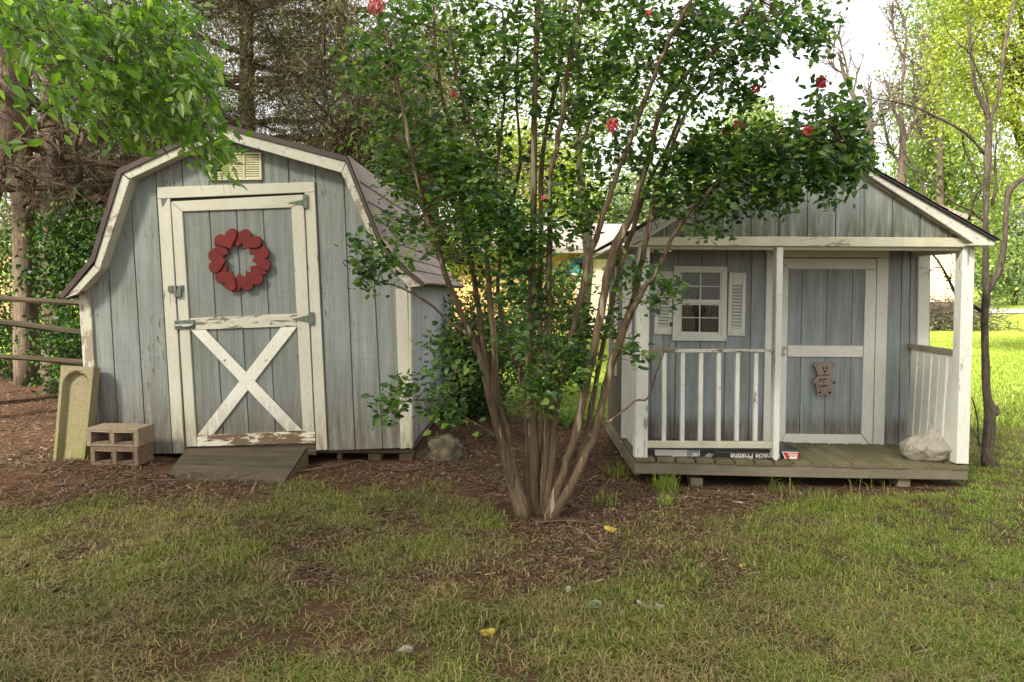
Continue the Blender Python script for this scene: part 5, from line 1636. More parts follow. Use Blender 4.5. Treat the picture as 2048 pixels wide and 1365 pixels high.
# pink flower heads
M_PINK = plain_mat('pink_petals', (0.62, 0.055, 0.115), 0.6, 0.35, 60)
M_PINKL = plain_mat('light_pink_petals', (0.74, 0.14, 0.15), 0.6, 0.3, 60)
for (px, py, r_, d, m_) in ((752, 10, 17, 4.2, M_PINKL), (1224, 252, 13, 4.0, M_PINKL), (1475, 250, 9, 3.9, M_PINK), (1617, 263, 9, 3.85, M_PINKL), (1643, 164, 12, 3.9, M_PINK), (1512, 176, 9, 3.95, M_PINK), (1448, 265, 5, 3.95, M_PINKL), (1297, 27, 5, 4.0, M_PINKL), (1387, 279, 5, 4.0, M_PINKL), (1660, 331, 6, 3.9, M_PINKL), (1594, 314, 4, 3.9, M_PINKL), (908, 190, 5, 4.1, M_PINKL), (1088, 398, 5, 4.1, M_PINKL), (1342, 390, 4, 4.0, M_PINKL)):
    c = np.array(P(px, py, d)); rr = r_ * d / FPX
    n_ = int(30 + r_ * 9)
    cc = c + rnd_dirs(n_) * (rng.uniform(.2, 1, (n_, 1)) ** .5) * rr * np.array([1, 1, 1.05])
    V, F, k = leaf_arrays(cc, rnd_dirs(n_), rnd_dirs(n_), 0.013 if r_ > 7 else .01, 0.012, .6, .2)
    o = np_obj('flower_head', V, F, m_, myr, smooth=False)
# dark seed heads at a branch tip
c = np.array(P(1640, 30, 3.85))
n_ = 34
cc = c + rng.normal(size=(n_, 3)) * np.array([.035, .03, .05])
V, F, k = leaf_arrays(cc, rnd_dirs(n_), rnd_dirs(n_), .012, .011, .9, .1)
np_obj('seed_head', V, F, M_GREYBARK, myr)

# ================================================================== MAPLE (trunk out of view to the left; its boughs hang into the picture and shade the yard)
mt = Vector((-4.9, -0.6, 0))
maple = thing('maple_tree', 'tall shade tree whose bright green leafy boughs hang over the peak of the left shed', 'tree', (mt.x, mt.y, gA(mt.x, mt.y)))
MB().tube([(mt.x, mt.y, -0.1), (mt.x + .02, mt.y, 0.6), (mt.x, mt.y - .05, 2.2), (mt.x - .1, mt.y - .2, 4.2), (mt.x - .3, mt.y - .6, 6.4), (mt.x - .5, mt.y - 1.0, 9.0)], [.34, .25, .22, .19, .13, .05], 12, .25, 4).build('trunk', M_GREYBARK, maple, smooth=True, world_coords=True)
mlimbs = [
    [(-4.9, -.65, 2.4), (-3.9, .8, 3.2), (-2.8, 2.2, 3.45), (-2.0, 3.0, 3.25), (-1.5, 3.3, 3.0), (-1.25, 3.45, 2.75)],
    [(-4.9, -.65, 2.8), (-3.8, 1.5, 3.7), (-2.9, 2.9, 3.75), (-2.35, 3.3, 3.4), (-1.9, 3.5, 3.1)],
    [(-4.9, -.65, 3.0), (-4.2, 1.3, 3.8), (-3.3, 3.0, 3.7), (-2.5, 3.5, 3.55)],
    [(-5.0, -.8, 3.8), (-3.6, -2.4, 5.4), (-2.2, -4.0, 6.4), (-1.0, -4.8, 6.9)],
    [(-5.0, -.8, 4.4), (-6.4, -2.6, 6.0), (-7.8, -4.0, 7.2)],
    [(-5.0, -.8, 4.0), (-4.4, .6, 5.8), (-3.6, 1.0, 7.0)],
    [(-5.1, -.9, 5.0), (-7.2, -.8, 6.6), (-8.6, -1.0, 7.4)],
]
for i, l_ in enumerate(mlimbs):
    sp_ = [Vector(q) for q in smooth_path(l_, 4)]
    r0 = .05 if i < 3 else .09
    MB().tube(sp_, [r0 * (1 - .85 * j / (len(sp_) - 1)) for j in range(len(sp_))], 7, .25, i).build('limb', M_GREYBARK, maple, smooth=True, world_coords=True)
# leaves seen in the picture
mblobs = [(40, 60, 70, 80, 2.9, 54), (120, 150, 80, 70, 3.0, 60), (200, 60, 100, 70, 3.2, 96), (300, 60, 70, 60, 3.3, 74), (330, 130, 90, 60, 3.2, 80), (240, 170, 80, 60, 3.2, 66), (390, 160, 40, 50, 3.35, 34), (320, 230, 80, 50, 3.3, 58), (250, 240, 60, 40, 3.4, 30), (395, 250, 40, 50, 3.4, 32), (425, 300, 30, 32, 3.45, 24), (160, 230, 40, 30, 3.3, 14), (90, 20, 90, 30, 3.0, 40), (10, 290, 18, 20, 2.8, 4), (10, 200, 16, 30, 2.8, 4), (340, 20, 50, 30, 3.4, 36), (445, 330, 14, 14, 3.45, 4)]
MC = []
for (px, py, rx, ry, d, n_) in mblobs:
    for _ in range(int(n_ * .72)):
        u, v = random.gauss(0, .56), random.gauss(0, .5)
        u, v = max(-1, min(1, u)), max(-1, min(1, v))
        MC.append(tuple(P(px + u * rx, py + v * ry, d + random.uniform(-.3, .3))))
MC = np.array(MC)
NLm = 6
drop = unit(np.array([0.5, 0.2, -0.75]) + rng.normal(size=(len(MC), 3)) * .45)
lc = MC[:, None, :] + drop[:, None, :] * rng.uniform(-.06, .08, (len(MC), NLm, 1)) + rng.normal(size=(len(MC), NLm, 3)) * .03
la = drop[:, None, :] + rng.normal(size=(len(MC), NLm, 3)) * .6
lc, la = lc.reshape(-1, 3), la.reshape(-1, 3)
ln_ = unit(rng.normal(size=lc.shape) * .6 + np.array([0, -.4, .8]))
L_ = rng.uniform(.032, .078, len(lc)); W_ = L_ * rng.uniform(.34, .46, len(lc))
ok, zd, _, _ = in_frame(lc)
idx = np.argsort(-np.where(ok, L_ / np.maximum(zd, .1), 0)); big_i, rest = idx[:290], idx[290:]
TLM = leaf_template('maple_leaf', M_LEAF_MAPLE, .3, .2)
leaf_objects(maple, 'leaf', TLM, lc[big_i], la[big_i], ln_[big_i], L_[big_i], W_[big_i])
V, F, k = leaf_arrays(lc[rest], la[rest], ln_[rest], L_[rest], W_[rest], .3, .2)
tag(np_obj('foliage', V, F, M_LEAF_MAPLE, maple, {'rnd': np.repeat(rng.uniform(0, 1, len(rest)), k)}), kind='stuff')
ribbons('twigs', MC - drop * .15, drop, .3, M_GREYBARK, maple, 3, .002, .15, .02)
# the rest of the crown, unseen above and behind the camera, shaped to shade the yard
def ell_pts(c, r, n, hollow=.4):
    return np.array(c) + rnd_dirs(n) * (rng.uniform(hollow ** 3, 1, (n, 1)) ** (1 / 3)) * np.array(r)
cc = np.concatenate([ell_pts((-5.6, -2.6, 7.2), (4.4, 4.4, 3.2), 900), ell_pts((-2.0, -4.4, 6.6), (2.6, 2.6, 2.0), 240)])
vis = cc[:, 2] > 1.38 + .45 * np.maximum(cc[:, 1], 0) + .9
cc = cc[vis]
leaf_cloud('crown', clumps(cc, 14, .33), .17, .12, M_LEAF_MAPLE, maple, diamond=True, up=1.2)

# ================================================================== CEDARS behind the shed
def cedar(label, trunk_px, d, limbs, height, twig_n=15, green=0.25, seed=0, brown=True, sub=12, needle_blobs=None):
    base_px, base_py = trunk_px[0][0], trunk_px[0][1]
    tp = [P(q[0], q[1], d) for q in trunk_px]
    g0 = gA(tp[0].x, d)
    root = thing('cedar_tree', label, 'tree', (tp[0].x, d, g0), 0, 'old cedars behind the shed')
    pts = [Vector((tp[0].x, d, g0 - .1))] + tp[1:]
    rad = [trunk_px[0][2] * .5 * d / FPX * 1.15] + [q[2] * .5 * d / FPX for q in trunk_px[1:]]
    top = tp[-1]
    if height > top.z:
        pts.append(Vector((top.x + .2, d + .1, height))); rad.append(.03)
    sp_ = smooth_path([tuple(p) + (r,) for p, r in zip(pts, rad)], 5)
    MB().tube([Vector(q[:3]) for q in sp_], [max(.01, q[3]) for q in sp_], 12, .3, seed).build('trunk', M_CEDAR, root, smooth=True, world_coords=True)
    S0, D0 = [], []
    def trunk_at(z):
        zs_ = [q[2] for q in sp_]
        i = min(range(len(zs_)), key=lambda i_: abs(zs_[i_] - z))
        return Vector(sp_[i][:3])
    for li, (z0, dx, dy, dz, ln, r0) in enumerate(limbs):
        p = trunk_at(z0); dirv = Vector((dx, dy, dz)).normalized()
        path, rr = [p.copy()], [r0]
        NS = 8
        for s_ in range(NS):
            dirv = (dirv + Vector((random.gauss(0, .16), random.gauss(0, .16), random.gauss(0.0, .13)))).normalized()
            p = p + dirv * ln / NS
            path.append(p.copy()); rr.append(r0 * (1 - .85 * (s_ + 1) / NS))
        sp2 = smooth_path([tuple(a) + (r,) for a, r in zip(path, rr)], 3)
        MB().tube([Vector(q[:3]) for q in sp2], [q[3] for q in sp2], 6, .25, li).build('limb', M_TWIG, root, smooth=True, world_coords=True)
        for q in sp2[4::1] if sub > 12 else sp2[4::2]:
            for _ in range(max(1, sub // 6)):
                S0.append(q[:3]); D0.append((dirv.x * .5 + random.gauss(0, .7), dirv.y * .5 + random.gauss(0, .7), random.gauss(-.05, .35)))
    if S0:
        _, pts1 = ribbons('branchlets', np.array(S0), np.array(D0), .95, M_TWIG, root, 4, .008, .22, .03)
        # twigs off the branchlets
        s1, d1 = [], []
        for k_ in range(1, 5):
            for _ in range(max(1, twig_n // 6)):
                s1.append(pts1[:, k_] if k_ < pts1.shape[1] else pts1[:, -1])
                d1.append(unit(pts1[:, -1] - pts1[:, 0]) * .7 + rng.normal(size=pts1[:, 0].shape) * .55)
        s1, d1 = np.concatenate(s1), np.concatenate(d1)
        _, pts2 = ribbons('twigs', s1, d1, .42, M_TWIG, root, 3, .0035, .3, .06)
        if green > 0:
            tips = pts2[:, -1]
            sel = rng.uniform(size=len(tips)) < green
            cl = np.repeat(tips[sel], 7, 0) + rng.normal(size=(sel.sum() * 7, 3)) * .07
            leaf_cloud('needles', cl, .10, .016, M_NEEDLE, root, True, .3, droop=.1)
    if needle_blobs:
        cen = blob_centers(needle_blobs[0], needle_blobs[1], d)
        leaf_cloud('crown', clumps(cen, 26, .14), .11, .018, M_NEEDLE, root, True, .3)
        ribbons('crown_twigs', cen, rnd_dirs(len(cen)) + np.array([0, 0, -.2]), .6, M_TWIG, root, 3, .004, .3, .05)
    # high crown above the view, unseen, put in to supply shade
    hc = ell_pts((tp[0].x + .3, d, height * .74), (2.0, 2.0, height * .26), 60)
    hc = hc[hc[:, 2] > 1.38 + .43 * hc[:, 1] + .4]
    if len(hc):
        leaf_cloud('upper_crown', clumps(hc, 20, .3), .30, .08, M_NEEDLE, root, True, .3)
    return root
def lim(n, z0, z1, ln, r0, ax=(1, 1), zt=(-.1, .35), bias=(0, 0)):
    out = []
    for i in range(n):
        a = random.uniform(0, 2 * PI)
        out.append((random.uniform(z0, z1), math.cos(a) * ax[0] + bias[0], math.sin(a) * ax[1] + bias[1], random.uniform(*zt), ln * random.uniform(.7, 1.2), r0 * random.uniform(.6, 1.2)))
    return out
cedar('leftmost upright cedar trunk behind the fence', [(50, 640, 42), (48, 480, 40), (44, 340, 38), (42, 200, 36), (38, 60, 33), (34, -80, 30)], 10.0,
      lim(16, 2.4, 5.6, 2.6, .045, bias=(.3, -.3)), 12, seed=1, green=.30)
cedar('thicker cedar between the leftmost trunk and the shed roof, with a lopped low bough', [(112, 640, 50), (110, 500, 48), (108, 380, 44), (106, 260, 40), (110, 120, 38), (112, -60, 34)], 9.2,
      lim(18, 2.3, 5.4, 2.8, .05, bias=(.5, -.2)) + [(2.55, 1, -.1, .25, 2.2, .10), (2.35, 1, -.2, .35, 1.9, .08), (2.9, 1, .1, .05, 2.4, .07), (3.1, 1, .1, .0, 2.6, .06)], 12, seed=2, green=.10)
cedar('crooked cedar leaning in at the left edge of the view', [(-60, 640, 46), (-30, 420, 44), (8, 300, 42), (24, 220, 40), (10, 120, 36), (-10, 0, 34), (-30, -120, 30)], 8.2,
      lim(10, 2.2, 4.8, 2.2, .045, bias=(.5, 0)), 10, seed=3, green=.06)
cedar('cedar with a pale reddish trunk behind the ridge of the left shed', [(500, 600, 36), (498, 400, 34), (496, 250, 30), (494, 130, 28), (492, -60, 24)], 12.5,
      lim(30, 3.2, 7.0, 3.4, .05, ax=(1, .8), zt=(-.1, .25)), 15, seed=4, green=.26, sub=16)
cedar('green needled cedar behind the right slope of the left shed roof', [(690, 600, 32), (690, 400, 30), (688, 200, 26), (686, -60, 20)], 11.5,
      lim(22, 2.8, 6.4, 2.7, .045), 13, seed=5, green=.45, sub=14,
      needle_blobs=([(650, 200, 90, 90), (700, 280, 70, 70), (600, 90, 90, 70), (720, 120, 70, 90), (760, 260, 60, 90), (540, 180, 70, 60), (640, 30, 90, 50), (450, 40, 90, 50), (690, 330, 60, 40)], 300))
cedar('cedar farther back, between the thick trunk and the shed ridge', [(320, 600, 26), (318, 300, 24), (314, 100, 22), (310, -80, 18)], 14,
      lim(24, 3.0, 7.2, 3.2, .045), 14, seed=6, green=.26, sub=14)
# looped bare bough in front of the two left trunks
bough = thing('bare_bough', 'bare looping cedar bough hung up in front of the two left trunks', 'branch', tuple(P(60, 275, 8.6)), 0)
pts, rr = px_stem([(-30, 330, 16), (20, 300, 14), (60, 262, 12), (110, 250, 10), (150, 262, 9), (166, 275, 9), (150, 300, 8), (112, 292, 8), (80, 272, 7)], 8.7, 8.5, 5)
MB().tube(pts, rr, 7, .2, 5).build('wood', M_TWIG, bough, smooth=True, world_coords=True)

# ================================================================== shrubs, background trees
def shrub(name, label, cat, blobs, d, n, leaf, m, per=22, spread=.16, group=None, stems=6, ratio=.6, diamond=True, base=None):
    c = blob_centers(blobs, n, d)
    bx = np.mean([q[0] for q in blobs])
    p0 = P(bx, HORIZON + 30, d)
    z0 = gA(p0.x, d)
    c = c[c[:, 2] > z0 + .02]
    root = thing(name, label, cat, (p0.x, d, z0), 0, group)
    pts = clumps(c, per, spread)
    pts = pts[pts[:, 2] > z0]
    leaf_cloud('foliage', pts, leaf, leaf * ratio, m, root, diamond, .6)
    k = min(len(c), stems * 6)
    sel = c[rng.choice(len(c), k, replace=False)]
    st = np.stack([p0.x + rng.normal(size=k) * .2 * np.std(c[:, 0]) + (sel[:, 0] - p0.x) * .35, np.full(k, d) + rng.normal(size=k) * .08, np.full(k, z0 - .05)], 1)
    ribbons('stems', st, sel - st, np.linalg.norm(sel - st, axis=1), M_GREYBARK, root, 4, .004 + .0006 * d, .14, -.02)
    return root
shrub('ivy_shrub', 'leafy undergrowth climbing the foot of the leftmost cedar trunk behind the fence', 'shrub', [(0, 520, 50, 80), (-20, 620, 70, 60), (80, 600, 26, 60), (60, 680, 80, 50), (10, 700, 60, 40), (60, 745, 90, 26)], 10.7, 250, .075, M_LEAF_SHADE, per=18, group='undergrowth behind the fence')
shrub('ivy_shrub', 'leafy vine covered mass around the thick cedar trunk beside the shed', 'shrub', [(120, 480, 30, 70), (112, 560, 36, 50), (160, 640, 50, 50), (180, 520, 36, 60), (130, 690, 50, 34), (178, 450, 34, 40), (150, 745, 70, 24)], 8.7, 270, .07, M_LEAF_SHADE, per=20, group='undergrowth behind the fence')
shrub('shrub', 'brighter green bush beyond the fence, between the trunks and the shed', 'shrub', [(200, 420, 50, 60), (230, 360, 40, 50), (180, 350, 40, 40), (90, 430, 40, 60)], 11.5, 170, .09, M_LEAF_MID, per=16, group='undergrowth behind the fence')
shrub('shrub', 'dark shrub between the sheds behind the crepe myrtle stems', 'shrub', [(950, 740, 60, 90), (1000, 680, 60, 80), (920, 820, 50, 50), (970, 830, 60, 40), (930, 640, 40, 60)], 7.6, 330, .055, M_LEAF_SHADE, per=20)
shrub('shrub', 'leafy green bush behind the middle of the crepe myrtle', 'shrub', [(1060, 620, 60, 80), (1110, 590, 50, 60), (1040, 530, 50, 50), (1120, 700, 44, 50), (1080, 720, 50, 40)], 8.8, 230, .075, M_LEAF_SHADE, per=16)
shrub('groundcover_plant', 'bright low leafy plants in the sunny gap between the sheds', 'plant', [(1130, 840, 40, 16), (1185, 838, 34, 14), (1080, 845, 30, 12)], 7.2, 60, .06, M_LEAF_MID, per=16, spread=.07)

def bg_tree(name, label, blobs, d, n, leaf, m, per=22, spread=.35, trunk=None, group=None, up=.5):
    c = blob_centers(blobs, n, d, hollow=.25)
    bx = trunk if trunk else np.mean([q[0] for q in blobs])
    p0 = P(bx, HORIZON, d); z0 = gA(p0.x, d)
    c = c[c[:, 2] > z0 + .2]
    root = thing(name, label, 'tree', (p0.x, d, z0), 0, group)
    top = np.array(P(np.mean([q[0] for q in blobs]), min(q[1] for q in blobs), d))
    hgt = top[2] - z0
    r0 = .035 * hgt * .5
    MB().tube([(p0.x, d, z0 - .2), (p0.x + .03 * hgt, d, z0 + .3 * hgt), (lerp(p0.x, top[0], .5), d + .2, z0 + .6 * hgt), (top[0], d, z0 + hgt)], [r0 * 1.2, r0, r0 * .6, r0 * .15], 8, .2, d).build('trunk', M_GREYBARK, root, smooth=True, world_coords=True)
    for q in blobs:
        e = P(q[0], q[1], d + random.uniform(-.5, .5)); zz_ = max(z0 + .25 * hgt, min(e.z - .1 * hgt, z0 + .7 * hgt))
        s_ = Vector((lerp(p0.x, top[0], (zz_ - z0) / hgt * .7), d, zz_))
        MB().tube([s_, s_.lerp(e, .5) + Vector((0, 0, .04 * hgt)), e], [r0 * .45, r0 * .3, r0 * .1], 6, .2).build('limb', M_GREYBARK, root, smooth=True, world_coords=True)
    leaf_cloud('crown', clumps(c, per, spread), leaf, leaf * .55, m, root, True, up)
    return root
bg_tree('yellow_tree', 'bright yellow green tree filling the upper right corner', [(2000, 60, 120, 80), (1930, 150, 70, 70), (2040, 190, 80, 90), (1960, 230, 70, 60), (2060, 330, 50, 60), (1900, 90, 30, 50), (2020, -60, 140, 90), (1960, 10, 70, 50)], 13, 420, .072, M_LEAF_YEL, per=48, spread=.24, trunk=2120)
bg_tree('green_tree', 'tall green tree behind the bare trees, left of the yellow crown', [(1880, 60, 60, 80), (1860, 160, 50, 60), (1830, 220, 50, 50), (1890, 200, 50, 70), (1900, -50, 80, 80), (1860, 270, 40, 40)], 52, 330, .36, M_LEAF_GREY, per=20, spread=1.0, trunk=1885)
bg_tree('green_tree', 'rounded light green tree above the right slope of the playhouse roof', [(1880, 350, 80, 80), (1820, 400, 60, 60), (1930, 420, 60, 70), (1900, 290, 60, 50), (1850, 320, 50, 50), (1970, 330, 40, 60), (1950, 500, 60, 60), (1840, 470, 60, 60)], 48, 470, .32, M_LEAF_OLIVE, per=22, spread=.85)
bg_tree('willow_tree', 'soft grey green tree over the lawn at the right edge', [(2000, 420, 60, 90), (2050, 500, 60, 70), (1960, 520, 40, 50), (2000, 560, 50, 30), (2060, 400, 60, 90), (1950, 450, 40, 50), (2030, 575, 50, 22)], 58, 470, .36, M_LEAF_GREY, per=22, spread=.9, trunk=2030)
bg_tree('pale_tree', 'pale sunlit treetop seen above the playhouse through the crepe myrtle', [(1500, 270, 60, 50), (1480, 330, 80, 50), (1550, 320, 60, 50), (1420, 300, 50, 40), (1505, 235, 30, 30)], 24, 330, .15, M_LEAF_OLIVE, per=22, spread=.35)
bg_tree('yellow_tree', 'yellow green tree behind the house roof, seen between the middle stems', [(1030, 300, 60, 50), (1090, 330, 60, 60), (1140, 360, 50, 60), (1060, 400, 70, 50), (1000, 360, 50, 50), (1150, 420, 50, 40)], 30, 400, .20, M_LEAF_YEL, per=22, spread=.5)
bg_tree('grey_green_tree', 'light grey green trees over the house roof, right of the middle stems', [(1260, 390, 60, 50), (1320, 390, 50, 50), (1380, 380, 50, 40), (1230, 430, 60, 40), (1290, 440, 60, 40), (1360, 430, 40, 30)], 32, 380, .20, M_LEAF_GREY, per=20, spread=.5)
bg_tree('green_tree', 'green tree behind the crepe myrtle, over the shed roof', [(830, 200, 80, 90), (900, 330, 70, 80), (860, 420, 60, 70), (800, 330, 60, 70), (950, 230, 50, 70), (910, 500, 60, 60), (880, 90, 70, 70), (980, 470, 40, 60), (760, 220, 50, 90), (740, 120, 40, 60)], 15, 640, .12, M_LEAF_OLIVE, per=20, spread=.3)
bg_tree('green_tree', 'green tree behind the upper middle of the crepe myrtle', [(1110, 130, 60, 80), (1060, 200, 50, 60), (1190, 110, 60, 80), (1260, 150, 50, 70), (1000, 120, 50, 60), (1150, 40, 80, 60), (1300, 230, 50, 40), (1200, 230, 60, 50)], 16, 300, .12, M_LEAF_OLIVE, per=18, spread=.35)
bg_tree('dark_tree', 'dim green tree far behind the cedars at the left', [(60, 440, 90, 70), (200, 440, 80, 70), (120, 540, 120, 60), (260, 350, 60, 60), (20, 330, 50, 70), (380, 300, 80, 60)], 22, 330, .18, M_LEAF_MID, per=18, spread=.5)
# far wood along the horizon
fx = rng.uniform(-60, 75, 900); fyy = rng.uniform(75, 95, 900)
fz = rng.uniform(0, 1, 900) ** .8 * (5.5 + 2.0 * vnoise(fx, fx * 0, .11, 4))
keep = ~((fx > 24) & (fx < 34) & (fz > 5))
fw = np.stack([fx, fyy, fz + gz(fx, fyy)], 1)[keep]
o = leaf_cloud('far_woods', clumps(fw, 26, .9), .6, .4, M_LEAF_GREY, None, True, .5)
tag(o, 'hazy line of woods far beyond the lawn', 'woods', kind='stuff')

# dead bare trees over the playhouse roof
def bare_tree(label, lines, d, seed, mat, group='dead bare trees', name='bare_tree', twigs=60, tl=.45, cat='tree', rootpx=None, twr=.006):
    p0 = P(lines[0][0][0], lines[0][0][1], d) if rootpx is None else G(*rootpx)
    root = thing(name, label, cat, (p0.x, p0.y if rootpx else d, gA(p0.x, d)), 0, group)
    allp = []
    for i, l_ in enumerate(lines):
        pts, rr = px_stem(l_, d, d + .15 * ((i % 3) - 1), 4)
        if i == 0:
            pts.insert(0, Vector((p0.x, pts[0].y, gA(p0.x, d) - .1))); rr.insert(0, rr[0] * 1.15)
        MB().tube(pts, rr, 7, .22, seed + i).build('trunk' if i == 0 else 'limb', mat, root, smooth=True, world_coords=True)
        if i > 0 or twigs < 0:
            for j in range(2, len(pts)):
                allp.append((pts[j], pts[j] - pts[j - 1]))
    n_ = abs(twigs)
    if allp and n_:
        pick = [random.choice(allp) for _ in range(n_)]
        s_ = np.array([tuple(a) for a, q in pick]); dd = unit(np.array([tuple(q) for a, q in pick])) + rng.normal(size=(n_, 3)) * .6 + np.array([0, 0, .25])
        _, pt = ribbons('twigs', s_, dd, tl, mat, root, 4, twr, .22, -.03)
        s2 = np.concatenate([pt[:, 2], pt[:, 3]]); d2 = np.concatenate([pt[:, 3] - pt[:, 1]] * 2); d2 = unit(d2) + rng.normal(size=d2.shape) * .6
        ribbons('fine_twigs', s2, d2, tl * .5, mat, root, 3, twr * .55, .25, -.02)
    return root
bare_tree('dead bare tree with a leaning fork, just right of the myrtle flowers', [
    [(1742, 420, 22), (1741, 330, 20), (1740, 270, 15), (1728, 235, 12), (1706, 190, 10), (1688, 150, 8), (1678, 105, 6)],
    [(1740, 275, 10), (1741, 220, 9), (1738, 175, 8)], [(1741, 262, 8), (1760, 235, 7), (1788, 206, 5), (1800, 180, 3)], [(1700, 180, 6), (1690, 120, 4), (1676, 70, 3)], [(1706, 190, 5), (1716, 140, 3)], [(1690, 150, 5), (1665, 130, 3), (1655, 78, 2)], [(1742, 330, 10), (1700, 300, 6), (1690, 260, 4)]], 42, 31, M_PALEBARK, twigs=110, tl=1.5, twr=.042)
bare_tree('dead bare tree with tall thin crown in front of the green trees', [
    [(1800, 430, 22), (1804, 340, 18), (1806, 280, 13), (1802, 230, 10), (1800, 190, 8)],
    [(1802, 210, 7), (1808, 130, 6), (1812, 60, 4), (1796, 10, 3)], [(1804, 260, 8), (1786, 215, 6), (1772, 160, 4)], [(1806, 290, 9), (1830, 240, 7), (1850, 180, 5), (1836, 90, 3)], [(1808, 120, 4), (1786, 60, 3), (1784, 25, 2)], [(1804, 330, 9), (1780, 300, 6), (1768, 250, 4)]], 44, 41, M_PALEBARK, twigs=130, tl=1.6, twr=.042)
bare_tree('pale dead tree with twiggy top under the green crown', [
    [(1880, 430, 18), (1878, 330, 16), (1880, 260, 13), (1884, 215, 10)], [(1880, 260, 8), (1862, 215, 6), (1858, 150, 4), (1850, 80, 3)], [(1882, 240, 8), (1900, 200, 6), (1912, 150, 4)], [(1878, 300, 8), (1845, 270, 6), (1832, 230, 4), (1826, 130, 3)], [(1872, 240, 6), (1850, 230, 4), (1844, 180, 3)]], 46, 51, M_PALEBARK, twigs=150, tl=1.7, twr=.04)
# sparse sapling standing on the lawn right of the playhouse
sap_lines = [
    [(1975, 922, 30), (1974, 900, 25), (1979, 850, 25), (1978, 815, 22), (1972, 780, 18), (1970, 700, 16.5), (1969, 640, 16), (1972, 590, 16), (1971, 540, 13), (1971, 470, 12), (1972, 400, 13), (1974, 343, 14), (1977, 280, 14), (1979, 240, 13)],
    [(1979, 245, 10), (1966, 210, 9), (1952, 180, 8), (1944, 126, 7), (1938, 50, 6)], [(1980, 240, 9), (1990, 215, 8), (2001, 171, 8), (2009, 95, 7), (2021, 40, 6), (2031, -10, 5)], [(1978, 235, 6), (1974, 195, 5), (1958, 150, 4), (1940, 110, 3), (1915, 85, 2)],
    [(1974, 585, 15), (1986, 565, 14), (1999, 539, 13), (2008, 490, 12), (2012, 430, 11), (2018, 385, 13), (2040, 362, 11), (2075, 345, 9)], [(2017, 395, 9), (2014, 380, 8), (2018, 372, 6)],
    [(1971, 310, 7), (1945, 280, 6), (1920, 259, 6), (1870, 232, 5), (1828, 214, 4), (1790, 204, 4), (1750, 198, 3)], [(1970, 445, 5), (1938, 420, 5), (1905, 404, 5), (1867, 366, 4), (1836, 339, 3)], [(1852, 396, 6), (1842, 366, 6), (1815, 315, 5), (1798, 280, 3)],
    [(1962, 622, 9), (1945, 612, 8), (1917, 597, 7), (1905, 575, 6), (1892, 549, 5), (1878, 525, 4), (1865, 509, 4)], [(1984, 410, 7), (1992, 370, 6), (1990, 320, 4), (1994, 270, 3)], [(1925, 270, 4), (1930, 300, 4), (1960, 370, 3), (1955, 400, 3)], [(1938, 440, 6), (1948, 400, 5), (1960, 380, 4)],
    ]
sap = bare_tree('slender brown sapling with few leaves standing on the lawn beside the playhouse', sap_lines, 5.75, 61, M_GREYBARK, group=None, name='sapling_tree', twigs=100, tl=.34, rootpx=(1975, 924), twr=.0036)
rock_obj('trunk_burl', M_GREYBARK, sap, .042, .04, .065, 9.0, tuple(Vector(P(1986, 822, 5.75)) - Vector(sap.location)), 3)
cl = np.concatenate([np.array([tuple(P(x, y, 5.7 + random.uniform(-.1, .1))) for _ in range(k_)]) + rng.normal(size=(k_, 3)) * s_ for (x, y, k_, s_) in ((2000, 585, 26, .06), (1905, 555, 12, .04), (1925, 640, 8, .03), (1885, 505, 8, .03), (1990, 300, 14, .09), (1960, 660, 4, .03), (2010, 600, 14, .05))])
leaf_cloud('leaves', cl, .035, .016, M_LEAF_MID, sap, True, .4)
wv = thing('weed_stem', 'thin dark weed stem curving up beside the right porch post', 'weed', tuple(G(1965, 896)), 0)
for l_ in ([(1965, 895, 3), (1957, 888, 3), (1956, 850, 3), (1950, 815, 3), (1943, 795, 2.4)], [(1962, 890, 2), (1950, 868, 2), (1940, 855, 1.6)]):
    pts, rr = px_stem(l_, 5.45, 5.3, 4)
    MB().tube(pts, [max(.002, r) for r in rr], 5).build('stem', M_DARK, wv, world_coords=True)

# ================================================================== houses, drive, fence and brush pile in the distance
M_CREAMSIDE = plain_mat('cream_lap_siding', (0.60, 0.50, 0.37), 0.7, .06, 4)
M_BRICKC = [plain_mat('red_brown_brick', (0.27, 0.135, 0.095), .9, .3, 20), plain_mat('dark_brick', (0.20, 0.10, 0.075), .9, .3, 20)]
HD = 30.0
hx0, hx1 = P(1560, 600, HD).x, P(1921, 600, HD).x
hz0 = gA(hx1, HD)
zbk = P(1900, 604, HD).z
zev = P(1900, 440, HD).z
nh = thing('neighbor_house', 'cream sided neighbouring house on a brick base, seen past the right porch post', 'house', ((hx0 + hx1) / 2, HD, hz0))
MB().box(((hx0 + hx1) / 2, HD + 4.2, (hz0 + zev) / 2), (hx1 - hx0 - .06, 8.3, zev - hz0)).build('wall_core', M_CREAMSIDE, nh, world_coords=True)
lap = 0.112
nl = int((zev - zbk) / lap)
for i in range(nl):
    z0_ = zbk + i * lap
    MB().add([(hx0, HD - .012, z0_), (hx1, HD - .012, z0_), (hx1, HD + .02, z0_ + lap), (hx0, HD + .02, z0_ + lap), (hx0, HD + .04, z0_), (hx1, HD + .04, z0_)], [(0, 1, 2, 3), (4, 5, 1, 0), (1, 5, 2)]).build('siding_board', M_CREAMSIDE, nh, world_coords=True)
mb = MB()
nr = int((zbk - hz0 + .3) / .075)
for r_ in range(nr):
    x = hx1 - 3.2 + (0.1 if r_ % 2 else 0)
    while x < hx1 - .05:
        x2 = min(hx1, x + .205)
        mb.box(((x + x2) / 2, HD + .0, hz0 - .3 + r_ * .075 + .033), (x2 - x - .012, .05, .063))
        x += .205
mb.build('brick_base', M_BRICKC[0], nh, kind='stuff', world_coords=True)
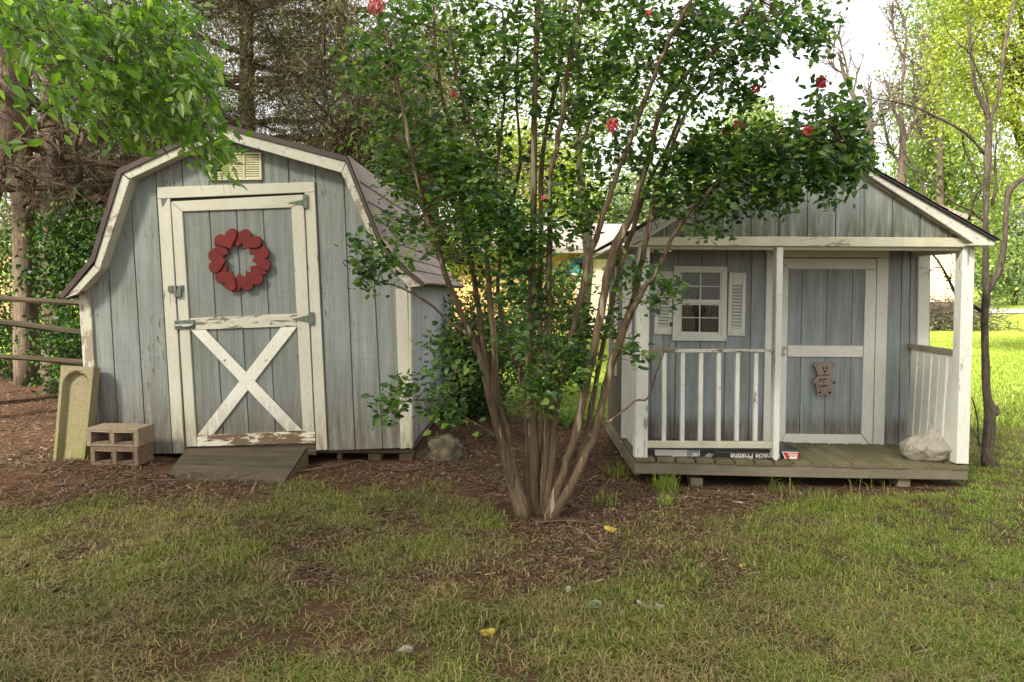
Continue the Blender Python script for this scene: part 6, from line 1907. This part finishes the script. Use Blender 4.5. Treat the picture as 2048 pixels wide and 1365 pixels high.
MB().box((hx1 - .04, HD - .05, (hz0 + zev) / 2 + .2), (.09, .07, zev - hz0 - .4), .01).build('downspout', M_DRIP, nh, world_coords=True)
MB().prism([(hx0 - .4, zev), (hx1 + .35, zev), ((hx0 + hx1) / 2, zev + 1.6)], HD - .35, HD + 8.8).build('roof', M_SHINGLE, nh, world_coords=True)

CD = 24.0
ch = thing('ranch_house', 'low tan house with shingle roof and blue window seen between the sheds', 'house', tuple(P(1130, 664, CD).xy) + (0,))
cx0, cx1 = P(900, 600, CD).x, P(1330, 600, CD).x
cz1 = P(1130, 497, CD).z
M_TANWALL = plain_mat('orange_tan_wall', (0.50, 0.29, 0.12), .8, .12, 6)
M_CREAMWALL = plain_mat('cream_board_wall', (0.60, 0.50, 0.36), .75, .07, 6)
xm = P(1150, 600, CD).x
MB().box(((cx0 + xm) / 2, CD + 3, cz1 / 2), (xm - cx0, 6, cz1)).build('tan_wall', M_TANWALL, ch, world_coords=True)
x = xm
while x < cx1:
    MB().box((x + .11, CD - .25, cz1 / 2 - .02), (.212, .04, cz1 - .05), .006).build('wall_board', M_CREAMWALL, ch, world_coords=True)
    x += .22
MB().box(((xm + cx1) / 2, CD + 2.8, cz1 / 2 - .01), (cx1 - xm, 6, cz1 - .04)).build('wall_core', M_CREAMWALL, ch, world_coords=True)
zr = P(1130, 452, CD + 4).z
MB().add([(cx0 - .6, CD - .8, cz1 - .05), (cx1 + .6, CD - .8, cz1 - .05), (cx1 + .6, CD + 3.2, zr), (cx0 - .6, CD + 3.2, zr), (cx0 - .6, CD - .8, cz1 - .2), (cx1 + .6, CD - .8, cz1 - .2), (cx1 + .6, CD + 7, cz1 - .2), (cx0 - .6, CD + 7, cz1 - .2)],
         [(0, 1, 2, 3), (4, 5, 1, 0), (7, 6, 5, 4), (3, 2, 6, 7), (1, 5, 6, 2), (0, 3, 7, 4)]).build('roof', M_SHINGLE, ch, world_coords=True)
a_, c_ = P(1139, 517, CD - .3), P(1185, 547, CD - .3)
wn_ = MB().box(((a_.x + c_.x) / 2, CD - .30, (a_.z + c_.z) / 2), (c_.x - a_.x, .05, a_.z - c_.z)).build('window', M_DARK, ch, world_coords=True)
M_BLUEW = plain_mat('bright_blue_panel', (0.02, 0.25, 0.42), .4, .1)
M_NAVY = plain_mat('navy_window_frame', (0.03, 0.06, 0.12), .4, .1)
q = P(1150, 538, CD - .33)
MB().box((q.x - .03, CD - .335, q.z), (.34, .012, .29), .003).build('window_panel', M_BLUEW, wn_, world_coords=True)
MB().box(((a_.x + c_.x) / 2, CD - .335, a_.z - .08), (c_.x - a_.x + .05, .02, .16), .003).build('window_head', M_NAVY, wn_, world_coords=True)
MB().box(((a_.x + c_.x) / 2, CD - .335, c_.z - .03), (c_.x - a_.x + .1, .04, .06), .003).build('window_sill', M_VINYL, wn_, world_coords=True)
# black fence
BD = 19.0
bf = thing('black_fence', 'low black two rail fence in front of the tan house', 'fence', tuple(P(1160, 680, BD).xy) + (gA(P(1160, 680, BD).x, BD),))
M_BLACK = plain_mat('black_painted_metal', (.012, .013, .016), .5, .1)
for py in (654.5, 675):
    a_, c_ = P(1010, py, BD), P(1290, py, BD)
    MB().bar(a_, c_, .05, .085).build('rail', M_BLACK, bf, world_coords=True)
for px in (1040, 1158, 1276):
    p = P(px, 650, BD)
    MB().bar((p.x, BD + .05, gA(p.x, BD) - .1), (p.x, BD + .05, p.z + .03), .09, .09, (0, 1, 0)).build('post', M_BLACK, bf, world_coords=True)
# dark wheelbarrow-like cart glimpsed in the gap by the playhouse
lh = thing('left_house', 'distant low house with a reddish wall glimpsed at the far left between trunks', 'house', tuple(P(10, 500, 34).xy) + (0,))
p_, q_ = P(-160, 492, 34), P(34, 492, 34)
MB().box(((p_.x + q_.x) / 2, 36, p_.z / 2), (q_.x - p_.x, 4, p_.z)).build('wall', plain_mat('salmon_brick_wall', (.50, .26, .16), .85, .1), lh, world_coords=True)
MB().prism([(p_.x - .4, p_.z), (q_.x + .3, p_.z), (q_.x - .6, p_.z + .45), (p_.x, p_.z + .45)], 33.6, 38.4).build('roof', plain_mat('pale_grey_roof', (.5, .48, .46), .8, .1), lh, world_coords=True)
# drive across the lawn at the right
RD0, RD1 = G(2000, 628).y, G(2000, 620).y
xs_r = np.linspace(22, 110, 60)
V = np.concatenate([np.stack([xs_r, np.full(60, RD0), gz(xs_r, np.full(60, RD0)) + .05], 1), np.stack([xs_r, np.full(60, RD1), gz(xs_r, np.full(60, RD1)) + .05], 1)])
F = np.array([(i, i + 1, i + 61, i + 60) for i in range(59)])
tag(np_obj('road', V, F, plain_mat('pale_concrete_drive', (.48, .44, .41), .9, .1, 2)), 'pale driveway crossing the sunlit lawn', 'road', kind='structure')
# brush pile
BPD = 25.0
p0 = G(1890, 661); BPD = p0.y
bp = thing('brush_pile', 'heap of cut brown branches on the lawn in front of the cream house', 'brush pile', (p0.x, BPD, gA(p0.x, BPD)))
n_ = 900
cc = np.stack([p0.x + rng.normal(size=n_) * 1.0, BPD + rng.normal(size=n_) * .5, gA(p0.x, BPD) + .05 + rng.uniform(0, 1, n_) * 1.0], 1)
cc[:, 2] -= np.clip(np.abs(cc[:, 0] - p0.x) - .8, 0, 2) * .5 * (cc[:, 2] - gA(p0.x, BPD))
ribbons('cut_branches', cc, rnd_dirs(n_) * np.array([1, 1, .35]), 1.1, M_PALEBARK, bp, 3, .014, .2, .05)
leaf_cloud('leaves', cc[: 260].repeat(5, 0) + rng.normal(size=(1300, 3)) * .2 - np.array([0, 0, .25]), .12, .05, M_LEAF_GREY, bp, True, .4)

# ================================================================== GRASS, straw, litter
b = NB('grass_blades')
f = b.attr('rnd'); dry = b.attr('dry')
gc = b.ramp(f, [(0, (0.056, 0.074, 0.017)), (0.5, (0.118, 0.136, 0.030)), (1, (0.235, 0.24, 0.06))])
fresh = b.ramp(f, [(0, (0.10, 0.155, 0.024)), (0.5, (0.19, 0.265, 0.036)), (1, (0.34, 0.41, 0.062))])
strw = b.ramp(f, [(0, (0.19, 0.135, 0.06)), (1, (0.42, 0.31, 0.16))])
c = b.mix(b.attr('fresh'), gc, fresh)
c = b.mix(dry, c, strw)
M_GRASS = b.out(c, .6, None, .25, 0, b.mix(1.0, c, (1.5, 1.6, .8), 'MULTIPLY'), .3)

def blades(name, x, y, h, w, lean, m, dry, fresh, label, flat=False, kind='stuff'):
    n = len(x)
    z = gz(x, y) - .004
    az = rng.uniform(0, 2 * PI, n)
    d = np.stack([np.cos(az), np.sin(az), np.zeros(n)], 1)
    s = np.stack([-np.sin(az), np.cos(az), np.zeros(n)], 1)
    # blades show some width to the viewer
    base = np.stack([x, y, z + (rng.uniform(0.002, .03, n) if flat else 0)], 1)
    w = w * rng.uniform(.7, 1.3, n)
    upv = np.array([0, 0, 1.0])
    ln = lean * rng.uniform(.3, 1.2, n)
    hh = h * rng.uniform(.5, 1.25, n)
    m1 = base + d * (hh * ln * .35)[:, None] + upv * (hh * .6 * np.sqrt(np.maximum(0.05, 1 - (ln * .5) ** 2)))[:, None]
    tip = base + d * (hh * ln)[:, None] + upv * (hh * np.maximum(.04, 1 - .55 * ln ** 1.4))[:, None]
    if flat:
        tip = base + d * hh[:, None] + upv * rng.uniform(-.004, .02, n)[:, None]
        m1 = (base + tip) / 2 + upv * rng.uniform(0, .014, n)[:, None] + s * rng.normal(size=n)[:, None] * (hh * .06)[:, None]
    V = np.stack([base - s * w[:, None] / 2, base + s * w[:, None] / 2, m1 + s * w[:, None] * .4, m1 - s * w[:, None] * .4, tip], 1).reshape(-1, 3)
    F = (np.arange(n) * 5)[:, None, None] + np.array([[0, 1, 2], [0, 2, 3], [3, 2, 4]])[None]
    o = np_obj(name, V, F.reshape(-1, 3), m, None, {'rnd': np.repeat(rng.uniform(0, 1, n), 3), 'dry': np.repeat(dry, 3), 'fresh': np.repeat(fresh, 3)})
    return tag(o, label, 'grass', kind=kind)

def scatter(n, x0, x1, y0, y1, dens, inview=True):
    y = y0 * (y1 / y0) ** rng.uniform(0, 1, n)          # denser near the camera
    half = .98 * y + .2
    x = rng.uniform(-1, 1, n) * half
    k = (x > x0) & (x < x1) & (rng.uniform(0, 1, n) < dens(x, y))
    # keep clear of decks and walls
    k &= ~((x > 0.92) & (x < 3.36) & (y > 5.06) & (y < 7.0)) & ~((x > -3.25) & (x < -.75) & (y > 5.32) & (y < 8.4)) & ~((x > -2.6) & (x < -1.5) & (y > 4.98) & (y < 5.4))
    return x[k], y[k]

def fresh_of(x, y):
    return np.clip(sm((x - 0.7) / 1.8) * .95 + sm((y - 7.5) / 2) + .42 * sm((vnoise(x, y, 1.9, 9) - .45) / .2) + .25 * sm((x - .8) / .6), 0, 1) * np.clip(.8 + .4 * vnoise(x, y, 3, 12), 0, 1)
def dry_of(x, y, k=1.0):
    p = .22 + .5 * sm((vnoise(x, y, 2.4, 7) - .5) / .2) * (1 - .6 * sm((x - 0.8) / 1.6))
    p = p * (1 - .8 * sm((x - 1.6) / 1.5)) * (1 - sm((y - 7.5) / 2) * .8)
    return (rng.uniform(0, 1, len(x)) < p * k) * rng.uniform(.5, 1, len(x))
x, y = scatter(480000, -5.2, 8, 2.2, 7.5, lambda x, y: grass_amount(x, y) ** 1.3 * (.12 + .88 * sm((vnoise(x, y, 7, 31) - .3) / .3)))
tl_h = (.034 + .034 * vnoise(x, y, 2.0, 8)) * (1 - .25 * sm((x - 1.5) / 2))
blades('grass', x, y, tl_h, .0042, 1.5 - .35 * sm((x - 1.2) / 2), M_GRASS, dry_of(x, y), fresh_of(x, y), 'patchy mown grass with dry straw in front of the sheds')
x, y = scatter(150000, -2, 16, 7.4, 22, lambda x, y: grass_amount(x, y) * ((x > 0.2)))
blades('lawn_grass', x, y, .07, .010, .9, M_GRASS, dry_of(x, y, .4), np.ones(len(x)), 'sunlit lawn beyond the playhouse')
x, y = scatter(105000, -5.2, 4.5, 2.2, 6.6, lambda x, y: np.clip(.25 + .9 * grass_amount(x, y), 0, 1) * (.3 + .7 * sm((vnoise(x, y, 2.7, 11) - .4) / .25)) * (1 - .8 * sm((x - 2.2) / 1.2)))
blades('straw_thatch', x, y, .06, .0030, 1, M_GRASS, rng.uniform(.35, 1.0, len(x)), np.zeros(len(x)), 'dry straw lying in the grass', flat=True)
# mulch and needle litter on the bare earth
b = NB('mulch_litter')
cm = b.ramp(b.attr('rnd'), [(0, (0.058, 0.034, 0.020)), (.6, (0.120, 0.070, 0.040)), (.92, (0.21, 0.135, 0.085)), (1, (.36, .26, .17))])
M_MULCH = b.out(cm, .9)
x, y = scatter(200000, -9, 3.6, 3.2, 11, lambda x, y: np.clip(1 - grass_amount(x, y) * 1.1, 0, 1) * (.25 + .75 * sm((vnoise(x, y, 2.1, 21) - .3) / .3)))
n_ = len(x)
az = rng.uniform(0, 2 * PI, n_); lnm = rng.gamma(2.0, .0075, n_) + .005; wm = rng.uniform(.0012, .0038, n_)
d = np.stack([np.cos(az), np.sin(az), rng.normal(size=n_) * .25], 1); s_ = np.stack([-np.sin(az), np.cos(az), rng.normal(size=n_) * .4], 1)
c0 = np.stack([x, y, gz(x, y) + rng.uniform(.001, .016, n_)], 1)
V = np.stack([c0 - d * lnm[:, None] - s_ * wm[:, None], c0 + d * lnm[:, None] - s_ * wm[:, None], c0 + d * lnm[:, None] + s_ * wm[:, None], c0 - d * lnm[:, None] + s_ * wm[:, None]], 1).reshape(-1, 3)
F = (np.arange(n_) * 4)[:, None] + np.array([[0, 1, 2, 3]])
o = np_obj('mulch_litter', V, F, M_MULCH, None, {'rnd': rng.uniform(0, 1, n_) ** 1.5})
tag(o, 'bark chips and dead needles over the red brown earth', 'litter', kind='stuff')
# small sticks scattered over the ground
x, y = scatter(2600, -5, 3.4, 3.0, 7.2, lambda x, y: np.clip(1.05 - grass_amount(x, y), 0, 1))
st = np.stack([x, y, gz(x, y) + .012], 1); az = rng.uniform(0, 2 * PI, len(x))
o, _ = ribbons('stick_litter', st, np.stack([np.cos(az), np.sin(az), np.zeros(len(x))], 1), .17, M_TWIG, None, 3, .0035, .12, 0)
tag(o, 'small fallen sticks scattered over the bare earth', 'sticks', kind='stuff')
# larger fallen branches
for lab, l_ in (('long crooked fallen branch on the bare earth right of the ramp', [(590, 948, 6), (650, 940, 6), (690, 932, 5), (722, 925, 5), (748, 938, 4), (766, 946, 4)]),
                ('forked fallen branch lying below the ramp', [(470, 1000, 4), (480, 985, 4), (482, 975, 4), (520, 972, 4), (570, 968, 4), (580, 960, 3)]),
                ('pair of fallen twigs by the mossy rock', [(760, 940, 4), (810, 946, 4), (850, 940, 4), (880, 930, 3), (915, 922, 3)]),
                ('pale stick lying in front of the porch', [(1260, 1000, 4), (1310, 1003, 4), (1350, 1002, 3), (1385, 985, 3), (1400, 976, 3)]),
                ('stick at the foot of the crepe myrtle, on its right', [(1080, 1050, 5), (1130, 1046, 5), (1180, 1052, 4), (1215, 1060, 3)]),
                ('long thin stick on the dark earth behind the myrtle', [(905, 905, 4), (940, 888, 4), (985, 880, 4), (1010, 872, 3)])):
    g_ = [G(a, c_) for a, c_, w in l_]
    root = thing('fallen_branch', lab, 'branch', tuple(g_[0]), 0, 'fallen branches on the earth')
    sp_ = smooth_path([tuple(q + Vector((0, 0, .014))) for q in g_], 3)
    MB().tube([Vector(q) for q in sp_], [l_[0][2] * .5 * g_[0].y / FPX * (1 - .6 * i / len(sp_)) for i in range(len(sp_))], 6, .3, len(lab)).build('wood', M_TWIG, root, smooth=True, world_coords=True)
# grass tufts and weeds by the porch
def tuft(label, px, py, n, h, w, spread, fresh, name='grass_tuft', cat='tuft'):
    g_ = G(px, py)
    x = g_.x + rng.normal(size=n) * spread; y = g_.y + rng.normal(size=n) * spread
    o = blades(name, x, y, h, w, .7, M_GRASS, (rng.uniform(0, 1, n) < .1) * .8, np.full(n, fresh), label, kind='stuff' if spread > .09 else 'thing')
    o['category'] = cat
    return o
tuft('bright green grass tuft left of the first support block under the porch', 1332, 985, 170, .16, .0045, .055, 1.0)
tuft('small green tuft on the earth below the bright one, nearer the myrtle', 1335, 1010, 60, .10, .004, .04, 1.0)
tuft('spiky pale weed standing under the middle of the porch', 1560, 992, 26, .17, .006, .045, .3, 'spiky_weed', 'weed')
tuft('thin green grass tuft right of the myrtle foot', 1210, 1010, 60, .12, .004, .05, .6)
tuft('feathery weed growing at the left corner of the porch deck', 1240, 955, 80, .16, .004, .06, .5, 'feathery_weed', 'weed')
tuft('low broad grass clump below the right half of the porch', 1640, 1005, 170, .10, .0045, .13, .5)
tuft('tall grass stalks under the right support block of the porch', 1745, 990, 30, .14, .004, .10, .4)
# fallen leaves
M_LY = plain_mat('yellow_fallen_leaf', (.36, .25, .035), .6, .2)
M_LP = plain_mat('pale_fallen_leaf', (.27, .25, .20), .7, .2)
M_LG = plain_mat('silvery_green_leaf', (.17, .20, .13), .7, .2)
def fallen(label, px, py, size, m, rot, lobes=0):
    g_ = G(px, py)
    root_z = g_.z + .012
    n_ = 16
    V = [(0, 0, .004)]
    for i in range(n_):
        a = 2 * PI * i / n_
        r = size * (.5 + .14 * math.cos(2 * a) + .05 * math.cos(5 * a + px)) if not lobes else size * (.34 + .2 * abs(math.cos(a * lobes / 2)))
        V.append((r * math.cos(a), r * .62 * math.sin(a) if not lobes else r * math.sin(a), .10 * size * math.sin(a * 2 + px) + .012 * math.cos(a + py)))
    F = [(0, 1 + i, 1 + (i + 1) % n_) for i in range(n_)]
    o = MB().add(V, F).build('fallen_leaf', m)
    o.location = (g_.x, g_.y, root_z); o.rotation_euler = (math.radians(-18), math.radians(8 * math.sin(px)), rot)
    tag(o, label, 'leaf', 'fallen leaves on the ground')
fallen('yellow curled leaf on bare earth right of the myrtle foot', 1221, 1063, .06, M_LY, 2.6)
fallen('dull yellow leaf low in the middle of the lawn', 975, 1271, .055, M_LY, 2.8)
fallen('small yellow leaf below the ramp', 473, 1031, .035, M_LY, .4)
fallen('small yellow leaf on the left part of the lawn', 272, 1070, .025, M_LY, 1.0)
fallen('yellow leaf just left of the bright grass tuft by the porch', 1350, 983, .04, M_LY, .2)
fallen('small yellow leaf below the porch tuft', 1336, 999, .035, M_LY, 1.4)
fallen('yellow leaf in the right hand grass below the dead patch', 1485, 1136, .045, M_LY, .8)
fallen('pale leaf on the red earth below the concrete blocks', 120, 974, .05, M_LP, .2)
fallen('pale upturned leaf in the grass below the ramp', 505, 1058, .045, M_LP, .8)
fallen('large silvery five lobed leaf on bare earth in front of the myrtle', 1175, 1219, .13, M_LG, .3, 5)
fallen('crumpled pale brown leaf right of the silvery leaf', 1290, 1216, .10, M_LP, .1, 5)
fallen('second crumpled pale leaf touching the brown one', 1325, 1224, .06, M_LP, 1.1, 5)
fallen('white curled leaf above the silvery leaf', 1137, 1187, .045, M_LP, 1.2)
fallen('grey leaf on the earth, in line below the yellow curled leaf', 1237, 1121, .05, M_LP, .4)
fallen('white leaf by the grass clump in front of the porch', 1640, 982, .04, M_LP, .6)
fallen('pale leaf left of the grass clump in front of the porch', 1605, 992, .045, M_LP, 2.0)
fallen('green grey leaf at the lower left of the lawn', 110, 1188, .06, M_LG, .5, 5)
fallen('small grey leaf low on the lawn in the middle', 810, 1305, .05, M_LP, .5)
